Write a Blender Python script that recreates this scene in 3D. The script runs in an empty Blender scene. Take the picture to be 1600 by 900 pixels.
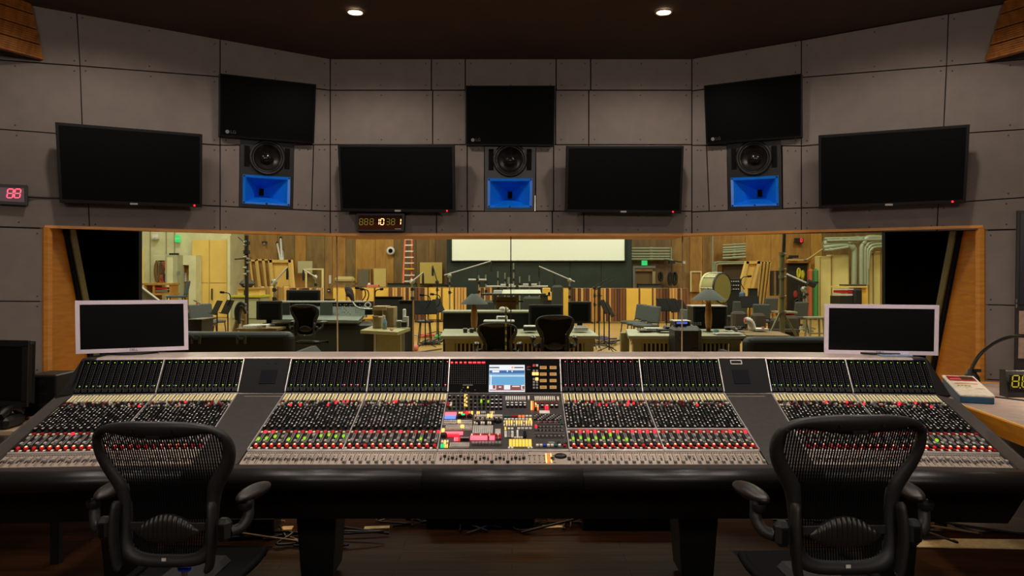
import bpy, math, random
from mathutils import Vector, Matrix
RND = random.Random(11)
SC = bpy.context.scene
COL = SC.collection
F, CX, HY, CH = 1150.0, 800.0, 430.0, 1.63      # focal length, centre column, horizon row (1600x900), eye height

def P(px, py, Y):
    """point seen at pixel (px,py) of the photograph, Y metres in front of the camera"""
    return Vector(((px - CX) / F * Y, Y, CH - (py - HY) / F * Y))

# ------------------------------------------------------------------ materials
def lin(c):
    c = c / 255.0
    return c / 12.92 if c <= 0.04045 else ((c + 0.055) / 1.055) ** 2.4
def rgb(c): return (lin(c[0]), lin(c[1]), lin(c[2]), 1.0)
MATS = {}
def mat(name, col=(128, 128, 128), rough=0.6, metal=0.0, emit=None, es=1.0, var=0.12, scale=40.0, stretch=(1, 1, 1), bump=0.0, spec=0.5):
    if name in MATS: return MATS[name]
    m = bpy.data.materials.new(name); m.use_nodes = True
    nt = m.node_tree; n = nt.nodes; l = nt.links
    b = n['Principled BSDF']
    b.inputs['Roughness'].default_value = rough
    b.inputs['Metallic'].default_value = metal
    b.inputs['Specular IOR Level'].default_value = spec
    tc = n.new('ShaderNodeTexCoord'); mp = n.new('ShaderNodeMapping')
    mp.inputs['Scale'].default_value = stretch
    nz = n.new('ShaderNodeTexNoise'); nz.inputs['Scale'].default_value = scale; nz.inputs['Detail'].default_value = 3
    cr = n.new('ShaderNodeValToRGB')
    c = rgb(col)
    cr.color_ramp.elements[0].position = 0.3; cr.color_ramp.elements[1].position = 0.7
    cr.color_ramp.elements[0].color = tuple(x * (1 - var) for x in c[:3]) + (1,)
    cr.color_ramp.elements[1].color = tuple(min(1, x * (1 + var)) for x in c[:3]) + (1,)
    l.new(tc.outputs['Object'], mp.inputs['Vector']); l.new(mp.outputs['Vector'], nz.inputs['Vector'])
    l.new(nz.outputs['Fac'], cr.inputs['Fac']); l.new(cr.outputs['Color'], b.inputs['Base Color'])
    if bump:
        bp = n.new('ShaderNodeBump'); bp.inputs['Strength'].default_value = bump; bp.inputs['Distance'].default_value = 0.004
        l.new(nz.outputs['Fac'], bp.inputs['Height']); l.new(bp.outputs['Normal'], b.inputs['Normal'])
    if emit:
        b.inputs['Emission Color'].default_value = rgb(emit); b.inputs['Emission Strength'].default_value = es
    MATS[name] = m
    return m
def wood(name, col, dark, rough=0.45, scale=6.0, stretch=(1, 1, 12), planks=None, bump=0.0):
    """wood grain; planks=(width, length) adds board seams on the XY plane"""
    if name in MATS: return MATS[name]
    m = bpy.data.materials.new(name); m.use_nodes = True
    nt = m.node_tree; n = nt.nodes; l = nt.links
    b = n['Principled BSDF']; b.inputs['Roughness'].default_value = rough
    tc = n.new('ShaderNodeTexCoord'); mp = n.new('ShaderNodeMapping'); mp.inputs['Scale'].default_value = stretch
    nz = n.new('ShaderNodeTexNoise'); nz.inputs['Scale'].default_value = scale; nz.inputs['Detail'].default_value = 6; nz.inputs['Distortion'].default_value = 0.6
    cr = n.new('ShaderNodeValToRGB'); cr.color_ramp.elements[0].position = 0.32; cr.color_ramp.elements[1].position = 0.68
    cr.color_ramp.elements[0].color = rgb(dark); cr.color_ramp.elements[1].color = rgb(col)
    l.new(tc.outputs['Object'], mp.inputs['Vector']); l.new(mp.outputs['Vector'], nz.inputs['Vector']); l.new(nz.outputs['Fac'], cr.inputs['Fac'])
    out = cr.outputs['Color']
    if planks:
        br = n.new('ShaderNodeTexBrick'); br.inputs['Scale'].default_value = 1.0
        br.inputs['Brick Width'].default_value = planks[1]; br.inputs['Row Height'].default_value = planks[0]
        br.inputs['Mortar Size'].default_value = 0.004; br.inputs['Color1'].default_value = (1, 1, 1, 1)
        br.inputs['Color2'].default_value = (0.78, 0.78, 0.78, 1); br.inputs['Mortar'].default_value = (0.35, 0.35, 0.35, 1)
        l.new(tc.outputs['Object'], br.inputs['Vector'])
        mx = n.new('ShaderNodeMix'); mx.data_type = 'RGBA'; mx.blend_type = 'MULTIPLY'; mx.inputs[0].default_value = 1.0
        l.new(out, mx.inputs[6]); l.new(br.outputs['Color'], mx.inputs[7]); out = mx.outputs[2]
    l.new(out, b.inputs['Base Color'])
    if bump:
        bp = n.new('ShaderNodeBump'); bp.inputs['Strength'].default_value = bump; bp.inputs['Distance'].default_value = 0.003
        l.new(nz.outputs['Fac'], bp.inputs['Height']); l.new(bp.outputs['Normal'], b.inputs['Normal'])
    MATS[name] = m
    return m
def glass_mat(name, tint, refl):
    m = bpy.data.materials.new(name); m.use_nodes = True
    nt = m.node_tree; n = nt.nodes; l = nt.links
    n.remove(n['Principled BSDF'])
    t = n.new('ShaderNodeBsdfTransparent'); t.inputs['Color'].default_value = tint
    g = n.new('ShaderNodeBsdfGlossy'); g.inputs['Roughness'].default_value = 0.02
    lw = n.new('ShaderNodeLayerWeight'); lw.inputs['Blend'].default_value = refl
    nz = n.new('ShaderNodeTexNoise'); nz.inputs['Scale'].default_value = 2.0
    mu = n.new('ShaderNodeMath'); mu.operation = 'MULTIPLY'
    ad = n.new('ShaderNodeMath'); ad.operation = 'MULTIPLY_ADD'; ad.inputs[1].default_value = 0.2; ad.inputs[2].default_value = 0.9
    l.new(nz.outputs['Fac'], ad.inputs[0]); l.new(ad.outputs[0], mu.inputs[0]); l.new(lw.outputs['Fresnel'], mu.inputs[1])
    mx = n.new('ShaderNodeMixShader')
    l.new(mu.outputs[0], mx.inputs[0]); l.new(t.outputs[0], mx.inputs[1]); l.new(g.outputs[0], mx.inputs[2])
    l.new(mx.outputs[0], n['Material Output'].inputs['Surface'])
    MATS[name] = m
    return m
def glow(name, col, es, base=(30, 30, 30)):
    return mat(name, base, 0.4, emit=col, es=es)

# ------------------------------------------------------------------ mesh builder
class MB:
    def __init__(s): s.v = []; s.f = []; s.mi = []; s.sm = []; s.mats = []
    def mid(s, m):
        if m not in s.mats: s.mats.append(m)
        return s.mats.index(m)
    def add(s, vs, fs, m, smooth=False, M=None, orient=False):
        o = len(s.v); vs = [Vector(v) for v in vs]
        if orient:
            c = sum(vs, Vector()) / len(vs); out = []
            for f in fs:
                p = [vs[i] for i in f]; fc = sum(p, Vector()) / len(p)
                nn = Vector()
                for i in range(len(p)): nn += p[i].cross(p[(i + 1) % len(p)])
                out.append(f if nn.dot(fc - c) >= 0 else tuple(reversed(f)))
            fs = out
        if M is not None: vs = [M @ v for v in vs]
        s.v += vs; k = s.mid(m)
        for f in fs: s.f.append(tuple(i + o for i in f)); s.mi.append(k); s.sm.append(smooth)
        return s
    def box(s, c, size, m, M=None, bev=0.0):
        x, y, z = size[0] / 2, size[1] / 2, size[2] / 2; c = Vector(c)
        if bev <= 0:
            vs = [c + Vector((a * x, b * y, d * z)) for a in (-1, 1) for b in (-1, 1) for d in (-1, 1)]
            fs = [(0, 1, 3, 2), (4, 6, 7, 5), (0, 4, 5, 1), (2, 3, 7, 6), (0, 2, 6, 4), (1, 5, 7, 3)]
            return s.add(vs, fs, m, M=M)
        b = min(bev, x * .98, y * .98, z * .98); vs = []; idx = {}
        for a in (-1, 1):
            for e in (-1, 1):
                for d in (-1, 1):
                    for k in range(3):
                        h = [x - b, y - b, z - b]; h[k] = (x, y, z)[k]
                        idx[(a, e, d, k)] = len(vs); vs.append(c + Vector((a * h[0], e * h[1], d * h[2])))
        fs = []
        for k in range(3):
            o = [i for i in range(3) if i != k]
            for sg in (-1, 1):
                q = []
                for (p, r) in ((-1, -1), (1, -1), (1, 1), (-1, 1)):
                    t = [0, 0, 0]; t[k] = sg; t[o[0]] = p; t[o[1]] = r; q.append(idx[tuple(t) + (k,)])
                fs.append(tuple(q))
        for k in range(3):
            o = [i for i in range(3) if i != k]
            for p in (-1, 1):
                for r in (-1, 1):
                    t0 = [0, 0, 0]; t0[o[0]] = p; t0[o[1]] = r; t1 = list(t0); t0[k] = -1; t1[k] = 1
                    fs.append((idx[tuple(t0) + (o[0],)], idx[tuple(t1) + (o[0],)], idx[tuple(t1) + (o[1],)], idx[tuple(t0) + (o[1],)]))
        for a in (-1, 1):
            for e in (-1, 1):
                for d in (-1, 1): fs.append((idx[(a, e, d, 0)], idx[(a, e, d, 1)], idx[(a, e, d, 2)]))
        return s.add(vs, fs, m, M=M, orient=True)
    def prism(s, poly, vec, m, M=None, smooth=False):
        n = len(poly); poly = [Vector(p) for p in poly]; vec = Vector(vec)
        vs = poly + [p + vec for p in poly]
        fs = [tuple(range(n)), tuple(range(2 * n - 1, n - 1, -1))] + [(i, (i + 1) % n, n + (i + 1) % n, n + i) for i in range(n)]
        nn = Vector()
        for i in range(n): nn += poly[i].cross(poly[(i + 1) % n])
        if nn.dot(vec) > 0: fs = [tuple(reversed(f)) for f in fs]
        return s.add(vs, fs, m, M=M, smooth=smooth)
    def tube(s, path, r, m, seg=8, M=None, cap=True, flat=1.0):
        path = [Vector(p) for p in path]; n = len(path)
        rs = r if isinstance(r, (list, tuple)) else [r] * n
        t0 = (path[1] - path[0]).normalized()
        ref = Vector((0, 0, 1)) if abs(t0.z) < .9 else Vector((1, 0, 0))
        u = t0.cross(ref).normalized(); vs = []
        for i in range(n):
            t = (path[min(i + 1, n - 1)] - path[max(i - 1, 0)]).normalized()
            u = (u - t * u.dot(t)).normalized(); w = t.cross(u)
            for k in range(seg):
                a = 2 * math.pi * k / seg
                vs.append(path[i] + (u * math.cos(a) + w * math.sin(a) * flat) * rs[i])
        fs = []
        for i in range(n - 1):
            for k in range(seg):
                k2 = (k + 1) % seg
                fs.append((i * seg + k, i * seg + k2, (i + 1) * seg + k2, (i + 1) * seg + k))
        s.add(vs, fs, m, smooth=True, M=M)
        if cap:
            s.add(vs[:seg], [tuple(range(seg - 1, -1, -1))], m, M=M); s.add(vs[-seg:], [tuple(range(seg))], m, M=M)
        return s
    def lathe(s, prof, m, seg=16, M=None, smooth=True, caps=False):
        vs = []; fs = []; n = len(prof)
        for (r, z) in prof:
            for k in range(seg):
                a = 2 * math.pi * k / seg; vs.append((r * math.cos(a), r * math.sin(a), z))
        for i in range(n - 1):
            for k in range(seg):
                k2 = (k + 1) % seg; fs.append((i * seg + k, i * seg + k2, (i + 1) * seg + k2, (i + 1) * seg + k))
        if caps and prof[0][0] > 1e-4: fs.append(tuple(range(seg - 1, -1, -1)))
        if caps and prof[-1][0] > 1e-4: fs.append(tuple(range((n - 1) * seg, n * seg)))
        return s.add(vs, fs, m, smooth=smooth, M=M)
    def ball(s, c, r, m, seg=12, rings=8, M=None):
        r = r if isinstance(r, (tuple, list)) else (r, r, r); vs = []; fs = []
        for i in range(rings + 1):
            t = math.pi * i / rings
            for k in range(seg):
                a = 2 * math.pi * k / seg
                vs.append((c[0] + r[0] * math.sin(t) * math.cos(a), c[1] + r[1] * math.sin(t) * math.sin(a), c[2] - r[2] * math.cos(t)))
        for i in range(rings):
            for k in range(seg):
                k2 = (k + 1) % seg; fs.append((i * seg + k, i * seg + k2, (i + 1) * seg + k2, (i + 1) * seg + k))
        return s.add(vs, fs, m, smooth=True, M=M)
    def grid(s, rows, m, smooth=True, M=None):
        nr = len(rows); nc = len(rows[0]); vs = [p for r in rows for p in r]
        fs = [(i * nc + j, i * nc + j + 1, (i + 1) * nc + j + 1, (i + 1) * nc + j) for i in range(nr - 1) for j in range(nc - 1)]
        return s.add(vs, fs, m, smooth=smooth, M=M)
    def mesh(s, name, inv=None):
        me = bpy.data.meshes.new(name)
        me.from_pydata([tuple(inv @ v) if inv else tuple(v) for v in s.v], [], s.f)
        for m in s.mats: me.materials.append(m)
        me.polygons.foreach_set('material_index', s.mi); me.polygons.foreach_set('use_smooth', s.sm)
        me.update()
        return me
    def build(s, name, parent=None, world=False, bevel=0, subsurf=0, M=None, kind=None, label=None):
        """link as ONE object; world=True means the vertices are world coordinates"""
        inv = None
        if world and parent is not None: inv = wmat(parent).inverted()
        o = bpy.data.objects.new(name, s.mesh(name, inv)); COL.objects.link(o)
        if parent is not None: o.parent = parent
        if M is not None: o.matrix_basis = M
        if bevel:
            b = o.modifiers.new('bevel', 'BEVEL'); b.width = bevel; b.segments = 2; b.limit_method = 'ANGLE'
        if subsurf:
            b = o.modifiers.new('sub', 'SUBSURF'); b.levels = subsurf; b.render_levels = subsurf
        if kind: o['kind'] = kind
        if label: o['label'] = label
        return o
def wmat(o):
    m = o.matrix_basis.copy() if o.parent is None else wmat(o.parent) @ o.matrix_basis
    return m
def thing(name, label, cat, loc=(0, 0, 0), rz=0.0, group=None):
    o = bpy.data.objects.new(name, None); COL.objects.link(o)
    o.empty_display_size = 0.05
    o.matrix_basis = Matrix.Translation(Vector(loc)) @ Matrix.Rotation(rz, 4, 'Z')
    return tag(o, label, cat, group)
def tag(o, label, cat, group=None):
    o['label'] = label; o['category'] = cat
    if group: o['group'] = group
    return o
def structure(o): o['kind'] = 'structure'; return o
def kids(o): return [c for c in bpy.data.objects if c.parent == o]
def dup(root, loc, rz, label, group=None, z_of=None):
    """copy of a thing with copies of its parts and sub-parts"""
    r = root.copy(); COL.objects.link(r)
    r.matrix_basis = Matrix.Translation(Vector(loc)) @ Matrix.Rotation(rz, 4, 'Z')
    r['label'] = label
    if group: r['group'] = group
    for ch in KIDS(root):
        c = ch.copy(); COL.objects.link(c); c.parent = r
        for g in KIDS(ch):
            d = g.copy(); COL.objects.link(d); d.parent = c
    return r
def KIDS(o): return [c for c in COL.objects if c.parent == o]
def text(body, name, parent, size, M, m, depth=0.0005, align='CENTER'):
    cu = bpy.data.curves.new(name, 'FONT'); cu.body = body; cu.size = size; cu.extrude = depth
    cu.align_x = align; cu.align_y = 'CENTER'; cu.materials.append(m)
    tmp = bpy.data.objects.new(name + '_curve', cu); me = bpy.data.meshes.new_from_object(tmp); bpy.data.objects.remove(tmp)
    me.materials.clear(); me.materials.append(m)
    o = bpy.data.objects.new(name, me); COL.objects.link(o); o.parent = parent
    o.matrix_basis = wmat(parent).inverted() @ M
    return o
def frame_of(a, b, c):
    """matrix with origin a, x towards b, y roughly towards c, z = x cross y"""
    x = (b - a).normalized(); y = (c - a); y = (y - x * y.dot(x)).normalized(); z = x.cross(y)
    M = Matrix.Identity(4)
    for i in range(3): M[i][0] = x[i]; M[i][1] = y[i]; M[i][2] = z[i]; M[i][3] = a[i]
    return M
def cr_spline(pts, n, closed=False):
    out = []; N = len(pts); pts = [Vector(p) for p in pts]
    segs = N if closed else N - 1
    for i in range(segs):
        if closed: p0, p1, p2, p3 = pts[(i - 1) % N], pts[i], pts[(i + 1) % N], pts[(i + 2) % N]
        else: p0, p1, p2, p3 = pts[max(i - 1, 0)], pts[i], pts[i + 1], pts[min(i + 2, N - 1)]
        for k in range(n):
            t = k / n
            out.append(0.5 * ((2 * p1) + (p2 - p0) * t + (2 * p0 - 5 * p1 + 4 * p2 - p3) * t * t + (3 * p1 - p0 - 3 * p2 + p3) * t ** 3))
    if not closed: out.append(pts[-1])
    return out

# seven-segment digits: unit cell 1 wide, 1.8 high
SEG = {'a': ((.12, 1.72), (.88, 1.72)), 'b': ((.94, 1.66), (.94, .96)), 'c': ((.94, .84), (.94, .14)), 'd': ((.12, .08), (.88, .08)),
       'e': ((.06, .84), (.06, .14)), 'f': ((.06, 1.66), (.06, .96)), 'g': ((.14, .90), (.86, .90))}
DIG = {'8': 'abcdefg', '0': 'abcdef', '1': 'bc', '3': 'abcdg'}
def digit(mb, ch, M, w, m, th=0.16, slant=0.12):
    for k in DIG[ch]:
        (x0, y0), (x1, y1) = SEG[k]
        a = Vector((x0, y0, 0)); b = Vector((x1, y1, 0)); d = (b - a).normalized(); nrm = Vector((-d.y, d.x, 0)) * th / 2
        t = d * th / 2
        poly = [a, a + t + nrm, b - t + nrm, b, b - t - nrm, a + t - nrm]
        poly = [Vector((p.x * w + p.y * w * slant, p.y * w, 0.0)) for p in poly]
        mb.prism(poly, (0, 0, .0015), m, M=M)

# ------------------------------------------------------------------ palette
M_WALL = mat('grey_fabric_panel', (132, 122, 116), 0.95, var=.06, scale=9, bump=.05, spec=.1)
M_GAP = mat('joint_black', (14, 13, 12), 0.9)
M_SCREW = mat('screw_dark', (60, 57, 54), 0.5, .3)
M_CEIL = mat('dark_brown_ceiling', (88, 77, 67), 0.95, var=.06, scale=4, spec=.1)
M_ORANGE = wood('oiled_birch', (206, 136, 34), (184, 114, 22), .45, 5, (1, 1, 8))
M_TRIM = wood('birch_edge', (228, 158, 72), (205, 132, 50), .4, 5, (1, 1, 8))
M_BLACK = mat('matt_black', (14, 14, 14), 0.9, spec=.15)
M_BLK = mat('black_plastic', (20, 20, 21), 0.45, var=.1, scale=60)
M_BLK2 = mat('black_semi', (30, 30, 31), 0.35, var=.1, scale=60)
M_LEATHER = mat('black_leather', (26, 25, 26), 0.38, var=.15, scale=120, bump=.12)
M_SCREEN = mat('dark_screen', (9, 9, 10), 0.3, var=.05, spec=.25)
M_SCREEN2 = mat('dull_black_screen', (5, 5, 5), 0.5, var=.05, spec=.04)
M_BEZEL = mat('bezel_black', (24, 24, 25), 0.35)
M_WHITE = mat('white_plastic', (225, 222, 215), 0.5)
M_SILVER = mat('silver_plastic', (196, 190, 196), 0.4, .15)
M_CHROME = mat('chrome', (200, 200, 205), 0.2, 1.0)
M_STEEL = mat('brushed_steel', (170, 172, 170), 0.35, .9, stretch=(1, 1, 20))
M_GREYST = mat('grey_painted_steel', (120, 124, 116), 0.5, .2)
M_BLUE = mat('blue_horn', (14, 126, 250), 0.28, var=.05)
M_CONE = mat('cone_black', (22, 20, 19), 0.35)
M_BODY = mat('console_charcoal', (74, 69, 66), 0.5, .1, var=.12, scale=14)
M_BEIGE = mat('warm_grey_metal', (178, 163, 150), 0.42, .25, var=.08, scale=25)
M_RAIL = mat('rail_aluminium', (205, 200, 198), 0.35, .5)
M_STRIP = mat('strip_dark', (24, 22, 21), 0.6, spec=.2)
M_GREY = mat('mid_grey', (130, 127, 124), 0.5)
M_LGREY = mat('light_grey', (188, 184, 178), 0.5)
M_RED = mat('red_cap', (170, 18, 22), 0.4)
M_TEAL = mat('teal_cap', (30, 95, 80), 0.4)
M_CREAM = mat('cream_tab', (236, 226, 196), 0.5)
M_OLIVE = mat('olive_tab', (190, 180, 80), 0.5)
L_RED = glow('lit_red', (255, 30, 45), 2.4)
L_REDD = glow('lit_red_dim', (255, 24, 30), .55)
L_PINK = glow('lit_pink', (255, 90, 105), 2.4)
L_ORG = glow('lit_orange', (255, 112, 56), 1.5)
L_AMB = glow('lit_amber', (255, 196, 104), 1.7)
L_YEL = glow('lit_yellow', (255, 215, 90), 1.1)
L_GRN = glow('lit_green', (170, 235, 40), .9)
L_EMER = glow('lit_emerald', (40, 230, 140), 1.1)
L_BLU = glow('lit_blue', (120, 150, 255), 1.2)
L_WHT = glow('lit_white', (255, 250, 240), 1.3)
# ------------------------------------------------------------------ control-room shell
S30, C30 = math.sin(math.radians(30)), math.cos(math.radians(30))
CORN_L = Vector((-1.4817, 6.0, 0)); CORN_R = Vector((1.466, 6.0, 0))
NRM = {'L': Vector((S30, -C30, 0)), 'C': Vector((0, -1, 0)), 'R': Vector((-S30, -C30, 0))}
ORG = {'L': CORN_L, 'C': CORN_L, 'R': CORN_R}
def wp(px, py, off=0.0, fac=None):
    """point of the front wall (three facets) seen at a pixel, off metres proud of it"""
    if fac is None: fac = 'L' if px < 516 else ('R' if px > 1081 else 'C')
    n = NRM[fac]; A = ORG[fac] + n * off; u = (px - CX) / F
    Y = n.dot(A) / (n.x * u + n.y)
    return P(px, py, Y)
def ln(pts):
    def f(x):
        if x <= pts[0][0]: a, b = pts[0], pts[1]
        elif x >= pts[-1][0]: a, b = pts[-2], pts[-1]
        else:
            for i in range(len(pts) - 1):
                if pts[i][0] <= x <= pts[i + 1][0]: a, b = pts[i], pts[i + 1]; break
        return a[1] + (b[1] - a[1]) * (x - a[0]) / (b[0] - a[0])
    return f
def ceil_z(Y): return 3.39 + 0.062 * (6 - Y)
def panel(mb, q, fac, screws=True, inset=.9, drop_floor=False):
    """q: four pixel corners tl,tr,br,bl"""
    c = Vector((sum(p[0] for p in q) / 4, sum(p[1] for p in q) / 4))
    qi = [(p[0] + (inset if p[0] < c.x else -inset), p[1] + (inset if p[1] < c.y else -inset)) for p in q]
    qo = [(p[0] + (-.4 if p[0] < c.x else .4), p[1] + (-.4 if p[1] < c.y else .4)) for p in q]
    n = NRM[fac]
    mb.prism([wp(x, y, 0, fac) for x, y in qi], -n * .016, M_WALL)
    mb.prism([wp(x, y, -.016, fac) for x, y in qo], -n * .02, M_GAP)
    if screws:
        for k, (x, y) in enumerate(qi):
            sx = 8 if x < c.x else -8; sy = 7 if y < c.y else -7
            p = wp(x + sx, y + sy, .0, fac)
            mb.tube([p - n * .002, p + n * .003], .006, M_SCREW, 6)
        for yy in ((qi[0][1] + qi[1][1]) / 2 + 7, (qi[2][1] + qi[3][1]) / 2 - 7):
            if abs(qi[0][0] - qi[1][0]) > 80:
                p = wp(c.x, yy, 0, fac); mb.tube([p - n * .002, p + n * .003], .006, M_SCREW, 6)
FLOORPY = 790
# centre facet
mb = MB()
R0, R1, R2, R3, R4 = 91.5, 141, 226, 330, 367
for (xa, xb) in ((516, 674), (674, 727), (727, 869), (869, 923), (923, 1081)): panel(mb, [(xa, R0), (xb, R0), (xb, R1), (xa, R1)], 'C')
for (xa, xb) in ((516, 676), (676, 728), (728, 868), (868, 920), (920, 1081)): panel(mb, [(xa, R1), (xb, R1), (xb, R2), (xa, R2)], 'C')
for (xa, xb) in ((516, 683), (683, 730), (730, 757), (837, 865), (865, 920), (920, 1081)): panel(mb, [(xa, R2), (xb, R2), (xb, R3), (xa, R3)], 'C')
for (xa, xb) in ((516, 682), (682, 731), (731, 863), (863, 912), (912, 1081)): panel(mb, [(xa, R3), (xb, R3), (xb, R4), (xa, R4)], 'C')
SILL_PY = 582
for (xa, xb) in ((516, 800), (800, 1081)): panel(mb, [(xa, SILL_PY), (xb, SILL_PY), (xb, 742), (xa, 742)], 'C')
structure(mb.build('wall_front'))
# left wing
L0 = ln([(-80, -17), (120, 20), (344, 61), (516, 91.5)]); L1 = ln([(-80, 88), (0, 95), (124, 103), (344, 120), (516, 141)])
L2 = ln([(-80, 196), (0, 202), (88, 208), (316, 227), (516, 226)]); L3 = ln([(-80, 300), (0, 306), (94, 310), (316, 321), (516, 330)])
L4 = ln([(-80, 352), (0, 355), (68, 357), (516, 367)]); L5 = ln([(-80, 470), (68, 471)]); L6 = ln([(-80, 592), (68, 586)])
LB = ln([(-80, 824), (516, 742)]); LS = ln([(68, 604), (516, 582)])
def cell(mb, lt, lb, xa, xb, fac, x2=None):
    xc, xd = x2 if x2 else (xa, xb)
    panel(mb, [(xa, lt(xa)), (xb, lt(xb)), (xd, lb(xd)), (xc, lb(xc))], fac)
mb = MB()
for a, b, (x0, x1) in ((L0, L1, (120, 125)), (L1, L2, (125, 129)), (L2, L3, (129, 135)), (L3, L4, (138, 140))):
    cell(mb, a, b, -80, x0, 'L', (-80, x1)); cell(mb, a, b, x0, 344, 'L', (x1, 344))
for a, b in ((L0, L1), (L1, L2), (L3, L4)): cell(mb, a, b, 344, 516, 'L')
for xa, xb, xc, xd in ((344, 375, 344, 374), (459, 490, 457, 487), (490, 516, 487, 516)): cell(mb, L2, L3, xa, xb, 'L', (xc, xd))
cell(mb, L4, L5, -80, 67, 'L'); cell(mb, L5, L6, -80, 67, 'L'); cell(mb, L6, LB, -80, 67, 'L')
cell(mb, LS, LB, 67, 516, 'L')
structure(mb.build('wall_left'))
# right wing
Q0 = ln([(1081, 91.5), (1252, 63), (1480, 22), (1680, -14)]); Q1 = ln([(1081, 142), (1252, 121), (1480, 103), (1680, 86)])
Q2 = ln([(1081, 227), (1252, 228), (1514, 207), (1680, 197)]); Q3 = ln([(1081, 331), (1252, 325), (1466, 318), (1600, 308), (1680, 303)])
Q4 = ln([(1081, 367), (1538, 360), (1680, 356)]); Q5 = ln([(1538, 476), (1680, 480)]); Q6 = ln([(1538, 593), (1680, 598)])
QB = ln([(1081, 742), (1680, 824)]); QS = ln([(1081, 582), (1538, 604)])
mb = MB()
for a, b, (x0, x1) in ((Q0, Q1, (1482, 1479)), (Q1, Q2, (1479, 1474)), (Q2, Q3, (1474, 1469)), (Q3, Q4, (1466, 1464))):
    cell(mb, a, b, x0, 1680, 'R', (x1, 1680)); cell(mb, a, b, 1252, x0, 'R', (1252, x1))
for a, b in ((Q0, Q1), (Q1, Q2), (Q3, Q4)): cell(mb, a, b, 1081, 1252, 'R')
for xa, xb, xc, xd in ((1081, 1104, 1081, 1108), (1104, 1136, 1108, 1138), (1222, 1252, 1223, 1252)): cell(mb, Q2, Q3, xa, xb, 'R', (xc, xd))
cell(mb, Q4, Q5, 1539, 1680, 'R'); cell(mb, Q5, Q6, 1539, 1680, 'R'); cell(mb, Q6, QB, 1539, 1680, 'R'); cell(mb, QS, QB, 1081, 1539, 'R')
structure(mb.build('wall_right'))
# side and rear walls, floor, ceiling
WL = wp(-80, 430).xy; WR = wp(1680, 430).xy
M_SIDE = mat('brown_side_wall', (84, 70, 60), .9, var=.08, scale=5)
for nm, x, y, sg in (('wall_side_left', WL.x, WL.y, -1), ('wall_side_right', WR.x, WR.y, 1)):
    b = MB(); b.box((x + sg * .06, (y - 2.6) / 2, 1.85), (.12, y + 2.6, 3.7), M_SIDE); structure(b.build(nm))
b = MB(); b.box((0, -2.66, 1.95), (7.6, .12, 3.9), M_SIDE); structure(b.build('wall_rear'))
M_FLOOR = wood('dark_oak_floor', (70, 40, 18), (48, 26, 10), .6, 3, (1, 10, 1), planks=(.11, 1.3)); M_FLOOR.node_tree.nodes['Principled BSDF'].inputs['Specular IOR Level'].default_value = .08
b = MB(); b.prism([(-4.4, -2.7, 0), (4.4, -2.7, 0), (4.4, 6.8, 0), (-4.4, 6.8, 0)], (0, 0, -.1), M_FLOOR); structure(b.build('floor_control_room'))
b = MB(); b.prism([(-4.2, -2.7, ceil_z(-2.7)), (4.2, -2.7, ceil_z(-2.7)), (4.2, 6.3, ceil_z(6.3)), (-4.2, 6.3, ceil_z(6.3))], (0, 0, .1), M_CEIL)
structure(b.build('ceiling'))
# slatted wooden soffits in the upper corners
M_SLAT = wood('slat_wood', (176, 112, 48), (128, 76, 30), .5, 8, (10, 1, 1)); M_SLATD = mat('slat_gap', (16, 11, 8), .9)
def soffit(pa, pt, sgn, nm, label):
    fac = 'L' if sgn < 0 else 'R'
    A = wp(pa[0], pa[1], .01, fac); T = wp(pt[0], pt[1], .01, fac); d = Vector((sgn * .1, -.225, 0)).normalized() * 1.0
    out = Vector((sgn * .35, .15, 0))
    r = thing(nm, label, 'soffit', A)
    m = MB(); m.prism([A, A + d, A + d + Vector((sgn * .3, 0, 0)), A + Vector((sgn * .03, 0, 0))], T - A, M_SLATD); m.build('carcass', r, world=True)
    k = 4
    nn = d.cross(T - A).normalized()
    if nn.x * sgn > 0: nn = -nn
    for i in range(k):
        a0 = A + (T - A) * ((i + .02) / k); a1 = A + (T - A) * ((i + .93) / k)
        m = MB(); m.prism([a0, a0 + d, a1 + d, a1], nn * .03, M_SLAT)
        for g in range(1, 6):
            c0 = a0 + (a1 - a0) * (g / 6); m.prism([c0 + nn * .031, c0 + d + nn * .031, c0 + d + nn * .031 + (a1 - a0) * .03, c0 + nn * .031 + (a1 - a0) * .03], nn * .004, M_SLAT)
        m.build('slat', r, world=True)
soffit((1543, 97), (1575, 0), 1, 'slatted_wood_soffit', 'slatted brown wood soffit in the upper right corner of the room')
soffit((64, 95), (42, 0), -1, 'slatted_wood_soffit', 'slatted brown wood soffit in the upper left corner of the room')

# ------------------------------------------------------------------ observation window
ZT, ZS = 1.957, 0.83
XJL = wp(70, 430).x; YJL = wp(70, 430).y; XJR = wp(1536, 430).x; YJR = wp(1536, 430).y
win = bpy.data.objects.new('window_1', None); COL.objects.link(win); win['kind'] = 'structure'
b = MB()      # head, sill
b.prism([(XJL, YJL + .05, ZT), (-1.4817, 6.045, ZT), (1.466, 6.045, ZT), (XJR, YJR + .05, ZT), (XJR, 5.25, ZT), (1.47, 6.23, ZT), (1.47, 6.72, ZT), (-1.47, 6.72, ZT), (-1.47, 6.23, ZT), (XJL, 5.25, ZT)], (0, 0, .05), M_ORANGE)
b.build('window_head', win)
b = MB(); b.prism([(XJL, YJL + .05, ZS), (-1.4817, 6.045, ZS), (1.466, 6.045, ZS), (XJR, YJR + .05, ZS), (XJR, 6.74, ZS), (XJL, 6.74, ZS)], (0, 0, -.05), M_ORANGE); b.build('window_sill', win)
YT, YB = 5.23, 5.60
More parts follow.
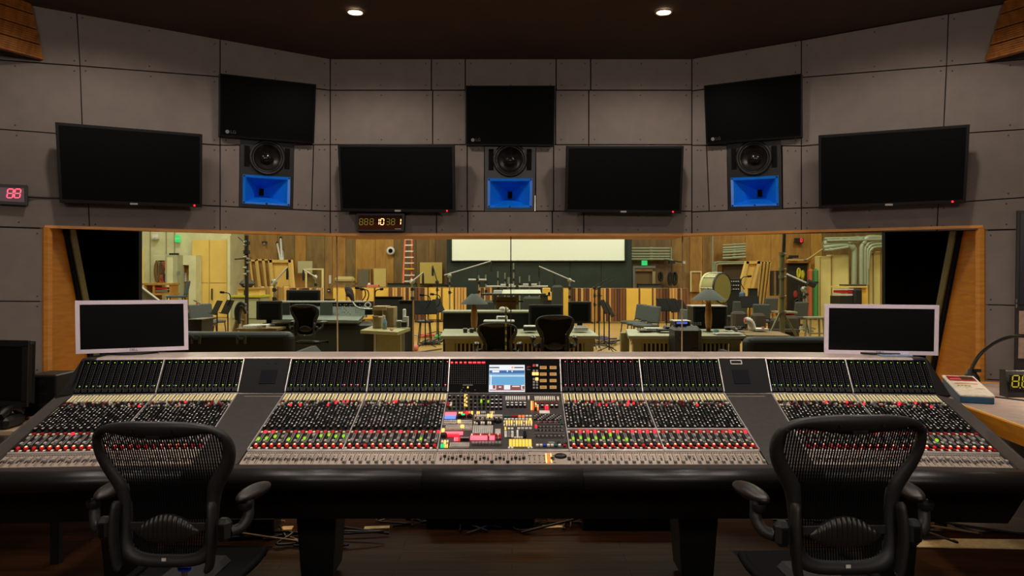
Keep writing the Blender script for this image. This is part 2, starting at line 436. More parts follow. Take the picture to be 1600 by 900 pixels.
for sg, x, y in ((-1, XJL, YJL), (1, XJR, YJR)):
    b = MB(); b.prism([(x, y, ZS), (x, y, ZT), (x, YT + .1, ZT), (x, YB + .1, ZS)], (sg * .05, 0, 0), M_ORANGE); b.build('window_jamb', win)
    b = MB(); b.prism([(x, y - .012, ZS), (x, y - .012, ZT), (x - sg * .028, y - .012, ZT), (x - sg * .028, y - .012, ZS)], (0, .05, 0), M_TRIM)
    b.build('window_trim', win)
for fa, a, c in (('L', (XJL, YJL), (-1.4817, 6)), ('C', (-1.4817, 6), (1.466, 6)), ('R', (1.466, 6), (XJR, YJR))):
    n = NRM[fa]; b = MB()
    b.prism([Vector((p[0], p[1], z)) - n * .05 for p, z in ((a, ZT - .006), (c, ZT - .006), (c, ZT + .014), (a, ZT + .014))], n * .062, M_TRIM); b.build('window_trim', win)
M_GLASS = glass_mat('studio_glass', (.97, .985, .95, 1), .06)
M_OLTRIM = mat('olive_glazing_bead', (118, 100, 46), .5)
XC = 1.47
YCT, YCB = YT + (3.18 - XC) * .5774, YB + (3.18 - XC) * .5774
panes = [((XJL, YT, ZT), (-XC - .01, YCT, ZT), (-XC - .09, YCB, ZS), (XJL, YB, ZS)), ((-XC, YCT, ZT), (XC - .03, YCT, ZT), (XC + .05, YCB, ZS), (-XC - .08, YCB, ZS)), ((XC - .02, YCT, ZT), (XJR, YT, ZT), (XJR, YB, ZS), (XC + .06, YCB, ZS))]
M_JOINT = mat('silicone_joint', (196, 190, 160), .4)
for k, q in enumerate(panes):
    q = [Vector(p) for p in q]
    mid_t = (q[0] + q[1]) / 2; mid_b = (q[2] + q[3]) / 2
    qs = [[q[0], mid_t, mid_b, q[3]], [mid_t, q[1], q[2], mid_b]] if k == 1 else [q]
    for w in qs:
        nn = (w[1] - w[0]).cross(w[3] - w[0]).normalized()
        b = MB(); b.prism(w, nn * .008, M_GLASS); b.build('window_pane', win)
for (t, bo, m_) in ((panes[0][1], panes[0][2], M_JOINT), (panes[1][1], panes[1][2], M_JOINT), ((-.01, YCT, ZT), (-.01, YCB, ZS), mat('dark_joint', (40, 42, 34), .5))):
    b = MB(); b.tube([t, bo], .006 if m_ is M_JOINT else .005, m_, 6); b.build('glazing_joint', win)
for sg, x in ((-1, XJL), (1, XJR)):
    x -= sg * .002
    b = MB(); b.prism([(x, YT - .02, ZT), (x, YT + .02, ZT), (x, YB + .02, ZS), (x, YB - .02, ZS)], (-sg * .02, 0, 0), M_BLACK); b.build('glazing_gasket', win)
    b = MB(); b.prism([(x, YT + .02, ZT), (x, YT + .09, ZT), (x, YB + .09, ZS), (x, YB + .02, ZS)], (-sg * .03, 0, 0), M_OLTRIM); b.build('glazing_bead', win)
# black cavity round the window and the studio-side wall
M_CAV = mat('cavity_black', (7, 9, 8), .8, spec=.2)
b = MB(); XO = 3.427
for sg in (-1, 1):
    b.box((sg * (XO + 4.75) / 2, 6.79, 1.2), (4.75 - XO, .06, 2.4), M_CAV)
    b.box((sg * 4.6, 6.1, 1.2), (.06, 1.4, 2.4), M_CAV)
    b.prism([(sg * 3.2, 5.36, 0), (sg * 4.6, 5.36, 0), (sg * 4.6, 5.40, 0), (sg * 3.2, 5.40, 0)], (0, 0, 2.4), M_CAV)
b.prism([(-4.65, 5.4, 2.37), (-1.5, 6.1, 2.37), (1.5, 6.1, 2.37), (4.65, 5.4, 2.37), (4.65, 6.82, 2.37), (-4.65, 6.82, 2.37)], (0, 0, .04), M_CAV); b.box((0, 6.79, 3.3), (9.5, .06, 1.86), M_CAV); b.box((0, 6.79, .42), (9.5, .06, .83), M_CAV)
structure(b.build('wall_studio_side'))
# ------------------------------------------------------------------ televisions on the wall
def bil(q, s, t):
    return (q[0] * (1 - s) + q[1] * s) * (1 - t) + (q[3] * (1 - s) + q[2] * s) * t
def televison(q, fac, off_t, off_b, label, group, thick=.055, bez=(.012, .02), logo=None, led=None, badge=False, scr=None):
    """q: pixel corners tl,tr,br,bl; off: distance of the front from the wall at top and bottom"""
    n = NRM[fac]
    Q = [wp(q[0][0], q[0][1], off_t, fac), wp(q[1][0], q[1][1], off_t, fac), wp(q[2][0], q[2][1], off_b, fac), wp(q[3][0], q[3][1], off_b, fac)]
    nn = (Q[3] - Q[0]).cross(Q[1] - Q[0]).normalized()
    if nn.dot(n) < 0: nn = -nn
    r = thing('wall_television', label, 'television', wp((q[2][0] + q[3][0]) / 2, (q[2][1] + q[3][1]) / 2, 0.02, fac), 0, group)
    b = MB(); b.prism([p - nn * .006 for p in Q], -nn * thick, M_BLK); b.build('housing', r, world=True, bevel=.004)
    s0, t0 = bez; W = (Q[1] - Q[0]).length; H = (Q[3] - Q[0]).length; s0 /= W; tb = bez[1] / H; t0 = bez[0] / H
    b = MB()
    for (a, c, e, g) in ((0, 0, 1, t0), (0, 1 - tb, 1, 1), (0, t0, s0, 1 - tb), (1 - s0, t0, 1, 1 - tb)):
        b.prism([bil(Q, a, c), bil(Q, e, c), bil(Q, e, g), bil(Q, a, g)], -nn * .008, mat('bezel_dull', (10, 10, 10), .6, spec=.08) if logo else M_BEZEL)
    bz = b.build('bezel', r, world=True)
    b = MB(); b.prism([bil(Q, a, c) - nn * .003 for a, c in ((s0, t0), (1 - s0, t0), (1 - s0, 1 - tb), (s0, 1 - tb))], -nn * .004, M_SCREEN2 if logo else M_SCREEN); b.build('screen', r, world=True)
    if badge:
        b = MB(); c = bil(Q, .5, 1 - tb * .35); x = (Q[1] - Q[0]).normalized(); y = (Q[0] - Q[3]).normalized()
        b.prism([c - x * .024 - y * .007, c + x * .024 - y * .007, c + x * .024 + y * .006, c - x * .024 + y * .006], nn * .002, M_LGREY); b.build('maker_badge', r, world=True, label='small pale badge')
    if led:
        b = MB(); c = bil(Q, led, 1 - tb * .5); b.tube([c, c + nn * .003], .007, L_RED, 8); b.build('standby_light', r, world=True, label='red standby light')
    if logo:
        x = (Q[1] - Q[0]).normalized(); y = (Q[0] - Q[3]).normalized(); c = bil(Q, .075, .925); z = x.cross(y)
        b = MB()
        ring = [c + x * math.cos(a) * .014 + y * math.sin(a) * .014 + nn * .001 for a in [i * math.pi / 8 for i in range(16)]]
        b.prism(ring, nn * .001, mat('logo_grey', (120, 120, 120), .5)); b.build('maker_badge', r, world=True, label='grey round badge with letters')
        M = Matrix.Identity(4)
        for i in range(3): M[i][0] = x[i]; M[i][1] = y[i]; M[i][2] = z[i]; M[i][3] = (c + x * .042 + nn * .001)[i]
        text('LG', 'badge_lettering', r, .034, M, mat('logo_dim', (70, 70, 70), .5))
    # wall bracket
    b = MB(); c = bil(Q, .5, .5); b.tube([c - nn * (thick), c - n * (max(off_t, off_b))], .05, M_BLK, 8); b.build('wall_bracket', r, world=True)
    return r
GU, GL = 'upper wall screens over the loudspeakers', 'wide wall screens'
televison([(344, 115), (494, 132), (490.5, 223.5), (343.5, 212)], 'L', .075, .06, 'black wall screen above the left blue-horn loudspeaker', GU, .05, (.01, .01), logo=1)
televison([(728, 134), (867, 134), (865.5, 226.5), (728.5, 225.5)], 'C', .075, .06, 'black wall screen above the middle blue-horn loudspeaker', GU, .05, (.01, .01), logo=1)
televison([(1100, 134), (1251.5, 115.5), (1252, 213), (1103.5, 225)], 'R', .075, .06, 'black wall screen above the right blue-horn loudspeaker', GU, .05, (.01, .01), logo=1)
televison([(87, 192), (315.5, 210.5), (315, 323.5), (94, 316)], 'L', .22, .12, 'large black television at the far left of the grey wall', GL, .06, (.014, .02), led=.945, badge=True)
televison([(528, 227), (709, 227), (710, 331.5), (533, 329.5)], 'C', .22, .12, 'black television over the small orange digit clock', GL, .06, (.014, .02), led=.935, badge=True)
televison([(886, 229), (1068, 229), (1064, 333), (884, 331)], 'C', .22, .12, 'black television just right of the middle loudspeaker', GL, .06, (.014, .02), led=.93, badge=True)
televison([(1279.5, 212.5), (1514.5, 195.5), (1508, 316.5), (1280, 325.5)], 'R', .22, .12, 'large black television at the far right of the grey wall', GL, .06, (.014, .02), led=.92, badge=True)

# ------------------------------------------------------------------ loudspeakers let into the wall
def speaker(q, fac, label):
    n = NRM[fac]; Q = [wp(x, y, .004, fac) for x, y in q]
    x = (Q[1] - Q[0]).normalized(); y = (Q[0] - Q[3]).normalized()
    W = ((Q[1] - Q[0]).length + (Q[2] - Q[3]).length) / 2; H = (Q[0] - Q[3]).length
    r = thing('loudspeaker', label, 'loudspeaker', (Q[2] + Q[3]) / 2, 0, 'blue-horn loudspeakers in the wall')
    def at(u, v, d=0.0): return bil(Q, u, 1 - v) + n * d         # u 0..1 across, v 0..1 up
    hx0, hx1, hy0, hy1 = .055, .945, .05, .475
    wc = (.5, .74); wr = .31 * W
    # baffle with openings
    b = MB(); N = 40
    ring = [(wc[0] + wr * math.cos(2 * math.pi * i / N) / W, wc[1] + wr * math.sin(2 * math.pi * i / N) / H) for i in range(N)]
    # upper plate as a fan between the circle and a rectangle
    def rectpt(a):
        c, s_ = math.cos(a), math.sin(a); hw, up, dn = .5, 1 - wc[1], wc[1] - hy1
        k = 1e9
        if abs(c) > 1e-6: k = min(k, hw / abs(c))
        if s_ > 1e-6: k = min(k, up / s_)
        if s_ < -1e-6: k = min(k, dn / -s_)
        return (wc[0] + c * k, wc[1] + s_ * k)
    corners = [math.atan2(1 - wc[1], .5), math.atan2(1 - wc[1], -.5), math.atan2(hy1 - wc[1], -.5), math.atan2(hy1 - wc[1], .5)]
    angs = sorted([2 * math.pi * i / N for i in range(N)] + [a % (2 * math.pi) for a in corners])
    for i in range(len(angs)):
        a0, a1 = angs[i], angs[(i + 1) % len(angs)]
        if a1 < a0: a1 += 2 * math.pi
        o0, o1 = rectpt(a0), rectpt(a1)
        i0 = (wc[0] + wr * math.cos(a0) / W, wc[1] + wr * math.sin(a0) / H); i1 = (wc[0] + wr * math.cos(a1) / W, wc[1] + wr * math.sin(a1) / H)
        if o0[1] < i0[1] - 1e-4 or True:
            b.prism([at(*i0), at(*o0), at(*o1), at(*i1)], -n * .018, M_BLK2)
    for (u0, v0, u1, v1) in ((0, 0, 1, hy0), (0, hy0, hx0, hy1), (hx1, hy0, 1, hy1)): b.prism([at(u0, v0), at(u1, v0), at(u1, v1), at(u0, v1)], -n * .018, M_BLK2)
    # cabinet behind
    for (u0, v0, u1, v1) in ((0, 0, 1, 0), (1, 0, 1, 1), (1, 1, 0, 1), (0, 1, 0, 0)): b.add([at(u0, v0, -.018), at(u1, v1, -.018), at(u1, v1, -.42), at(u0, v0, -.42)], [(0, 1, 2, 3)], M_BLACK)
    b.add([at(0, 0, -.42), at(1, 0, -.42), at(1, 1, -.42), at(0, 1, -.42)], [(0, 1, 2, 3)], M_BLACK)
    b.build('baffle', r, world=True)
    # woofer
    zM = Matrix.Identity(4); z = x.cross(y); z = z if z.dot(n) > 0 else -z; c = at(*wc)
    for i in range(3): zM[i][0] = x[i]; zM[i][1] = y[i]; zM[i][2] = z[i]; zM[i][3] = c[i]
    b = MB(); b.lathe([(wr * 1.1, 0), (wr * 1.1, .012), (wr * 1.0, .016), (wr * .93, .014), (wr * .90, .004)], M_BLK, 36, zM); wo = b.build('woofer_frame', r, world=True)
    b = MB(); b.lathe([(wr * .92, .004), (wr * .87, .013), (wr * .80, .004), (wr * .78, -.002), (wr * .6, -.016), (wr * .40, -.032), (wr * .38, -.034)], M_CONE, 36, zM); b.build('cone', r, world=True)
    b = MB(); b.lathe([(wr * .41, -.034), (wr * .37, -.020), (wr * .27, -.008), (wr * .14, -.001), (0.0, .001)], mat('dust_cap_gloss', (24, 22, 21), .18), 28, zM); b.build('dust_cap', r, world=True)
    # slot ports
    for u in (.125, .875):
        b = MB(); b.prism([at(u - .05, .59, .001), at(u + .05, .59, .001), at(u + .05, .90, .001), at(u - .05, .90, .001)], -n * .002, M_BLACK); b.build('port', r, world=True)
    # horn: outer mouth to inner throat
    mo = [(hx0, hy0), (hx1, hy0), (hx1, hy1), (hx0, hy1)]
    lip = [(hx0 + .05, hy0 + .03), (hx1 - .05, hy0 + .03), (hx1 - .05, hy1 - .04), (hx0 + .05, hy1 - .04)]
    mid = [(.30, .16), (.70, .16), (.70, .375), (.30, .375)]
    th = [(.455, .22), (.545, .22), (.545, .325), (.455, .325)]
    b = MB()
    lay = [[at(u, v, .004) for u, v in mo], [at(u, v, 0) for u, v in lip], [at(u, v, -.10) for u, v in mid], [at(u, v, -.20) for u, v in th]]
    for i in range(3):
        for k in range(4):
            k2 = (k + 1) % 4; b.add([lay[i][k], lay[i][k2], lay[i + 1][k2], lay[i + 1][k]], [(0, 1, 2, 3)], M_BLUE)
    for k in range(4):
        k2 = (k + 1) % 4; b.add([lay[0][k], lay[0][k2], lay[0][k2] - n * .012, lay[0][k] - n * .012], [(0, 1, 2, 3)], M_BLUE)
    h = b.build('horn', r, world=True, label='blue flared horn')
    b = MB(); b.add(lay[3], [(0, 1, 2, 3)], M_BLACK); b.build('throat', h, world=True)
    for u, v in ((hx0 + .025, hy0 + .02), (hx1 - .025, hy0 + .02), (hx1 - .025, hy1 - .02), (hx0 + .025, hy1 - .02), (.5, hy0 + .015)):
        b = MB(); b.tube([at(u, v, .002), at(u, v, .008)], .007, M_BLK, 8); b.build('screw', h, world=True)
speaker([(375.5, 216), (459.5, 222), (457, 327.5), (374, 323)], 'L', 'loudspeaker with blue flared horn, left one of the three')
speaker([(757.5, 222), (837, 222), (835.5, 330), (757.5, 330)], 'C', 'loudspeaker with blue flared horn, in the middle of the wall')
speaker([(1136, 222), (1220, 216), (1222, 326.5), (1138.5, 329)], 'R', 'loudspeaker with blue flared horn, right one of the three')

# ------------------------------------------------------------------ digit clocks on the wall
def sheet(q, fac, off):
    return [wp(x, y, off, fac) for x, y in q]
def wall_clock_frame(q, fac, depth, label, nm, face, group=None):
    n = NRM[fac]; Q = sheet(q, fac, depth)
    r = thing(nm, label, 'clock', (Q[2] + Q[3]) / 2 - n * depth, 0, group)
    b = MB(); b.prism(Q, -n * depth, M_BLK); b.build('housing', r, world=True, bevel=.006)
    return r, Q, n
r, Q, n = wall_clock_frame([(558, 335), (631, 335), (630, 360), (558, 360)], 'C', .06, 'small black clock with lit orange digits on the wall above the window', 'digit_clock', None)
x = (Q[1] - Q[0]).normalized(); y = (Q[0] - Q[3]).normalized(); W = (Q[1] - Q[0]).length; z = x.cross(y)
def mm(o):
    M = Matrix.Identity(4)
    for i in range(3): M[i][0] = x[i]; M[i][1] = y[i]; M[i][2] = z[i]; M[i][3] = o[i]
    return M
b = MB(); b.prism([bil(Q, u, v) + n * .001 for u, v in ((.03, .06), (.97, .06), (.97, .94), (.03, .94))], n * .001, mat('clock_face_glow_tint', (70, 26, 10), .5, spec=.1)); b.build('face', r, world=True)  # face tint holds the orange glow of the digits in its colour
M_FAINT = glow('segment_faint_glow', (150, 140, 30), .42, (120, 115, 30)); M_HOT = glow('segment_hot', (255, 198, 128), 2.4)  # unlit segments carry a faint glow in their material
for ch, px_, mt in (('8', 561.2, M_FAINT), ('8', 569, M_FAINT), ('8', 577.5, M_FAINT), ('1', 586.5, M_HOT), ('0', 594, M_HOT), ('3', 603, M_FAINT), ('8', 611, M_FAINT), ('1', 620.5, M_HOT)):
    b = MB(); digit(b, ch, mm(wp(px_, 351.6, .0625, 'C')), .0295, mt, .2 if mt is M_HOT else .14, .06); b.build('digit', r, world=True)
b = MB(); b.prism([wp(a, c, .0625, 'C') for a, c in ((617, 358), (627, 358), (627, 357.2), (617, 357.2))], n * .001, M_LGREY); b.build('maker_badge', r, world=True)
for px_ in (560.5, 626.5):
    b = MB(); b.box(wp(px_, 360.6, .03, 'C'), (.02, .05, .012), M_BLACK); b.build('foot', r, world=True)
r, Q, n = wall_clock_frame([(-34, 287.5), (41, 290.5), (41.5, 319.5), (-34, 315.5)], 'L', .05, 'black framed wall display with red digits at the left edge', 'digit_display', None)
x = (Q[1] - Q[0]).normalized(); y = (Q[0] - Q[3]).normalized(); z = x.cross(y)
b = MB(); b.prism([wp(a, c, .052, 'L') for a, c in ((-31, 291.5), (37.5, 294), (38, 316), (-31, 312.5))], n * .001, mat('display_face', (96, 78, 88), .3, .4)); b.build('face', r, world=True)
M_RDIG = glow('segment_red', (255, 70, 95), 3.0)
for px_ in (-25, -13, 9.8, 21.2):
    b = MB(); digit(b, '8', mm(wp(px_, 309.5, .0545, 'L')), .0355, M_RDIG, .17, .12); b.build('digit', r, world=True)
b = MB(); b.tube([wp(41, 307, .02, 'L'), wp(60, 308.2, .006, 'L'), wp(94, 309.8, .006, 'L')], .006, M_BLK, 6); b.build('cable', r, world=True)

# ------------------------------------------------------------------ ceiling downlights
M_LAMP = glow('lamp_hot', (255, 226, 188), 40.0)
M_COVE = mat('downlight_reflector', (220, 200, 180), .3, .6)
def downlight(X, Y, label):
    z = ceil_z(Y)
    r = thing('recessed_downlight', label, 'ceiling light', (X, Y, z), 0, 'recessed ceiling downlights')
    b = MB(); b.lathe([(.062, -.001), (.062, -.010), (.05, -.012), (.047, -.002)], M_COVE, 24); b.build('trim_ring', r)
    b = MB(); b.lathe([(.0, -.016), (.025, -.015), (.042, -.008), (.046, -.002)], M_LAMP, 20); b.build('bulb', r, label='glowing bulb')
downlight(P(555, 18, 5.07).x, 5.07, 'lit recessed downlight in the dark ceiling, the left one')
downlight(P(1037, 18, 5.07).x, 5.07, 'lit recessed downlight in the dark ceiling, the right one')
# ------------------------------------------------------------------ the mixing console
XCN, YR, ZR = -.04, 3.42, .815                 # console centre, rail line
SL = math.atan2(.171, .56); LEN = .5855        # slope of the work surface
BS = math.atan2(.180, .130); BLEN = .210       # slope of the meter bridge
HX, WA = 1.40, math.radians(4)
con = thing('mixing_console', 'long black mixing console with rows of knobs, lit buttons and central screen', 'mixing console', (XCN, YR + .3, 0))
CI = wmat(con).inverted()
def wing(x):
    """world matrix of the rail point at console x (wings turn towards the operator)"""
    if x > HX: return Matrix.Translation((XCN + HX, YR, 0)) @ Matrix.Rotation(-WA, 4, 'Z') @ Matrix.Translation((x - HX, 0, 0))
    if x < -HX: return Matrix.Translation((XCN - HX, YR, 0)) @ Matrix.Rotation(WA, 4, 'Z') @ Matrix.Translation((x + HX, 0, 0))
    return Matrix.Translation((XCN + x, YR, 0))
def surf(x): return wing(x) @ Matrix.Translation((0, 0, ZR)) @ Matrix.Rotation(SL, 4, 'X')
def bridge(x): return wing(x) @ Matrix.Translation((0, .560, .995)) @ Matrix.Rotation(BS, 4, 'X')
def part(mb, name, M=None, **k):
    """mesh with vertices in the frame M (world) as a child of the console"""
    o = mb.build(name, con, **k)
    o.matrix_basis = CI @ M if M is not None else CI
    return o
def sub(mb_mesh, name, parent, M):
    o = bpy.data.objects.new(name, mb_mesh); COL.objects.link(o); o.parent = parent
    o.matrix_basis = M
    return o
# body shell: profile swept over the hinge points
XE = 2.285
def sweep(mb, prof, xs, m, smooth=False, ends=True):
    rings = [[wing(x) @ Vector((0, y, z)) for y, z in prof] for x in xs]; n = len(prof)
    vs = [p for r in rings for p in r]; fs = []
    for i in range(len(xs) - 1):
        for k in range(n):
            k2 = (k + 1) % n; fs.append((i * n + k, (i + 1) * n + k, (i + 1) * n + k2, i * n + k2))
    if ends: fs += [tuple(range(n)), tuple(range(len(xs) * n - 1, (len(xs) - 1) * n - 1, -1))]
    mb.add(vs, fs, m, smooth=smooth)
XS = [-XE, -HX - .0001, -HX, HX, HX + .0001, XE]
b = MB(); sweep(b, [(-.125, .770), (0, .808), (.556, .978), (.564, .985), (.69, 1.158), (.93, 1.160), (.93, .62), (.70, .50), (.30, .46), (-.06, .68)], XS, M_BLACK)
part(b, 'body_shell')
M_KNEE = mat('knee_panel_black', (17, 17, 18), .6, var=.1)
b = MB(); sweep(b, [(-.13, .715), (-.055, .70), (.10, .50), (.14, .452), (.36, .44), (.36, .47), (.15, .49), (-.02, .71), (-.10, .74)], [-XE - .10, -HX, HX, XE + .10], M_KNEE)
kp = part(b, 'knee_panel')
for px_, in [(p,) for p in (476, 552, 599, 648, 717, 754, 812, 849, 919, 969, 1014, 1092, 1440, 1485, 1540)]:
    for t in (.25, .52):
        p0 = Vector((0, -.055 + (.155) * t, .70 - .20 * t)); xx = (px_ - CX) / F * 3.42 - XCN
        b = MB(); b.box((0, 0, 0), (.062, .004, .008), M_BLACK, bev=.0015)
        o = b.build('vent_slot', con); o.parent = kp
        o.matrix_basis = (CI @ wmat(kp).inverted() if False else wmat(kp).inverted()) @ wing(xx) @ Matrix.Translation(p0 + Vector((0, -.003, -.002))) @ Matrix.Rotation(math.radians(38), 4, 'X')
# padded armrest
b = MB(); pr = []
for i in range(16):
    a = 2 * math.pi * i / 16; pr.append((-.185 + .062 * math.cos(a) - .004 * math.sin(a), .735 + .046 * math.sin(a)))
for xs in ([-XE - .08, -HX + .005], [-HX + .008, -.352], [-.350, .348], [.350, HX - .008], [HX - .005, XE + .08]):
    bb = MB(); sweep(bb, pr, xs, M_LEATHER, smooth=True); part(bb, 'armrest_pad')
b = MB(); sweep(b, [(-.168, .764), (-.122, .771), (-.122, .782), (-.164, .776)], [-XE, -HX, HX, XE], mat('armrest_lip', (66, 60, 56), .35, .3)); part(b, 'armrest_lip')
# top capping
b = MB(); sweep(b, [(.686, 1.163), (.694, 1.1735), (.93, 1.178), (.93, 1.160), (.70, 1.156)], [-2.20, -HX, HX, 2.20], mat('top_capping', (196, 182, 174), .4, .3, var=.1, scale=12)); part(b, 'top_capping')
b = MB(); sweep(b, [(.560, .980), (.572, .992), (.566, .998), (.556, .990)], [-2.26, -HX, HX, 2.26], mat('seam_bead', (120, 116, 114), .35, .4)); part(b, 'bridge_bead')
# end cheeks
for sg in (-1, 1):
    M = wing(sg * 2.262); s = sg
    b = MB(); P0 = [(-.14, .784), (0, .823), (.565, .994), (.565, .80), (-.05, .70)]
    b.prism([Vector((0, y, z)) for y, z in P0], (s * .095, 0, -.02), M_BODY); part(b, 'side_cheek', M, bevel=.006)
    b = MB(); b.add([(0, .563, .99), (s * .085, .57, .985), (s * .02, .70, 1.172), (-s * .06, .70, 1.172), (0, .93, .80), (s * .085, .93, .80), (s * .02, .93, 1.172), (-s * .06, .93, 1.172)],
                    [(0, 1, 2, 3), (4, 7, 6, 5), (1, 5, 6, 2), (0, 3, 7, 4), (3, 2, 6, 7), (0, 4, 5, 1)], M_BLK2, orient=True); part(b, 'bridge_cheek', M, bevel=.006)
# feet
for X, yy in ((-1.035, 4.0), (.985, 4.0), (-2.05, 3.95), (2.02, 3.95)):
    b = MB(); w0, w1 = .115, .085
    pts = [(-w0, -.12, .50), (w0, -.12, .50), (w0, .14, .50), (-w0, .14, .50), (-w1, -.10, .03), (w1, -.10, .03), (w1, .12, .03), (-w1, .12, .03)]
    b.add(pts, [(0, 1, 2, 3), (4, 7, 6, 5), (0, 4, 5, 1), (1, 5, 6, 2), (2, 6, 7, 3), (3, 7, 4, 0)], M_BLK, orient=True)
    b.box((0, 0, .015), (w1 * 1.5, .17, .03), M_BLACK)
    lg = part(b, 'leg', Matrix.Translation((X, yy, 0)), bevel=.008)
# section layout
SECT = []
for a, w in ((-2.262, .424), (-1.830, .424), (-1.185, .436), (-.745, .436), (.309, .436), (.749, .436), (1.406, .424), (1.838, .424)): SECT.append((a, w))
rows_lit = {0: (.35, .0), 1: (.3, 0), 2: (.6, .75), 3: (.35, .1), 4: (1.0, .8), 5: (.75, .15), 6: (.3, .1), 7: (.2, .25)}
# --- shared meshes for one channel
def strip_mesh(w, seed):
    b = MB(); h = w / 2 - .0012; rr = random.Random(seed)
    b.box((0, LEN / 2 + .006, -.004), (2 * h, LEN - .012, .008), M_STRIP)
    # cream and olive label tabs at the back
    for dx, m in ((-.25, M_CREAM), (.03, M_OLIVE), (.28, M_CREAM)): b.box((dx * w, LEN * .932, .0025), (w * (.19 if m is M_OLIVE else .25), LEN * .125, .007), m, bev=.001)
    # lower grey short-throw slot plate
    b.box((w * .14, .118, .001), (w * .34, .090, .003), M_GREY); b.box((w * .14, .118, .0028), (w * .08, .080, .001), M_BLACK)
    b.box((-w * .30, .018, .002), (w * .30, .012, .006), M_CREAM, bev=.001); b.box((-w * .30, .170, .002), (w * .30, .012, .006), M_CREAM, bev=.001)
    b.box((-w * .25, .090, .002), (w * .30, .016, .005), M_LGREY, bev=.001)
    return b.mesh('channel_strip')
STR_B, STR_W = strip_mesh(.436 / 12, 1), strip_mesh(.424 / 12, 2)
def cap_mesh(name, sx, sy, sz, m, line=None):
    b = MB(); b.box((0, 0, sz / 2), (sx, sy, sz), m, bev=min(sx, sy) * .2)
    if line: b.box((0, 0, sz + .0003), (sx * .9, sy * .14, .0008), line)
    return b.mesh(name)
def core_mesh(m0, m1):
    b = MB(); b.box((0, 0, .005), (.0145, .016, .010), m0, bev=.002); b.box((.001, .001, .0105), (.0085, .010, .003), m1, bev=.001)
    return b.mesh('lit_button')
L_CORE = glow('lit_core', (255, 190, 140), 2.0)
BTN = {'o': core_mesh(L_REDD, L_CORE), 'r': cap_mesh('lit_button', .013, .014, .010, L_REDD), 'w': cap_mesh('lit_button', .013, .014, .010, M_RED)}
SHORT = cap_mesh('short_fader', .011, .017, .012, M_LGREY, M_BLK); SHORTG = cap_mesh('short_fader', .011, .017, .012, L_GRN, M_BLK)
FAD = cap_mesh('fader', .014, .020, .013, M_GREY, M_WHITE); FADD = cap_mesh('fader', .014, .020, .013, mat('dark_cap', (44, 42, 42), .4), M_WHITE)
def knob_mesh(name, r, h, top):
    b = MB(); b.lathe([(r * 1.1, 0), (r, h * .85), (r * .8, h)], M_BLK, 10, caps=True); b.lathe([(r * .62, h), (r * .55, h + .0012)], top, 8, caps=True); b.box((0, r * .4, h + .0015), (r * .2, r * .8, .001), M_WHITE)
    return b.mesh(name)
KN = [knob_mesh('rotary_knob', .0075, .014, t) for t in (M_LGREY, M_WHITE, M_RED)]
def bridge_mesh(w):
    b = MB(); h = w / 2 - .001
    b.box((0, BLEN / 2, -.003), (2 * h, BLEN - .004, .006), mat('meter_black', (7, 7, 8), .7, spec=.03))
    b.box((-h + .001, BLEN * .54, .0008), (.0022, BLEN * .84, .002), mat('meter_rib', (58, 58, 62), .6))
    dm = mat('meter_dot', (88, 88, 96), .5)
    for i in range(13):
        for dx in (.0, .28): b.box((dx * w, .050 + i * .0104, .0005), (.0030, .0030, .0012), dm)
    for dx in (-.28, -.12, .1, .3): b.box((dx * w, .022, .0006), (.0018, .022, .0016), mat('meter_tick', (70, 70, 74), .4))
    b.box((.1 * w, .0385, .0006), (.010, .002, .001), dm)
    return b.mesh('meter_strip')
BR_B, BR_W = bridge_mesh(.436 / 12), bridge_mesh(.424 / 12)
def led_mesh(m):
    b = MB(); b.box((0, 0, 0), (.0052, .0052, .003), m, bev=.001); return b.mesh('level_light')
LEDG, LEDR = led_mesh(L_GRN), led_mesh(L_PINK)
knobs, buttons = MB(), MB()      # the many small controls beyond the individually built ones
def knob6(M, x, y, r, h, top):
    vs = []; fs = []
    for z, rr in ((0, r), (h, r * .82)):
        for k in range(6): vs.append((x + rr * math.cos(k * 1.0472), y + rr * math.sin(k * 1.0472), z))
    for k in range(6): fs.append((k, (k + 1) % 6, 6 + (k + 1) % 6, 6 + k))
    fs.append((6, 7, 8, 9, 10, 11)); knobs.add(vs, fs, M_BLK, M=M)
    if top: knobs.add([(x + a * r * .6, y + c * r * .6, h + .0006) for a, c in ((-1, -1), (1, -1), (1, 1), (-1, 1))], [(0, 1, 2, 3)], top, M=M)
lower_red = {2: .9, 3: .55, 4: 1, 5: .8}
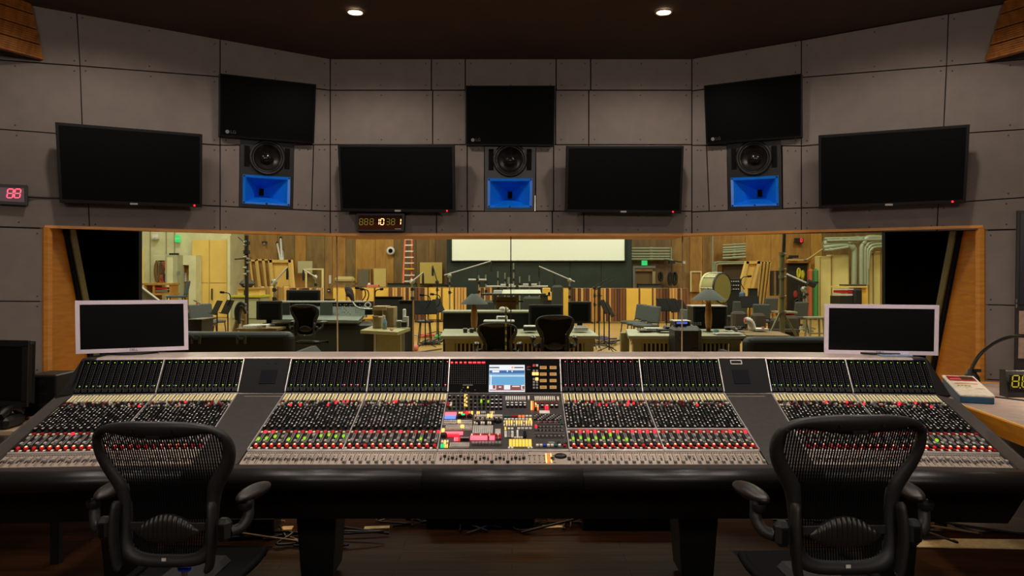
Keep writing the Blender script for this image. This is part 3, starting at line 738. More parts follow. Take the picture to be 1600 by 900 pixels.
for si, (x0, w) in enumerate(SECT):
    cw = w / 12; pl, pg = rows_lit[si]
    for c in range(12):
        x = x0 + cw * (c + .5); M = surf(x); rr = random.Random(si * 100 + c)
        st = bpy.data.objects.new('channel_strip', STR_B if w > .43 else STR_W); COL.objects.link(st); st.parent = con; st.matrix_basis = CI @ M
        bt = rr.random(); sub(BTN['o'] if bt < .8 else BTN['r'], 'lit_button', st, Matrix.Translation((cw * .08, .042, 0)))
        sub(SHORTG if (pg and ((si == 4 and c < 8) or (si == 2 and c not in (3, 7, 9)) or rr.random() < pg * .25)) else SHORT, 'short_fader', st, Matrix.Translation((cw * (.14 if si not in (2,) else -.05), .085 + .05 * rr.random(), .003)))
        sub(KN[0 if rr.random() < .7 else 1], 'rotary_knob', st, Matrix.Translation((-cw * .26, .208, 0)))
        # knobs: two staggered columns
        for j in range(14):
            y = LEN * (.375 + .027 * j)
            for k, dx in enumerate((-.24, .22)):
                top = rr.choice((M_WHITE, M_WHITE, M_LGREY, M_LGREY, M_GREY, None)) if (j + k) % 2 == 0 else rr.choice((None, None, M_GREY))
                if rr.random() < .03: top = M_TEAL
                knob6(M, dx * cw, y + k * .0055, .0062, .011, top)
        for dx in (-.3, 0, .3):
            for j in range(3):
                y = LEN * (.775 + .033 * j); u = rr.random()
                m = M_RED if u < .12 else M_CREAM if u < .30 else M_BLK if u < .78 else M_GREY
                if (si in (2, 4) and u < .06 or u < .025): m = L_RED
                buttons.box((dx * cw, y, .004), (cw * .22, .010, .008), m, M=M)
        # row of red buttons above the short faders
        u = rr.random(); m = L_RED if u < lower_red.get(si, .15) * (.9 if si in (4,) else .35) else L_REDD if u < .8 and si in (2, 3, 4, 5) else M_RED
        buttons.box((cw * .22, .170, .004), (cw * .34, .014, .009), m, M=M)
        buttons.box((cw * .34, .020, .004), (cw * .22, .012, .007), M_RED, M=M)
        buttons.box((-cw * .32, .046, .004), (cw * .2, .016, .009), M_BLK, M=M)
        # meter bridge strip
        Mb = bridge(x)
        ms = bpy.data.objects.new('meter_strip', BR_B if w > .43 else BR_W); COL.objects.link(ms); ms.parent = con; ms.matrix_basis = CI @ Mb
        red = (si == 4 and c < 11) or (si == 2 and c in (8, 9, 10)) or (si == 3 and c == 11)
        sub(LEDR if red else LEDG, 'level_light', ms, Matrix.Translation((cw * .24, .190, .001)))
        buttons.box((cw * .12, .047, .001), (.0050, .0050, .003), L_PINK if red else L_GRN, M=Mb)
        if rr.random() < .3: buttons.box((-cw * .2, .047, .001), (.003, .003, .002), L_BLU, M=Mb)
    # long fader panel in front of the section
    xm = x0 + w / 2; M = surf(xm); b = MB()
    b.box((0, -.0655, -.004), (w + .004, .111, .008), M_BEIGE)
    for c in range(12):
        dx = -w / 2 + cw * (c + .5)
        for k in (-.3, 0, .3): b.box((dx + k * cw, -.0225, .0004), (.0075, .0065, .001), M_BLK)
        b.box((dx - .2 * cw, -.074, .0004), (.009, .026, .0012), M_CONE)
        b.box((dx + .25 * cw, -.070, .0004), (.0024, .080, .001), M_BLACK)
        b.box((dx - .2 * cw, -.050, .0006), (.010, .0045, .0015), M_RED if si in (4,) and c < 8 else M_CONE)
        b.box((dx + .49 * cw, -.066, .0004), (.0012, .105, .0008), M_STRIP)
    fp = part(b, 'fader_panel', M)
    for c in range(12):
        dx = -w / 2 + cw * (c + .5); rr = random.Random(si * 50 + c)
        y = -.104 if si in (3, 4) or rr.random() < .75 else -.06 + .02 * rr.random()
        if si in (0, 7, 1, 6, 2): y = -.062 - .022 * rr.random()
        sub(FAD if si not in (0, 1, 7) else FAD, 'fader', fp, Matrix.Translation((dx + .25 * cw, y, .0005)))
    b = MB(); b.box((0, -.004, .002), (w + .004, .013, .012), M_RAIL, bev=.003); part(b, 'palm_rail', M)
# extra aluminium bar along the right-hand inner sections
b = MB(); b.box((0, 0, .006), (.885, .008, .012), M_RAIL, bev=.002); part(b, 'cross_bar', surf(.745) @ Matrix.Translation((.005, .190, 0)))
# divider ribs
for x in (-2.265, -1.834, -1.404, -1.188, -.747, -.307, .307, .747, 1.188, 1.404, 1.834, 2.265):
    if x in (-2.265, 2.265): continue
    b = MB(); b.box((0, LEN / 2, .004), (.0055, LEN + .004, .012), M_RAIL, bev=.001); part(b, 'divider_rib', surf(x))
    b = MB(); b.box((0, BLEN / 2, .002), (.0055, BLEN - .01, .008), M_RAIL, bev=.001); part(b, 'divider_rib', bridge(x))
# plain wedges with a small display each
M_NAVY = mat('navy_glass', (12, 13, 24), .6, spec=.1); M_WEDGE = mat('wedge_charcoal', (48, 43, 40), .6, 0, var=.18, scale=30)
for sg in (-1, 1):
    xw = sg * 1.296; b = MB(); y0, y1 = -.122, LEN
    xo = lambda y: sg * (1.404 + y * math.cos(SL) * math.sin(WA))
    b.prism([(sg * 1.192, y0, .003), (xo(y0), y0, .003), (xo(y1), y1, .003), (sg * 1.192, y1, .003)], (0, 0, -.012), M_WEDGE); b.box((xw, LEN * .945, .0035), (.20, .004, .002), M_BEIGE); part(b, 'blank_wedge', surf(0))
    xo2 = lambda y: sg * (1.404 + (.560 + y * math.cos(BS)) * math.sin(WA)) - xw; b = MB(); b.prism([(sg * 1.192 - xw, 0, .002), (xo2(0), 0, .002), (xo2(BLEN), BLEN, .002), (sg * 1.192 - xw, BLEN, .002)], (0, 0, -.008), mat('bridge_blank', (24, 23, 25), .6, spec=.15)); wg = part(b, 'bridge_blank', bridge(xw))
    b = MB(); b.box((0, .095, .003), (.088, .085, .003), M_NAVY); o = b.build('dark_display', wg)
    if sg > 0:
        b = MB()
        for dx, dy, sx, sy in ((0, .011, .062, .004), (0, -.011, .062, .004), (-.03, 0, .004, .024), (.03, 0, .004, .024)): b.box((dx - .012, .185 + dy, .003), (sx, sy, .004), M_WHITE)
        b.build('display_frame', wg)
    else:
        for dx in (-.02, .022, .03):
            b = MB(); b.tube([(dx, .178, .001), (dx, .178, .004)], .003, M_NAVY, 8); b.build('sensor_hole', wg)
# ---------------------------------------------------------------- centre section
MC = surf(0.0); MCI = MC.inverted(); BC = bridge(0.0); BCI = BC.inverted()
EYE = Vector((0, 0, CH))
def on(Mi, px, py):
    a = Mi @ EYE; d = (Mi @ P(px, py, 1.0)) - a; t = -a.z / d.z; q = a + d * t
    return q.x, q.y
def s5(u, v): return on(MCI, 690 + u / 7.83, 615 + v / 7.83)
def s6(u, v): return on(MCI, 780 + u / 7.83, 615 + v / 7.83)
def s4(u, v): return on(BCI, 690 + u / 8.205, 550 + v / 8.205)
b = MB(); b.box((0, LEN / 2 + .006, -.004), (.606, LEN - .012, .008), mat('centre_plate', (60, 57, 55), .45)); part(b, 'centre_plate', MC)
def rect(fn, u0, v0, u1, v1):
    a = fn(u0, v0); c = fn(u1, v0); d = fn(u1, v1); e = fn(u0, v1)
    return (a[0] + c[0] + d[0] + e[0]) / 4, (a[1] + c[1] + d[1] + e[1]) / 4, abs(c[0] + d[0] - a[0] - e[0]) / 2, abs(a[1] + c[1] - d[1] - e[1]) / 2
def plate(fn, u0, v0, u1, v1, m, name='module_plate', h=.003):
    x, y, sx, sy = rect(fn, u0, v0, u1, v1); b = MB(); b.box((x, y, h / 2), (sx, sy, h), m, bev=.0008); part(b, name, MC)
def bank(fn, u0, v0, u1, v1, nx, ny, m, h=.007, fill=.72, each=None, base=.002):
    for i in range(nx):
        for j in range(ny):
            x, y, sx, sy = rect(fn, u0 + (u1 - u0) * i / nx, v0 + (v1 - v0) * j / ny, u0 + (u1 - u0) * (i + 1) / nx, v0 + (v1 - v0) * (j + 1) / ny)
            mm_ = m[(i + j * nx) % len(m)] if isinstance(m, (list, tuple)) else m
            if mm_ is None: continue
            if each:
                b = MB(); b.box((x, y, base + h / 2), (sx * fill, sy * fill, h), mm_, bev=.001); part(b, each, MC)
            else: buttons.box((x, y, base + h / 2), (sx * fill, sy * fill, h), mm_, M=MC)
def kn(fn, u, v, r=.008, top=M_LGREY, h=.014):
    x, y = fn(u, v); knob6(MC, x, y, r, h, top)
rr = random.Random(5)
for i in range(13):
    for j in range(4):
        u = 100 + i * 52; v = 55 + j * 46
        if u > 600 and j > 0: kn(s5, u, v, .009, M_LGREY if (i + j) % 2 else M_WHITE)
        else: kn(s5, u, v, .0075, rr.choice((M_GREY, None, M_LGREY, None)))
bank(s5, 275, 25, 318, 190, 2, 6, [L_AMB, L_YEL, None, L_AMB], .009)
bank(s5, 470, 88, 500, 122, 1, 1, L_GRN, .01); bank(s5, 556, 88, 586, 122, 1, 1, L_GRN, .01)
bank(s5, 62, 120, 130, 180, 2, 1, [M_RED, M_CREAM], .01)
bank(s5, 42, 246, 182, 280, 8, 1, L_PINK, .008, .95); bank(s5, 36, 284, 174, 318, 8, 1, L_BLU, .008, .9)
bank(s5, 205, 238, 262, 264, 2, 1, L_AMB); bank(s5, 262, 232, 388, 266, 4, 1, [L_REDD, L_RED, L_ORG, L_AMB], .009)
for u, m_ in ((265, L_EMER), (212, None), (345, None)): kn(s5, u, 290, .015, m_, .016)
plate(s5, 20, 332, 374, 388, M_BEIGE); bank(s5, 24, 336, 370, 384, 13, 2, M_LGREY, .006); bank(s5, 190, 345, 242, 378, 1, 1, L_AMB, .012)
plate(s5, 45, 398, 374, 452, M_BEIGE); bank(s5, 50, 402, 370, 448, 13, 2, M_LGREY, .006); bank(s5, 222, 405, 282, 442, 1, 1, L_AMB, .012)
bank(s5, -4, 448, 42, 486, 1, 1, L_AMB, .012); kn(s5, 30, 525, .018, None, .016)
bank(s5, 40, 484, 262, 512, 9, 1, L_PINK, .008, .95); bank(s5, 72, 512, 214, 534, 6, 1, L_RED, .008, .95); bank(s5, 150, 552, 228, 590, 3, 1, [L_PINK, L_PINK, L_RED], .009)
for u in (250, 285, 320): kn(s5, u, 570, .011, M_GREY)
bank(s5, -8, 588, 90, 628, 3, 1, [M_CREAM, L_AMB, M_CREAM], .01); bank(s5, -14, 638, 80, 674, 4, 1, [L_EMER, L_EMER, L_YEL, L_YEL], .01)
plate(s5, 96, 606, 340, 664, M_BEIGE); bank(s5, 100, 610, 336, 660, 12, 3, M_LGREY, .005)
bank(s5, 425, 232, 470, 256, 2, 1, L_AMB); bank(s5, 585, 232, 650, 256, 3, 1, [M_CREAM, L_AMB, M_CREAM]); bank(s5, 480, 232, 540, 256, 3, 1, M_LGREY)
plate(s5, 398, 262, 745, 322, M_BEIGE); bank(s5, 402, 266, 742, 300, 14, 1, M_LGREY, .006); bank(s5, 552, 270, 628, 310, 2, 1, L_AMB, .011); bank(s5, 402, 302, 742, 320, 12, 1, [M_BLK, M_LGREY], .006)
bank(s5, 392, 358, 640, 392, 9, 1, [M_CREAM, M_CREAM, M_BLK], .008)
for u in (440, 535, 620, 665, 715, 690): kn(s5, u, 345 + (u % 7) * 3, .012, None)
for i in range(10): plate(s5, 380 + i * 25, 400, 401 + i * 25, 496, M_LGREY, 'control_lever', .006)
plate(s5, 655, 436, 722, 496, M_LGREY)
bank(s5, 356, 506, 732, 532, 14, 1, [M_CREAM, L_REDD, M_RED, M_RED], .007); bank(s5, 352, 536, 560, 574, 8, 1, L_PINK, .009, .96); bank(s5, 585, 536, 650, 574, 3, 1, L_PINK, .009, .96); bank(s5, 660, 536, 732, 574, 3, 1, [M_RED, M_GREY], .006)
bank(s5, 366, 604, 732, 640, 9, 1, M_GREY, .010)
bank(s6, 74, 38, 326, 110, 10, 1, M_WHITE, .008, .62); bank(s6, 346, 38, 374, 100, 1, 1, M_WHITE, .008, .7); bank(s6, 430, 38, 685, 112, 11, 1, [M_WHITE, M_CREAM], .008, .62); bank(s6, 704, 46, 736, 104, 1, 1, M_CREAM, .008, .7)
for i in range(5):
    for j in range(2): kn(s6, 105 + i * 52, 140 + j * 28, .010, M_WHITE)
for i in range(5):
    for j in range(2): kn(s6, 470 + i * 58, 142 + j * 28, .010, M_RED if j == 0 else M_WHITE)
bank(s6, 384, 112, 424, 210, 2, 3, [L_AMB, L_ORG], .011); bank(s6, 436, 130, 484, 214, 2, 3, [L_AMB, M_BLK, L_ORG], .010); bank(s6, 556, 160, 604, 206, 2, 2, L_RED, .011)
plate(s6, 490, 214, 618, 248, M_WHITE, 'paper_tag', .004)
bank(s6, 426, 266, 762, 334, 16, 5, [M_BLK, M_LGREY, M_BLK, M_GREY, M_BLK], .005)
bank(s6, 52, 278, 405, 300, 8, 1, [M_TEAL, M_TEAL, M_RED, M_RED, L_ORG, L_ORG, M_WHITE, M_WHITE], .007); bank(s6, 56, 318, 402, 336, 8, 1, [M_WHITE] * 7 + [L_AMB], .007)
bank(s6, 48, 344, 408, 378, 12, 1, [M_CREAM, L_AMB, L_YEL, L_AMB], .008, .66); bank(s6, 48, 378, 408, 416, 12, 1, M_CREAM, .006, .6)
bank(s6, 60, 428, 92, 456, 1, 1, L_YEL, .009); bank(s6, 100, 430, 180, 456, 2, 1, M_WHITE); bank(s6, 215, 430, 405, 450, 4, 1, M_WHITE)
bank(s6, 58, 470, 182, 548, 3, 4, [M_WHITE, M_GREY, M_WHITE], .006); plate(s6, 212, 460, 236, 546, M_WHITE, 'control_lever', .007); plate(s6, 298, 474, 330, 546, M_NAVY, 'dark_module', .008); bank(s6, 180, 542, 290, 560, 4, 1, M_WHITE)
bank(s6, 118, 578, 398, 660, 7, 1, L_YEL, .010, .86, each='yellow_button')
bank(s6, 100, 668, 180, 688, 2, 1, M_WHITE); bank(s6, 342, 666, 412, 688, 2, 1, M_WHITE)
for v0, v1 in ((342, 384), (396, 440), (450, 500), (512, 544)): plate(s6, 432, v0, 788, v1, M_BODY, 'module_plate', .004)
bank(s6, 470, 352, 740, 372, 12, 1, [M_GREY, M_RED, M_BLK], .006); bank(s6, 470, 412, 780, 430, 14, 1, [M_BLK, M_GREY], .007); bank(s6, 470, 455, 780, 472, 14, 1, [M_BLK, M_GREY], .007); bank(s6, 445, 522, 800, 540, 14, 1, [M_BLK, M_GREY], .006)
bank(s6, 434, 404, 466, 436, 1, 1, L_RED, .011); bank(s6, 436, 452, 470, 472, 1, 1, M_TEAL, .008); bank(s6, 746, 348, 780, 390, 1, 2, M_TEAL, .008)
bank(s6, 444, 634, 762, 660, 7, 1, [M_WHITE, M_CREAM, mat('blue_key', (30, 80, 190), .4), M_CREAM, M_WHITE, M_TEAL, M_WHITE], .008); bank(s6, 778, 636, 824, 662, 1, 1, M_RED, .008); bank(s6, 590, 600, 690, 630, 1, 1, M_GREY, .006)
x, y, sx, sy = rect(s6, 706, 584, 830, 632); b = MB(); b.lathe([(1, 0), (1, .006), (.8, .009), (.75, .004), (0, .004)], M_BLK, 28, Matrix.Translation((x, y, 0)) @ Matrix.Diagonal((sx / 2, sy / 2, 1, 1))); part(b, 'jog_ring', MC)
# centre fader panel
b = MB(); b.box((0, -.0655, -.004), (.612, .111, .008), M_BEIGE)
for i in range(40): b.box((-.296 + i * .0105, -.0225, .0004), (.006, .0065, .001), M_BLK)
for i in range(11): b.box((-.285 + i * .036, -.074, .0004), (.009, .026, .0012), M_CONE); b.box((-.285 + i * .036, -.050, .0005), (.010, .0045, .0014), M_RED if i % 3 == 0 else M_CONE); b.box((-.267 + i * .036, -.070, .0004), (.0024, .080, .001), M_BLACK)
for i in range(6): b.box((.120 + i * .0225, -.045, .0004), (.013, .006, .001), M_BLK); b.box((.120 + i * .0225, -.072, .0004), (.0022, .030, .001), M_BLACK); b.box((.120 + i * .0225, -.104, .0004), (.010, .005, .001), M_BLK)
fp = part(b, 'fader_panel', MC)
for i in range(11): sub(FADD, 'fader', fp, Matrix.Translation((-.267 + i * .036, -.055 if i in (0, 2) else -.104 if i in (4, 6, 8) else -.07, .0005)))
b = MB(); b.box((0, -.004, .002), (.612, .013, .012), M_RAIL, bev=.003); part(b, 'palm_rail', MC)
for k, (dx, m_) in enumerate(((.196, L_AMB), (.207, L_ORG), (.218, L_AMB))): b = MB(); b.box((dx, -.07, .003), (.007, .075, .006), m_, bev=.001); part(b, 'glowing_key', MC)
b = MB(); b.lathe([(1, 0), (1, .008), (.8, .012), (0, .012)], M_BLK, 28, Matrix.Translation((.262, -.055, 0)) @ Matrix.Diagonal((.028, .017, 1, 1))); part(b, 'jog_wheel', MC)
for dx in (.222, .300): b = MB(); b.box((dx, -.076, .004), (.014, .022, .008), M_BLK, bev=.002); part(b, 'jog_key', MC)
# centre of the meter bridge
b = MB(); b.box((0, BLEN / 2, -.003), (.606, BLEN - .004, .007), mat('bridge_gloss', (7, 7, 8), .6, spec=.05)); part(b, 'bridge_centre', BC)
def bbox(fn, u0, v0, u1, v1, m, name, h=.003, base=.0005, parent=None, bev=0):
    x, y, sx, sy = rect(fn, u0, v0, u1, v1); b = MB(); b.box((x, y, base + h / 2), (sx, sy, h), m, bev=bev)
    o = part(b, name, BC)
    if parent is not None: o.parent = parent; o.matrix_basis = wmat(parent).inverted() @ BC
    return o
for i in range(8):
    u = 117 + i * 57; bbox(s4, u, 128, u + (42 if i > 3 else 30), 147, L_RED, 'peak_light')
dm = mat('meter_dot2', (96, 96, 100), .5)
for i in range(17):
    for j in range(11):
        x, y = s4(122 + i * 27.4, 165 + j * 24); buttons.box((x, y, .001), (.0028, .0028, .0015), dm, M=BC)
bbox(s4, 270, 420, 400, 428, M_GREY, 'printed_line', .001); bbox(s4, 328, 445, 346, 466, L_YEL, 'status_light')
for k, (u, v) in enumerate(((250, 480), (270, 455), (300, 500), (340, 515), (420, 485), (240, 505))): bbox(s4, u, v, u + 16, v + 10, M_BODY, 'small_key')
scr = bbox(s4, 608, 170, 1067, 512, glow('screen_white', (235, 240, 248), .95), 'console_screen', .004)
S_SKY = glow('screen_sky', (88, 172, 222), .85); S_BLUE = glow('screen_blue', (24, 100, 170), .8); S_PALE = glow('screen_pale', (196, 220, 238), .9); S_TEAL = glow('screen_teal', (30, 70, 76), .7); S_BROWN = glow('screen_brown', (146, 62, 52), .75)
for u0, v0, u1, v1, m_ in ((612, 240, 1063, 280, S_BLUE), (612, 280, 1063, 300, S_SKY), (612, 300, 1063, 322, S_PALE), (612, 322, 1063, 428, S_SKY), (612, 198, 745, 212, S_TEAL), (928, 198, 1050, 212, S_TEAL),
                           (656, 430, 690, 476, S_BROWN), (700, 430, 800, 490, S_BROWN), (880, 430, 1020, 496, S_BROWN), (1034, 440, 1063, 480, S_BROWN), (640, 250, 660, 270, S_BLUE), (612, 488, 1063, 498, S_BROWN)):
    bbox(s4, u0, v0, u1, v1, m_, 'screen_area', .0006, .0046, scr)
for u0, v0, u1, v1 in ((650, 244, 740, 268), (836, 242, 850, 262), (896, 246, 912, 262), (735, 448, 765, 462), (905, 440, 1000, 452), (740, 188, 930, 222), (625, 300, 640, 428)): bbox(s4, u0, v0, u1, v1, glow('screen_hi', (240, 245, 250), .95), 'screen_area', .0008, .005, scr)
bbox(s4, 895, 196, 922, 214, L_ORG, 'screen_area', .001, .0055, scr)
xx, yy = s4(1115, 226); text('Neve', 'maker_lettering', con, .009, BC @ Matrix.Translation((xx, yy, .001)), M_LGREY)
b = MB(); zz = [(1090, 208), (1104, 182), (1112, 204), (1124, 184), (1140, 196)]
for i in range(4):
    a = Vector((*s4(*zz[i]), .001)); c = Vector((*s4(*zz[i + 1]), .001)); d = (c - a).normalized(); q = Vector((-d.y, d.x, 0)) * .0012
    b.prism([a - q, c - q, c + q, a + q], (0, 0, .001), M_RED)
part(b, 'maker_emblem', BC)
bbox(s4, 1168, 164, 1196, 190, L_REDD, 'lit_key', .005); bbox(s4, 1208, 164, 1238, 190, M_LGREY, 'small_key', .005)
bbox(s4, 1160, 266, 1200, 300, L_AMB, 'lit_key', .006); bbox(s4, 1203, 266, 1243, 300, L_AMB, 'lit_key', .006); bbox(s4, 1202, 334, 1240, 366, L_AMB, 'lit_key', .006)
for u in (1170, 1210):
    for v in (232, 338, 376, 412, 450):
        if (u, v) != (1210, 338): bbox(s4, u, v, u + 26, v + 24, M_GREY, 'small_key', .004)
M_AMBD = glow('amber_display', (190, 140, 60), .55, (150, 110, 50))
for u in (1260, 1386):
    for v in (185, 269, 352, 437):
        d = bbox(s4, u, v, u + 86, v + 36, M_AMBD, 'amber_display', .004)
        bbox(s4, u + 8, v + 10, u + 78, v + 14, mat('amber_ink', (90, 60, 20), .5), 'display_line', .0008, .0045, d); bbox(s4, u + 8, v + 22, u + 70, v + 25, mat('amber_ink'), 'display_line', .0008, .0045, d)
part(knobs, 'control_knob', kind='stuff'); part(buttons, 'push_button', kind='stuff')
# ------------------------------------------------------------------ silver monitors on the console
def desk_monitor(Q, frame, name, label, group=None, foot=None, base_z=None, bez=.0185, lettering=True, depth=.05):
    Q = [Vector(q) for q in Q]
    x = (Q[1] - Q[0]).normalized(); nn = (Q[3] - Q[0]).cross(Q[1] - Q[0]).normalized()
    if nn.y > 0: nn = -nn
    W = (Q[1] - Q[0]).length; H = (Q[3] - Q[0]).length; y = nn.cross(x)
    c = (Q[2] + Q[3]) / 2; bz = base_z if base_z is not None else c.z - .03
    r = thing(name, label, 'computer monitor', (c.x, c.y, bz), 0, group)
    b = MB(); s, t = bez / W, bez / H
    for (a, e, f, g) in ((0, 0, 1, t), (0, 1 - t, 1, 1), (0, t, s, 1 - t), (1 - s, t, 1, 1 - t)): b.prism([bil(Q, a, e), bil(Q, f, e), bil(Q, f, g), bil(Q, a, g)], -nn * .02, frame)
    b.build('frame', r, world=True, bevel=.002)
    b = MB(); b.prism([bil(Q, a, e) - nn * .004 for a, e in ((s, t), (1 - s, t), (1 - s, 1 - t), (s, 1 - t))], -nn * .004, M_SCREEN); b.build('screen', r, world=True)
    b = MB(); b.prism([bil(Q, a, e) - nn * .018 for a, e in ((.03, .04), (.97, .04), (.97, .96), (.03, .96))], -nn * depth, M_BLK); b.build('rear_shell', r, world=True, bevel=.008)
    q = bil(Q, .5, .6) - nn * (.02 + depth); g = Vector((q.x, q.y, bz))
    b = MB(); b.prism([g - x * .05, g + x * .05, q + x * .04, q - x * .04], -nn * .03, M_BLK); b.build('stand_neck', r, world=True)
    b = MB(); f = Vector((c.x, c.y, bz)) - nn * .05
    ring = [f + x * math.cos(a) * .13 + Vector((nn.x, nn.y, 0)).normalized() * math.sin(a) * .085 for a in [i * math.pi / 12 for i in range(24)]]
    b.prism(ring, (0, 0, .010), M_BLK); b.build('stand_base', r, world=True)
    if lettering:
        M = Matrix.Identity(4); z = x.cross(y); o = bil(Q, .5, 1 - t * .5) + nn * .0008
        for i in range(3): M[i][0] = x[i]; M[i][1] = y[i]; M[i][2] = z[i]; M[i][3] = o[i]
        text('DELL', 'maker_lettering', r, .019, M, M_BLK)
    return r
desk_monitor([P(117.5, 470.5, 4.10), P(292.5, 469, 4.33), P(294, 546, 4.33), P(119, 552.5, 4.10)], mat('monitor_silver', (242, 228, 242), .45, .0, var=.03), 'desk_monitor', 'silver-framed computer monitor standing on the left end of the console', 'silver monitors on the console', base_z=1.178)
desk_monitor([P(1289.5, 475.5, 4.28), P(1467, 477.5, 4.12), P(1465.5, 555, 4.12), P(1288.5, 552, 4.28)], mat('monitor_silver'), 'desk_monitor', 'silver-framed computer monitor standing on the right end of the console', 'silver monitors on the console', base_z=1.178)
# thin pad under the right-hand monitor
b = MB(); b.box((0, 0, .004), (.17, .10, .006), mat('pale_blue_paper', (150, 170, 200), .6)); o = b.build('paper_pad'); o.matrix_basis = Matrix.Translation((P(1400, 557, 4.13).x, 4.16, 1.1755)) @ Matrix.Rotation(-.1, 4, 'Z')
tag(o, 'thin paper pad lying under the right silver monitor', 'paper')

# ------------------------------------------------------------------ left-hand table and what stands on it
M_TABLE = mat('cream_table', (186, 160, 132), .5, var=.06)
t = thing('side_table', 'pale table beyond the left end of the console', 'table', (-3.02, 4.45, 0))
b = MB(); b.box((0, 0, .745), (.98, .66, .03), M_TABLE, bev=.004); b.build('table_top', t)
for sx in (-.44, .44):
    for sy in (-.28, .28): b = MB(); b.box((sx, sy, .365), (.05, .05, .73), M_BLK, bev=.004); b.build('leg', t)
desk_monitor([P(-70, 531, 4.22), P(43.5, 533, 4.22), P(41, 636, 4.22), P(-70, 633, 4.22)], M_BEZEL, 'desk_monitor', 'black computer monitor at the left edge, on the pale side table', base_z=.762, bez=.03, lettering=False, depth=.06)
t = thing('equipment_box', 'low black equipment box under the small black speaker', 'box', (P(77, 650, 4.5).x, 4.52, .761))
b = MB(); b.box((0, 0, .052), (.24, .22, .104), M_BLK, bev=.004); b.build('case', t)
b = MB(); b.box((-.04, -.111, .05), (.14, .004, .07), M_BLACK, bev=.001); b.build('front_panel', t)
for dx, m_ in ((-.06, M_RED), (-.045, M_OLIVE), (-.03, mat('violet_plug', (120, 90, 150), .5))): b = MB(); b.tube([(dx, -.11, .02), (dx, -.135, .018)], .006, m_, 8); b.build('plug', t)
t = thing('small_speaker', 'small black cube speaker on a low black box left of the console', 'speaker', (P(80, 622, 4.5).x, 4.52, .866))
b = MB(); b.box((0, 0, .083), (.17, .22, .166), M_BLK, bev=.006); b.build('cabinet', t)
b = MB(); b.box((0, -.112, .083), (.15, .006, .146), M_BLACK, bev=.003); b.build('grille', t)
b = MB(); b.lathe([(.026, 0), (.022, -.003), (.012, -.005), (0, -.003)], M_BLACK, 20, Matrix.Translation((0, -.116, .11)) @ Matrix.Rotation(math.radians(-90), 4, 'X')); b.build('driver', t)
b = MB(); b.box((0, -.116, .055), (.07, .003, .008), M_BLK2); b.build('badge_bar', t)
t = thing('paper_cup', 'small white cup beside the small black speaker', 'cup', P(54, 622, 4.44))
t.matrix_basis = Matrix.Translation((P(54, 622, 4.46).x - .005, 4.43, .866)); b = MB(); b.lathe([(0, 0), (.013, 0), (.017, .034), (.0175, .035), (.0155, .033), (.012, .004), (0, .003)], M_WHITE, 16); b.build('cup_wall', t)
t = thing('telephone', 'rounded black desk telephone at the left edge of the console', 'telephone', (P(5, 690, 4.05).x - .13, 4.21, .761))
b = MB(); b.box((0, 0, .035), (.20, .18, .07), M_BLK, bev=.02); b.build('base', t)
b = MB(); b.tube(cr_spline([(.06, -.09, .075), (.065, -.03, .105), (.065, .03, .105), (.06, .09, .075)], 5), [.026] * 5 + [.018] * 6 + [.026] * 5, M_BLK, 10); b.build('handset', t)
b = MB(); b.tube(cr_spline([(-2.80, 4.24, .766), (-2.72, 4.3, .768), (-2.66, 4.2, .768), (-2.62, 4.33, .768), (-2.56, 4.36, .77)], 6), .006, M_WHITE, 6); o = b.build('white_cable'); tag(o, 'white cable lying on the pale side table at the left', 'cable')

# ------------------------------------------------------------------ right-hand side desk
M_DESK = mat('desk_laminate', (182, 160, 148), .5, var=.14, scale=18)
ZD = .92
E0, E1 = Vector((2.47, 4.13, ZD)), Vector((2.375, 3.3, ZD))
dd = (E1 - E0).normalized(); E0 = E0 - dd * .16; E1 = E1 + dd * .03
t = thing('side_desk', 'grey side desk with an orange wood edge at the right end of the console', 'desk', (3.0, 4.2, 0))
far = Vector((3.52, 4.77, ZD)); nr = Vector((3.52, E1.y, ZD)); fl = Vector((E0.x + .05, 4.98, ZD))
b = MB(); b.prism([E0, E1, nr, far, fl], (0, 0, -.025), M_DESK); b.build('desk_top', t, world=True)
pn = Vector((dd.y, -dd.x, 0)); pn = pn if pn.x < 0 else -pn
b = MB(); b.prism([E0, E1, E1 + Vector((0, 0, -.085)), E0 + Vector((0, 0, -.085))], pn * .014, M_ORANGE); b.build('wood_edge', t, world=True)
b = MB(); b.prism([far, fl, fl + Vector((0, 0, .008)), far + Vector((0, 0, .008))], (-.004, -.012, 0), M_TRIM); b.build('back_lip', t, world=True)
for lx, ly in ((3.44, 4.68), (3.44, 3.4), (2.75, 4.72)): b = MB(); b.box((lx, ly, .445), (.05, .05, .89), M_BLACK); b.build('leg', t, world=True)
b = MB(); b.prism([E0 + Vector((0, 0, .0005)), E1 + Vector((0, 0, .0005)), E1 - pn * .012 + Vector((0, 0, .0005)), E0 - pn * .012 + Vector((0, 0, .0005))], (0, 0, .002), mat('pale_lipping', (250, 196, 104), .4)); b.build('edge_lipping', t, world=True)
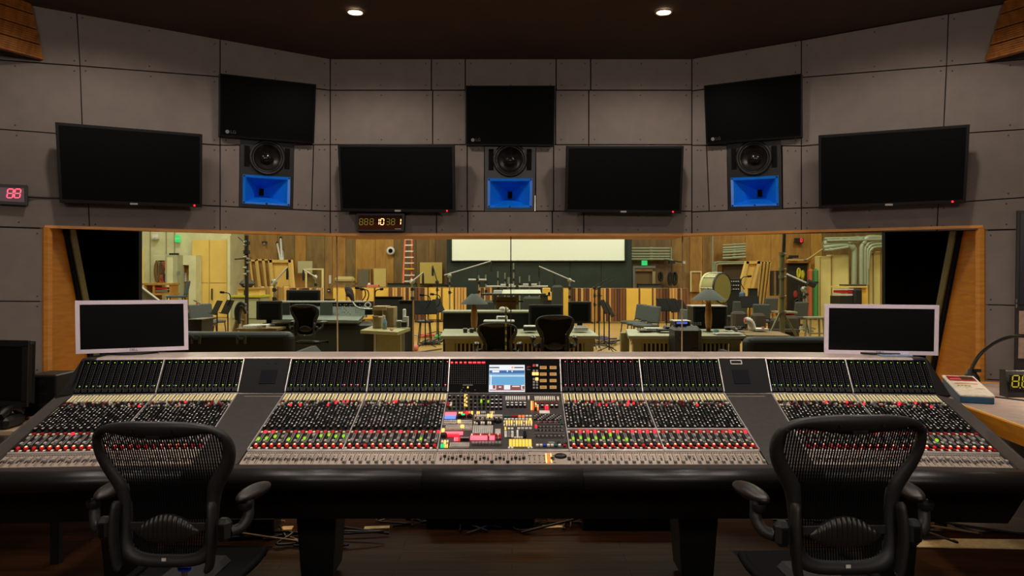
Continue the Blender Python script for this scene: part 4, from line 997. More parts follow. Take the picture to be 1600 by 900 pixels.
# remote controller: white wedge with a blue base
cM = frame_of(P(1481, 598, 4.60), P(1549, 598, 4.60), P(1481, 560, 4.60))
t = thing('remote_controller', 'white wedge-shaped remote controller with blue base on the side desk', 'remote control', (2.64, 4.27, ZD + .001), math.radians(-19))
w, d = .165, .44
pts = [(-w / 2, -d / 2, 0), (w / 2, -d / 2, 0), (w / 2, d / 2, 0), (-w / 2, d / 2, 0), (-w / 2, -d / 2, .035), (w / 2, -d / 2, .035), (w / 2, d / 2, .085), (-w / 2, d / 2, .085)]
fs = [(3, 2, 1, 0), (4, 5, 6, 7), (0, 1, 5, 4), (1, 2, 6, 5), (2, 3, 7, 6), (3, 0, 4, 7)]
b = MB(); b.add(pts, fs, mat('teal_blue_base', (24, 74, 104), .45), orient=True); b.build('base', t, bevel=.006)
k = math.atan2(.05, d); Mf = Matrix.Translation((0, -d / 2, .036)) @ Matrix.Rotation(k, 4, 'X'); L = math.hypot(d, .05)
M_IVORY = mat('ivory_plastic', (236, 226, 204), .45)
b = MB(); b.box((0, L / 2, .006), (w + .006, L, .014), M_IVORY, M=Mf, bev=.004); tp = b.build('top_panel', t)
b = MB(); b.box((0, L * .82, .0135), (w * .86, L * .24, .003), mat('red_display', (170, 20, 40), .3), M=Mf); dsp = b.build('display', t, label='red and black display')
b = MB(); b.box((w * .2, L * .85, .0155), (w * .42, L * .16, .002), mat('display_dark', (44, 20, 24), .3), M=Mf); b.build('display_area', dsp)
b = MB(); b.box((-w * .2, L * .77, .0155), (w * .36, L * .04, .002), mat('display_pink', (236, 130, 140), .3), M=Mf); b.build('display_area', dsp)
b = MB(); b.box((0, L * .55, .0135), (w * .7, L * .035, .002), mat('salmon_bar', (220, 130, 110), .5), M=Mf); b.build('printed_bar', t)
for i in range(4):
    for j in range(2):
        b = MB(); b.box((-w * .3 + i * w * .11, L * (.36 + j * .07), .015), (w * .08, L * .035, .006), M_OLIVE if j else M_CREAM, M=Mf, bev=.001); b.build('key', t)
for i in range(3): b = MB(); b.box((w * .2 + i * w * .1, L * .30, .015), (w * .08, L * .035, .006), M_CREAM, M=Mf, bev=.001); b.build('key', t)
b = MB(); b.tube([(w / 2, .02, .012), (w / 2 + .2, -.06, .006), (w / 2 + .55, -.35, .006), (w / 2 + .8, -.62, .006)], .005, M_BLK, 6); b.build('lead', t)
# gooseneck lamp
base = P(1518, 592, 4.76); base.z = ZD + .001
t = thing('gooseneck_lamp', 'black gooseneck lamp arching over the right side desk', 'lamp', base)
b = MB(); b.lathe([(0, 0), (.05, 0), (.05, .02), (.045, .055), (.03, .075), (.026, .10), (0, .10)], M_BLK, 20); b.box((.02, -.02, .095), (.05, .03, .02), M_BLK2, bev=.004); b.build('base', t)
path = [P(1518, 582, 4.76), P(1518, 577, 4.76), P(1521, 570, 4.68), P(1532, 553, 4.62), P(1553, 536, 4.52), P(1580, 526, 4.42), P(1604, 525.5, 4.30), P(1640, 533, 4.2)]
b = MB(); b.tube(cr_spline(path, 6), .0115, mat('lamp_rubber', (28, 26, 26), .3), 10); b.build('gooseneck', t, world=True)
hd = P(1640, 533, 4.2); b = MB(); b.lathe([(.015, .05), (.03, .045), (.06, -.03), (.055, -.03), (0, .03)], M_BLK, 20, Matrix.Translation(hd)); b.build('lamp_shade', t, world=True)
b = MB(); b.lathe([(0, -.012), (.02, -.008), (.022, .01), (0, .02)], M_LAMP, 12, Matrix.Translation(hd)); b.build('bulb', t, world=True); LAMP_AT = hd
b = MB(); b.tube(cr_spline([P(1516, 588, 4.62), P(1522, 568, 4.62), P(1536, 551, 4.58)], 5), .005, M_BLK, 6); b.build('lead', t, world=True)
# desk clock
c0 = P(1600, 630, 4.0)
t = thing('digit_clock', 'black desk clock with yellowish digits given a faint glow at the right edge', 'clock', (3.045, 4.33, ZD + .001), math.radians(-6))
b = MB(); b.prism([(-.165, -.085, 0), (-.165, .0, 0), (-.165, .0, .15), (-.165, -.055, .155), (-.165, -.085, .03)], (.34, 0, 0), M_BLK); b.build('housing', t, bevel=.004)
b = MB(); b.box((0, -.084, .09), (.31, .006, .085), mat('clock_glass', (22, 18, 10), .25), M=Matrix.Translation((0, -.0, .0)) @ Matrix.Rotation(0, 4, 'X')); b.build('face', t)
Mq = Matrix.Translation((0, 0, 0))
for k in range(3):
    b = MB(); M = Matrix.Translation((-.148 + k * .054, -.0885, .060)) @ Matrix.Rotation(math.radians(90), 4, 'X'); digit(b, '8', M, .040, glow('segment_olive', (190, 176, 40), .5, (150, 140, 40)), .15, .08)  # faint glow put into the digit material so the segments show
    b.box((.047, -.002, 0), (.006, .006, .002), MATS['segment_olive'], M=M); b.build('digit', t)
# dark equipment rack with a pale panel at the right edge
def wq(x0, x1, y0, y1, off): return [wp(x0, y0, off, 'R'), wp(x1, y0, off, 'R'), wp(x1 - .3, y1, off, 'R'), wp(x0 - 4, y1, off, 'R')]
t = thing('equipment_rack', 'tall dark rack with a pale lower panel at the right edge of the room', 'rack', wp(1600, 588, .02, 'R'))
nR = NRM['R']
b = MB(); b.prism(wq(1590, 1672, 329, 585, .10), -nR * .09, mat('rack_dark', (34, 28, 26), .5)); b.build('cabinet', t, world=True)
b = MB(); b.prism([wp(x, y, .115, 'R') for x, y in ((1595, 333), (1670, 331), (1668, 474), (1592.5, 476))], -nR * .014, mat('rack_navy', (24, 25, 33), .35)); b.build('door', t, world=True)
b = MB(); b.prism([wp(x, y, .115, 'R') for x, y in ((1592.5, 486), (1668, 486), (1667, 562), (1591, 560))], -nR * .014, mat('tan_panel', (176, 146, 124), .6)); b.build('blank_panel', t, world=True)
for py in (470, 478): b = MB(); c = wp(1588.5, py, .11, 'R'); b.tube([c + Vector((0, 0, -.012)), c + Vector((0, 0, .012))], .006, M_STEEL, 8); b.build('hinge', t, world=True)

# ------------------------------------------------------------------ floor behind and under the console
M_RUG = mat('grey_woven_rug', (150, 140, 128), .95, var=.3, scale=60, stretch=(1, 4, 1), bump=.3)
b = MB(); b.prism([(2.0, 4.72, .004), (3.9, 4.62, .004), (3.9, 5.0, .004), (2.6, 5.2, .004)], (0, 0, .012), M_RUG); o = b.build('floor_rug'); tag(o, 'grey woven rug behind the right end of the console', 'rug')
b = MB(); b.prism([(1.9, 4.42, .003), (3.6, 4.34, .003), (3.6, 4.50, .003), (1.9, 4.56, .003)], (0, 0, .006), mat('cream_board', (232, 206, 150), .6)); o = b.build('floor_board'); tag(o, 'cream strip of board on the floor under the right end of the console', 'board')
for X, Y, w_, d_, lab in ((-1.54, 4.72, .26, .07, 'left, beside the left chair'), (-.87, 4.74, .16, .05, 'left of centre, right of the left console leg'), (.27, 4.76, .14, .05, 'middle of the console')):
    b = MB(); b.box((0, 0, .004), (w_, d_, .006), MATS['cream_board']); o = b.build('floor_board'); o.matrix_basis = Matrix.Translation((X, Y, 0)) @ Matrix.Rotation(.1, 4, 'Z'); tag(o, 'small cream board on the floor under the console, ' + lab, 'board', 'cream boards on the floor')
rr = random.Random(21)
cols = [M_BLK, M_BLK, mat('purple_cable', (40, 28, 60), .5), M_BLK, M_BLK, mat('tan_cable', (150, 120, 80), .5)]
def floor_cable(label, pts, r, m):
    b = MB(); b.tube(cr_spline(pts, 5), r, m, 6); o = b.build('floor_cable'); tag(o, label, 'cable', 'loose cables on the floor under the console')
cn = 0
words = ['tight bend', 'long sweep', 'low loop', 'slack curve', 'sharp kink', 'wide bow']
for gx, n, side in ((2.35, 9, 'right'), (-1.4, 8, 'left'), (-.55, 5, 'centre left'), (.25, 6, 'centre')):
    for i in range(n):
        x = gx + rr.uniform(-.35, .35); y = rr.uniform(4.45, 4.75) if side in ('left', 'right') else rr.uniform(4.72, 4.88); p = []
        for k in range(4): p.append((x + k * rr.uniform(-.22, .25), y + rr.uniform(-.14, .14), .014 + .06 * rr.random() * (k in (1, 2))))
        m = rr.choice(cols); cn += 1
        cname = {'black_plastic': 'black', 'purple_cable': 'purple', 'tan_cable': 'tan'}[m.name]
        floor_cable('loose %s cable on the floor under the %s of the console' % (cname, side), p, .007, m)
for X, Y, s, lab in ((-1.62, 4.62, (.30, .16, .13), 'left'), (-.2, 4.85, (.7, .25, .16), 'middle'), (.75, 4.8, (.6, .2, .14), 'centre right'), (2.25, 4.66, (.22, .2, .15), 'right')):
    t = thing('power_box', 'dark power box on the floor under the console, %s' % lab, 'box', (X, Y, 0))
    b = MB(); b.box((0, 0, s[2] / 2), s, mat('dark_brown_box', (54, 36, 26), .6) if lab in ('right',) else M_BLK, bev=.006); b.build('case', t)
    for k in range(3): b = MB(); b.tube([((k - 1) * s[0] * .25, -s[1] / 2, s[2] * .5), ((k - 1) * s[0] * .25, -s[1] / 2 - .012, s[2] * .5)], .016, M_BLACK, 10); b.build('socket', t)
# work lamp tube hanging behind the console, lighting the floor there
for X, lab in ((-1.45, 'left'), (.1, 'middle'), (2.35, 'right')):
    t = thing('work_lamp', 'warm work lamp tube behind the %s of the console' % lab, 'lamp', (X, 4.82, .30))
    b = MB(); b.box((0, 0, .04), (.5, .06, .02), M_WHITE); b.build('bracket', t)
    b = MB(); b.tube([(-.24, 0, .02), (.24, 0, .02)], .012, glow('warm_tube', (255, 190, 110), 9.0), 10); b.build('tube', t)
    b = MB(); b.tube([(-.1, 0, .05), (-.1, -.38, .60)], .006, M_BLK, 6); b.tube([(.1, 0, .05), (.1, -.38, .60)], .006, M_BLK, 6); b.build('hanger', t)
# ------------------------------------------------------------------ mesh-backed task chairs
M_CHAIR = mat('chair_graphite', (37, 37, 38), .5, var=.1, scale=80); M_NET = mat('chair_net', (9, 9, 10), .8, spec=.12); M_PADG = mat('chair_pad_gloss', (34, 32, 31), .36)
OUT = [(0, 1.090), (.11, 1.087), (.20, 1.068), (.247, 1.030), (.260, .975), (.248, .92), (.222, .87), (.200, .83), (.188, .79), (.180, .73), (.178, .66), (.172, .60), (.11, .572), (0, .567)]
INN = [(0, 1.022), (.10, 1.031), (.185, 1.043), (.220, 1.022), (.222, .975), (.203, .93), (.172, .885), (.152, .85), (.145, .80), (.143, .74), (.142, .68), (.130, .635), (.09, .612), (0, .607)]
OUT = [(a, .554 + (z - .567) * 1.064) for a, z in OUT]; INN = [(a, .554 + (z - .567) * 1.064) for a, z in INN]
def back_y(x, z):
    t = (z - .57) / .52
    return .03 * math.sin(t * math.pi) * .9 - .10 * t * t + .55 * x * x * t + .02
def make_chair(label, z_up=0.0, blue=False, detail=True):
    r = thing('task_chair', label, 'chair', (0, 0, 0), 0)
    up = Matrix.Translation((0, 0, z_up))
    full_o = cr_spline([(a, z, 0) for a, z in OUT] + [(-a, z, 0) for a, z in reversed(OUT[1:-1])], 4, True)
    full_i = cr_spline([(a, z, 0) for a, z in INN] + [(-a, z, 0) for a, z in reversed(INN[1:-1])], 4, True)
    # back frame: soft cross-section between outer and inner outline
    b = MB(); rows = []; sec = [(0, .012), (.06, -.010), (.5, -.020), (.94, -.008), (1, .004), (.94, .016), (.5, .022), (.06, .024)]
    n = len(full_o); vs = []; fs = []
    for i in range(n):
        for (t, dy) in sec:
            p = full_o[i] * (1 - t) + full_i[i] * t; vs.append((p.x, back_y(p.x, p.y) + dy - .004, p.y))
    k = len(sec)
    for i in range(n):
        i2 = (i + 1) % n
        for j in range(k):
            j2 = (j + 1) % k; fs.append((i * k + j, i2 * k + j, i2 * k + j2, i * k + j2))
    b.add(vs, fs, M_CHAIR, smooth=True, M=up); bf = b.build('back_frame', r)
    b = MB(); b.box((0, back_y(0, 1.05) - .026, 1.053), (.05, .004, .012), M_BLK, M=up, bev=.001); b.build('maker_plate', bf)
    for sx in (-.226, -.07, .07, .226):
        zz = 1.052 if abs(sx) > .1 else 1.078; b = MB(); b.tube([(sx, back_y(sx, zz) - .030, zz), (sx, back_y(sx, zz) - .022, zz)], .006, M_BLK2, 8, M=up); b.build('screw', bf)
    # woven net
    poly = [(p.x, p.y) for p in full_i]
    def span(x):
        zs = []
        for i in range(len(poly)):
            (x0, z0), (x1, z1) = poly[i], poly[(i + 1) % len(poly)]
            if (x0 - x) * (x1 - x) < 0: zs.append(z0 + (z1 - z0) * (x - x0) / (x1 - x0))
        return sorted(zs)
    b = MB(); pitch = .0092 if detail else .012; tw = .0029 if detail else .0064; x = -.218
    while x <= .218:
        zs = span(x)
        for q in range(0, len(zs) - 1, 2):
            z0, z1 = zs[q] - .004, zs[q + 1] + .004; m = max(2, int((z1 - z0) / .05))
            L = []; 
            for i in range(m + 1):
                z = z0 + (z1 - z0) * i / m; y = back_y(x, z) + .004; L.append([(x - tw, y, z), (x, y - .0012, z), (x + tw, y, z), (x, y + .0012, z), (x - tw, y, z)])
            b.grid(L, M_NET, False, M=up)
        x += pitch
    z = .625
    while z < 1.03:
        xs = [];
        for i in range(len(poly)):
            (x0, z0), (x1, z1) = poly[i], poly[(i + 1) % len(poly)]
            if (z0 - z) * (z1 - z) < 0: xs.append(x0 + (x1 - x0) * (z - z0) / (z1 - z0))
        xs.sort()
        for q in range(0, len(xs) - 1, 2):
            L = [[(xs[q] + (xs[q + 1] - xs[q]) * i / 8, back_y(xs[q] + (xs[q + 1] - xs[q]) * i / 8, z) + .006, z + e) for e in (-.0009, .0009)] for i in range(9)]
            b.grid(L, M_NET, False, M=up)
        z += .0125 if detail else .03
    b.build('back_net', r)
    # lumbar pad with ribs
    b = MB(); L = []
    for j in range(9):
        v = -1 + 2 * j / 8; row = []
        for i in range(57):
            u = -1 + 2 * i / 56; hh = .047 * (1 - abs(u) ** 2.2) + .004; x = u * .122; z = .690 + v * hh + .006 * math.cos(u * 3)
            rib = .004 * math.sin(i * math.pi / 2) if abs(v) < .8 and abs(u) < .86 else 0
            row.append((x, back_y(x, z) - .020 - .012 * (1 - abs(v) ** 3) * (1 - abs(u) ** 4) + rib, z))
        L.append(row)
    b.grid(L, M_PADG, True, M=up)
    L2 = [[(p[0], back_y(p[0], p[2]) - .006, p[2]) for p in row] for row in L]; b.grid(L2, M_CHAIR, True, M=up)
    lp = b.build('lumbar_pad', r)
    b = MB(); b.box((0, .012 + back_y(0, .7) - .02, .70), (.285, .006, .03), M_CHAIR, M=up, bev=.002); b.build('lumbar_strap', r)
    # uprights, with round screws
    for s in (-1, 1):
        b = MB(); b.tube(cr_spline([(s * .176, .0, .80), (s * .181, -.012, .74), (s * .181, -.014, .66), (s * .172, -.006, .575), (s * .165, .0, .560)], 4), [.018] + [.027] * 15 + [.022], M_CHAIR, 12, M=up, flat=.55); u = b.build('upright', r)
        for zz in (.775, .59): b = MB(); b.tube([(s * .178, -.028, zz), (s * .178, -.016, zz)], .008, M_BLK2, 10, M=up); b.build('screw', u)
    b = MB(); b.box((.0, back_y(0, .587) - .027, .588), (.016, .003, .011), M_WHITE, M=up); b.build('tag', r, label='small white tag')
    # seat, mechanism, column, five-star base
    b = MB(); ring = []
    so = cr_spline([Vector((a, c, 0)) for a, c in ((.20, .06), (.225, .20), (.23, .38), (.18, .50), (0, .52), (-.18, .50), (-.23, .38), (-.225, .20), (-.20, .06), (0, .03))], 4, True)
    vs = []; fs = []; n = len(so)
    for p in so:
        q = Vector((p.x * .86, .28 + (p.y - .28) * .86, 0)); zz = .46 + .02 * (p.y - .28) - (.03 if p.y > .45 else 0)
        for (t, dz) in ((0, 0), (.2, .014), (.8, .012), (1, 0), (.8, -.012), (.2, -.014)): m_ = p * (1 - t) + q * t; vs.append((m_.x, m_.y, zz + dz))
    for i in range(n):
        i2 = (i + 1) % n
        for j in range(6): fs.append((i * 6 + j, i2 * 6 + j, i2 * 6 + (j + 1) % 6, i * 6 + (j + 1) % 6))
    b.add(vs, fs, M_NET, smooth=True, M=up); b.build('seat_frame', r)
    b = MB(); L = [[(-.225 + .45 * i / 10, .07 + .42 * j / 8, .458 - .02 * math.sin(math.pi * i / 10) * math.sin(math.pi * j / 8)) for i in range(11)] for j in range(9)]
    b.grid(L, M_NET, True, M=up); b.build('seat_net', r)
    b = MB(); b.box((0, .24, .435), (.20, .26, .07), M_CHAIR, M=up, bev=.02); b.box((0, .06, .47), (.30, .06, .05), M_CHAIR, M=up, bev=.015); b.build('tilt_mechanism', r)
    b = MB(); b.lathe([(0, .10), (.028, .10), (.028, .30), (.018, .30), (.018, .42), (0, .42)], M_BLK, 16, Matrix.Translation((0, .22, 0))); col = b.build('gas_column', r)
    if blue:
        b = MB(); b.box((.045, .06, .532), (.050, .02, .024), mat('blue_tag', (20, 60, 190), .4), bev=.006, M=up); b.build('height_tab', r, label='bright blue tab')
        b = MB(); b.tube([(.045, .06, .52), (.045, .06, .24)], .011, M_CHROME, 12, M=up); b.build('spindle', r, label='chrome spindle')
    b = MB(); b.lathe([(0, .07), (.055, .07), (.05, .12), (0, .12)], M_BLK, 16, Matrix.Translation((0, .22, 0))); hub = b.build('base_hub', r)
    for i in range(5):
        a = math.radians(90 + 72 * i); d = Vector((math.cos(a), math.sin(a), 0)); c = Vector((0, .22, 0))
        b = MB(); b.tube([c + d * .04 + Vector((0, 0, .10)), c + d * .18 + Vector((0, 0, .09)), c + d * .31 + Vector((0, 0, .07))], [.030, .024, .018], M_BLK, 10, flat=.7); lg = b.build('base_leg', r)
        e = c + d * .30; q = Vector((-d.y, d.x, 0)); b = MB()
        for s in (-1, 1): b.tube([e + q * (.006 * s) + Vector((0, 0, .028)), e + q * (.024 * s) + Vector((0, 0, .028))], .028, M_BLK, 14)
        b.build('caster', lg)
    # arms
    for s in (-1, 1):
        b = MB(); b.box((s * .222, .0, .700), (.055, .05, .085), M_CHAIR, M=up, bev=.016); b.box((s * .222, -.027, .70), (.020, .008, .05), M_BLACK, M=up, bev=.003); ab = b.build('arm_bracket', r)
        b = MB(); b.tube(cr_spline([(s * .245, .01, .69), (s * .275, .03, .70), (s * .292, .05, .735), (s * .292, .06, .79)], 5), [.020] * 12 + [.017] * 4, M_CHAIR, 10, M=up); b.build('arm_support', r)
        b = MB(); b.ball((s * .277, .13, .800), (.038, .115, .026), M_PADG, 18, 12, M=up @ Matrix.Translation((s * .285, .1, .8)) @ Matrix.Rotation(s * math.radians(-8), 4, 'Z') @ Matrix.Translation((-s * .285, -.1, -.8))); b.lathe([(.022, .765), (.026, .778), (.024, .79)], M_BLK, 12, up @ Matrix.Translation((s * .287, .035, 0))); b.build('arm_pad', r)
    return r
def put(o, X, Y, rz): o.matrix_basis = Matrix.Translation((X, Y, 0)) @ Matrix.Rotation(rz, 4, 'Z')
ch1 = make_chair('black mesh-back chair in the left foreground with blue tab below', 0.0, True)
put(ch1, P(257, 0, 2.70).x, 2.70, math.radians(-2)); ch1['group'] = 'foreground task chairs'
ch2 = make_chair('black mesh-back chair in the right foreground with ribbed lumbar pad', .07)
put(ch2, P(1316, 0, 2.50).x, 2.46, math.radians(2)); ch2['group'] = 'foreground task chairs'
live_chair = make_chair('black mesh-back chair at the left slatted desk in the studio, right one of the pair', 0.0, False, False)
# ------------------------------------------------------------------ the recording stage beyond the window
M_SFLOOR = wood('maple_stage_floor', (198, 158, 88), (168, 128, 66), .35, 2, (1, 8, 1), planks=(.25, 3.0))
b = MB(); b.prism([(-18, 6.82, -.01), (18, 6.82, -.01), (18, 30.6, -.01), (-18, 30.6, -.01)], (0, 0, -.1), M_SFLOOR); structure(b.build('floor_stage'))
M_CONC = mat('cream_plaster', (206, 202, 160), .9, var=.1, scale=2.5)
M_WD = [wood('stage_ply_%d' % i, c, d, .6, 3, (2, 2, .5)) for i, (c, d) in enumerate([((168, 120, 50), (140, 96, 36)), ((130, 102, 52), (104, 80, 40)), ((150, 112, 54), (122, 88, 42)), ((184, 136, 56), (160, 112, 42)), ((122, 92, 54), (98, 74, 44))])]
b = MB(); b.box((0, 30.3, 4), (36, .3, 8.2), M_WD[1])
edges = [(360, 0), (386, 2), (433, 0), (434, 1), (460, 0), (478, 1), (507, 2), (519, 0), (540, 1), (555, 3), (586, 3), (615, 1), (632, 4), (650, 1), (670, 2), (680, 4), (700, 0)]
for i in range(len(edges) - 1):
    x0, x1 = (edges[i][0] - CX) / F * 30, (edges[i + 1][0] - CX) / F * 30
    b.box(((x0 + x1) / 2, 30.08, 4), (x1 - x0 - .012, .1, 8), M_WD[edges[i][1]])
edges = [(985, 4), (1050, 2), (1078, 0), (1098, 2), (1115, 0), (1165, 3), (1205, 3), (1228, 0), (1267, 3), (1285, 1), (1400, 1)]
for i in range(len(edges) - 1):
    x0, x1 = (edges[i][0] - CX) / F * 30, (edges[i + 1][0] - CX) / F * 30
    b.box(((x0 + x1) / 2, 30.08, 4), (x1 - x0 - .012, .1, 8), M_WD[edges[i][1]])
structure(b.build('wall_stage_rear'))
b = MB(); x0, x1 = (195 - CX) / F * 28.6, (361 - CX) / F * 28.6
b.box(((x0 + x1) / 2, 29.3, 4), (x1 - x0, 1.4, 8), M_CONC)
for px_ in (235, 260, 273): b.box(((px_ - CX) / F * 28.6, 28.59, 2.5), (.04, .02, 5), mat('plaster_seam', (150, 146, 112), .9))
structure(b.build('wall_stage_left'))
for s in (-1, 1): b = MB(); b.box((s * 17.9, 18.7, 4), (.2, 24, 8.2), M_CONC if s < 0 else M_WD[2]); structure(b.build('wall_stage_side_left' if s < 0 else 'wall_stage_side_right'))
b = MB(); b.box((0, 18.7, 8.1), (36, 24, .2), mat('stage_ceiling', (120, 112, 90), .9)); structure(b.build('ceiling_stage'))
M_DARKW = mat('black_cloth_wall', (50, 56, 50), .9, var=.12, scale=1.5, spec=.1)

def pbox(name, label, cat, x0, y0, x1, y1, Y, depth, m, group=None, bev=.01, floor=False, extra=None):
    """a box seen at the pixel rectangle, front face Y away; floor=True carries it down to the ground"""
    a, c = P(x0, y0, Y), P(x1, y1, Y)
    zb = 0.0 if floor else c.z
    t = thing(name, label, cat, ((a.x + c.x) / 2, Y + depth / 2, zb), 0, group)
    b = MB(); b.box((0, 0, (a.z - zb) / 2), (abs(c.x - a.x), depth, a.z - zb), m, bev=bev)
    b.build(extra or 'body', t)
    return t
NADD = [0]
def add(t, name, x0, y0, x1, y1, Y, depth, m, bev=0, label=None):
    NADD[0] += 1; Y -= .0025 * (NADD[0] % 9)
    a, c = P(x0, y0, Y), P(x1, y1, Y); b = MB()
    b.box(((a.x + c.x) / 2, Y + depth / 2, (a.z + c.z) / 2), (abs(c.x - a.x), depth, abs(a.z - c.z)), m, bev=bev)
    return b.build(name, t, world=True, label=label)
def line3(name, t, pts, r, m, seg=6):
    b = MB(); b.tube(pts, r, m, seg); return b.build(name, t, world=True)

# --- screen and black cloth wall
t = thing('acoustic_wall', 'tall dark cloth-covered wall under the white projection screen', 'wall panel', (P(842, 0, 27).x, 27.2, 0))
for i in range(6): xa = 698 + i * 48.3; b = MB(); a, c = P(xa, 366, 27), P(xa + 47.8, 480, 27); b.box(((a.x + c.x) / 2, 27.1, 1.9), (c.x - a.x, .2, 3.8), M_DARKW); b.build('cloth_panel', t, world=True)
t = thing('projection_screen', 'wide white projection screen high on the far stage wall', 'screen', (P(841, 0, 26.9).x, 26.9, P(0, 407, 26.9).z))
a, c = P(706, 407, 26.9), P(976, 407, 26.9); b = MB(); b.box(((a.x + c.x) / 2, 26.95, a.z + 1.6), (c.x - a.x, .03, 3.2), mat('screen_cloth', (236, 240, 226), .8, var=.02)); b.build('cloth', t, world=True)
b = MB()
for px_ in (704.5, 977.5): q = P(px_, 0, 26.9); b.box((q.x, 26.95, a.z + 1.6), (.06, .08, 3.25), M_BLK)
b.box(((a.x + c.x) / 2, 26.95, a.z - .02), (c.x - a.x + .1, .08, .04), M_BLK); b.build('frame', t, world=True)

# --- left: exit sign, doors, cables
def exit_sign(x0, y0, x1, y1, Y, label):
    t = pbox('exit_sign', label, 'sign', x0, y0, x1, y1, Y, .08, glow('exit_green', (40, 225, 120), .9), 'green exit signs', .005, extra='housing')
    M = frame_of(P(x0, y1, Y - .01), P(x1, y1, Y - .01), P(x0, y0, Y - .01)); c = P((x0 + x1) / 2, (y0 + y1) / 2, Y - .005)
    for i in range(3): M[i][3] = c[i]
    text('EXIT', 'lettering', t, .09, M, M_WHITE); return t
exit_sign(273, 368, 280.5, 378, 28.4, 'green exit sign on the cream wall at the far left')
exit_sign(1003, 407, 1011.5, 414.5, 29.8, 'green exit sign under the wall pipes right of the screen')
t = pbox('emergency_light', 'small white emergency light on the cream wall', 'lamp', 237, 366, 246, 373, 28.4, .15, M_WHITE)
add(t, 'lens', 238, 371, 241, 374, 28.35, .06, M_LGREY); add(t, 'lens', 242, 371, 245, 374, 28.35, .06, M_LGREY)
M_YDOOR = mat('yellow_door', (222, 188, 98), .6, var=.06, scale=2)
t = thing('loading_door', 'tall pair of yellow loading doors in the cream wall', 'door', (P(327, 0, 28.5).x, 28.4, 0))
for x0, x1 in ((300, 326.6), (327.4, 355)):
    a, c = P(x0, 375, 28.45), P(x1, 500, 28.45); b = MB(); b.box(((a.x + c.x) / 2, 28.49, a.z / 2), (c.x - a.x, .1, a.z), M_YDOOR, bev=.01)
    b.box(((a.x + c.x) / 2, 28.435, a.z * .45), (c.x - a.x - .05, .02, .02), mat('door_seam', (190, 158, 76), .7)); d = b.build('door_leaf', t, world=True)
add(t, 'pull_bar', 330, 451, 331.6, 469, 28.35, .05, M_BLK); add(t, 'door_frame', 355.2, 368, 359.5, 500, 28.3, .3, M_CONC)
t = thing('stage_door', 'small brown door with a white notice in a cream frame', 'door', (P(290, 0, 28).x, 28, 0))
add(t, 'door_frame', 278, 399, 282, 500, 27.9, .5, M_CONC); add(t, 'door_frame', 295, 399, 306, 500, 27.9, .5, M_CONC); add(t, 'door_frame', 278, 399, 306, 414, 27.9, .5, M_CONC)
add(t, 'door_leaf', 281, 415, 295.5, 500, 28.2, .08, M_WD[3]); add(t, 'notice', 287, 426, 291, 440, 28.15, .03, M_WHITE); add(t, 'handle', 282, 458, 283, 462, 28.12, .08, M_BLK)
t = pbox('utility_cabinet', 'pale grey utility cabinet beside the small brown door', 'cabinet', 258, 398, 277, 500, 27.4, .6, mat('stage_grey_green', (164, 164, 128), .7), floor=True)
add(t, 'cabinet_door', 261, 402, 270, 480, 27.37, .03, M_CONC); add(t, 'conduit', 264, 395.5, 278, 398, 27.4, .1, M_BLK); add(t, 'switch_box', 276.5, 424, 279.5, 430, 27.3, .1, M_GREYST)
t = pbox('peg_board', 'cream peg board holding the hanks of cable', 'board', 240, 399, 259, 470, 28.3, .06, M_CONC)
for i in range(4): add(t, 'peg', 243 + i * 4.5, 407, 244.5 + i * 4.5, 409, 28.15, .2, M_BLK)
def hank(label, px_, py_, w, h, m, Y=27.9):
    t = thing('cable_hank', label, 'cable', P(px_, py_ + h, Y), 0, 'hanks of cable on the peg board'); b = MB(); rr = random.Random(int(px_ * 7))
    for k in range(13):
        pts = []
        ww, hh = w * rr.uniform(.3, 1.35), h * rr.uniform(.8, 1.05)
        for i in range(13): a = 2 * math.pi * i / 12; pts.append(P(px_ + ww / 2 * math.sin(a), py_ + hh / 2 - hh / 2 * math.cos(a), Y - k * .012))
        b.tube(pts, .028, m, 5)
    b.build('coil', t, world=True)
hank('olive-brown hank of cable, left one on the peg board', 246, 408, 7, 32, mat('olive_cable', (120, 98, 56), .6)); hank('brown hank of cable beside the olive one', 252, 410, 6, 28, mat('brown_cable', (96, 70, 42), .6))
hank('red hank of cable at the top right of the peg board', 261, 407, 9, 17, mat('red_cable', (196, 86, 56), .6)); hank('dark purple hank of cable below the red one', 261, 428, 9, 15, mat('plum_cable', (74, 60, 92), .6)); hank('dark hank of cable at the right rim of the peg board', 269, 415, 5, 30, M_BLK2); hank('red-orange hank of cable low beside the purple one', 252, 430, 4, 12, mat('red_cable'))
t = thing('wooden_cart', 'wooden cart with shelves in front of the cable hanks', 'cart', (P(246, 0, 24).x, 24.3, 0))
add(t, 'shelf', 222, 442.5, 268, 445.5, 24, .6, M_WD[3]); add(t, 'shelf', 226, 458, 268, 461, 24, .6, M_WD[3]); add(t, 'shelf', 226, 474, 268, 476, 24, .6, M_WD[3])
for x0 in (224, 237, 263): a = P(x0, 445, 24); b = MB(); b.box((a.x + .04, 24.3, a.z / 2), (.07, .5, a.z), M_WD[3]); b.build('leg', t, world=True)
add(t, 'tray', 240, 449, 262, 452, 24.1, .4, M_RED); add(t, 'tray', 240, 453, 262, 457, 24.1, .4, mat('grey_tray', (110, 108, 90), .7))
t = pbox('leaning_strip', 'tall thin yellow board standing at the left edge of the stage view', 'board', 219.5, 388, 222.5, 460, 26, .1, M_YDOOR, floor=True)
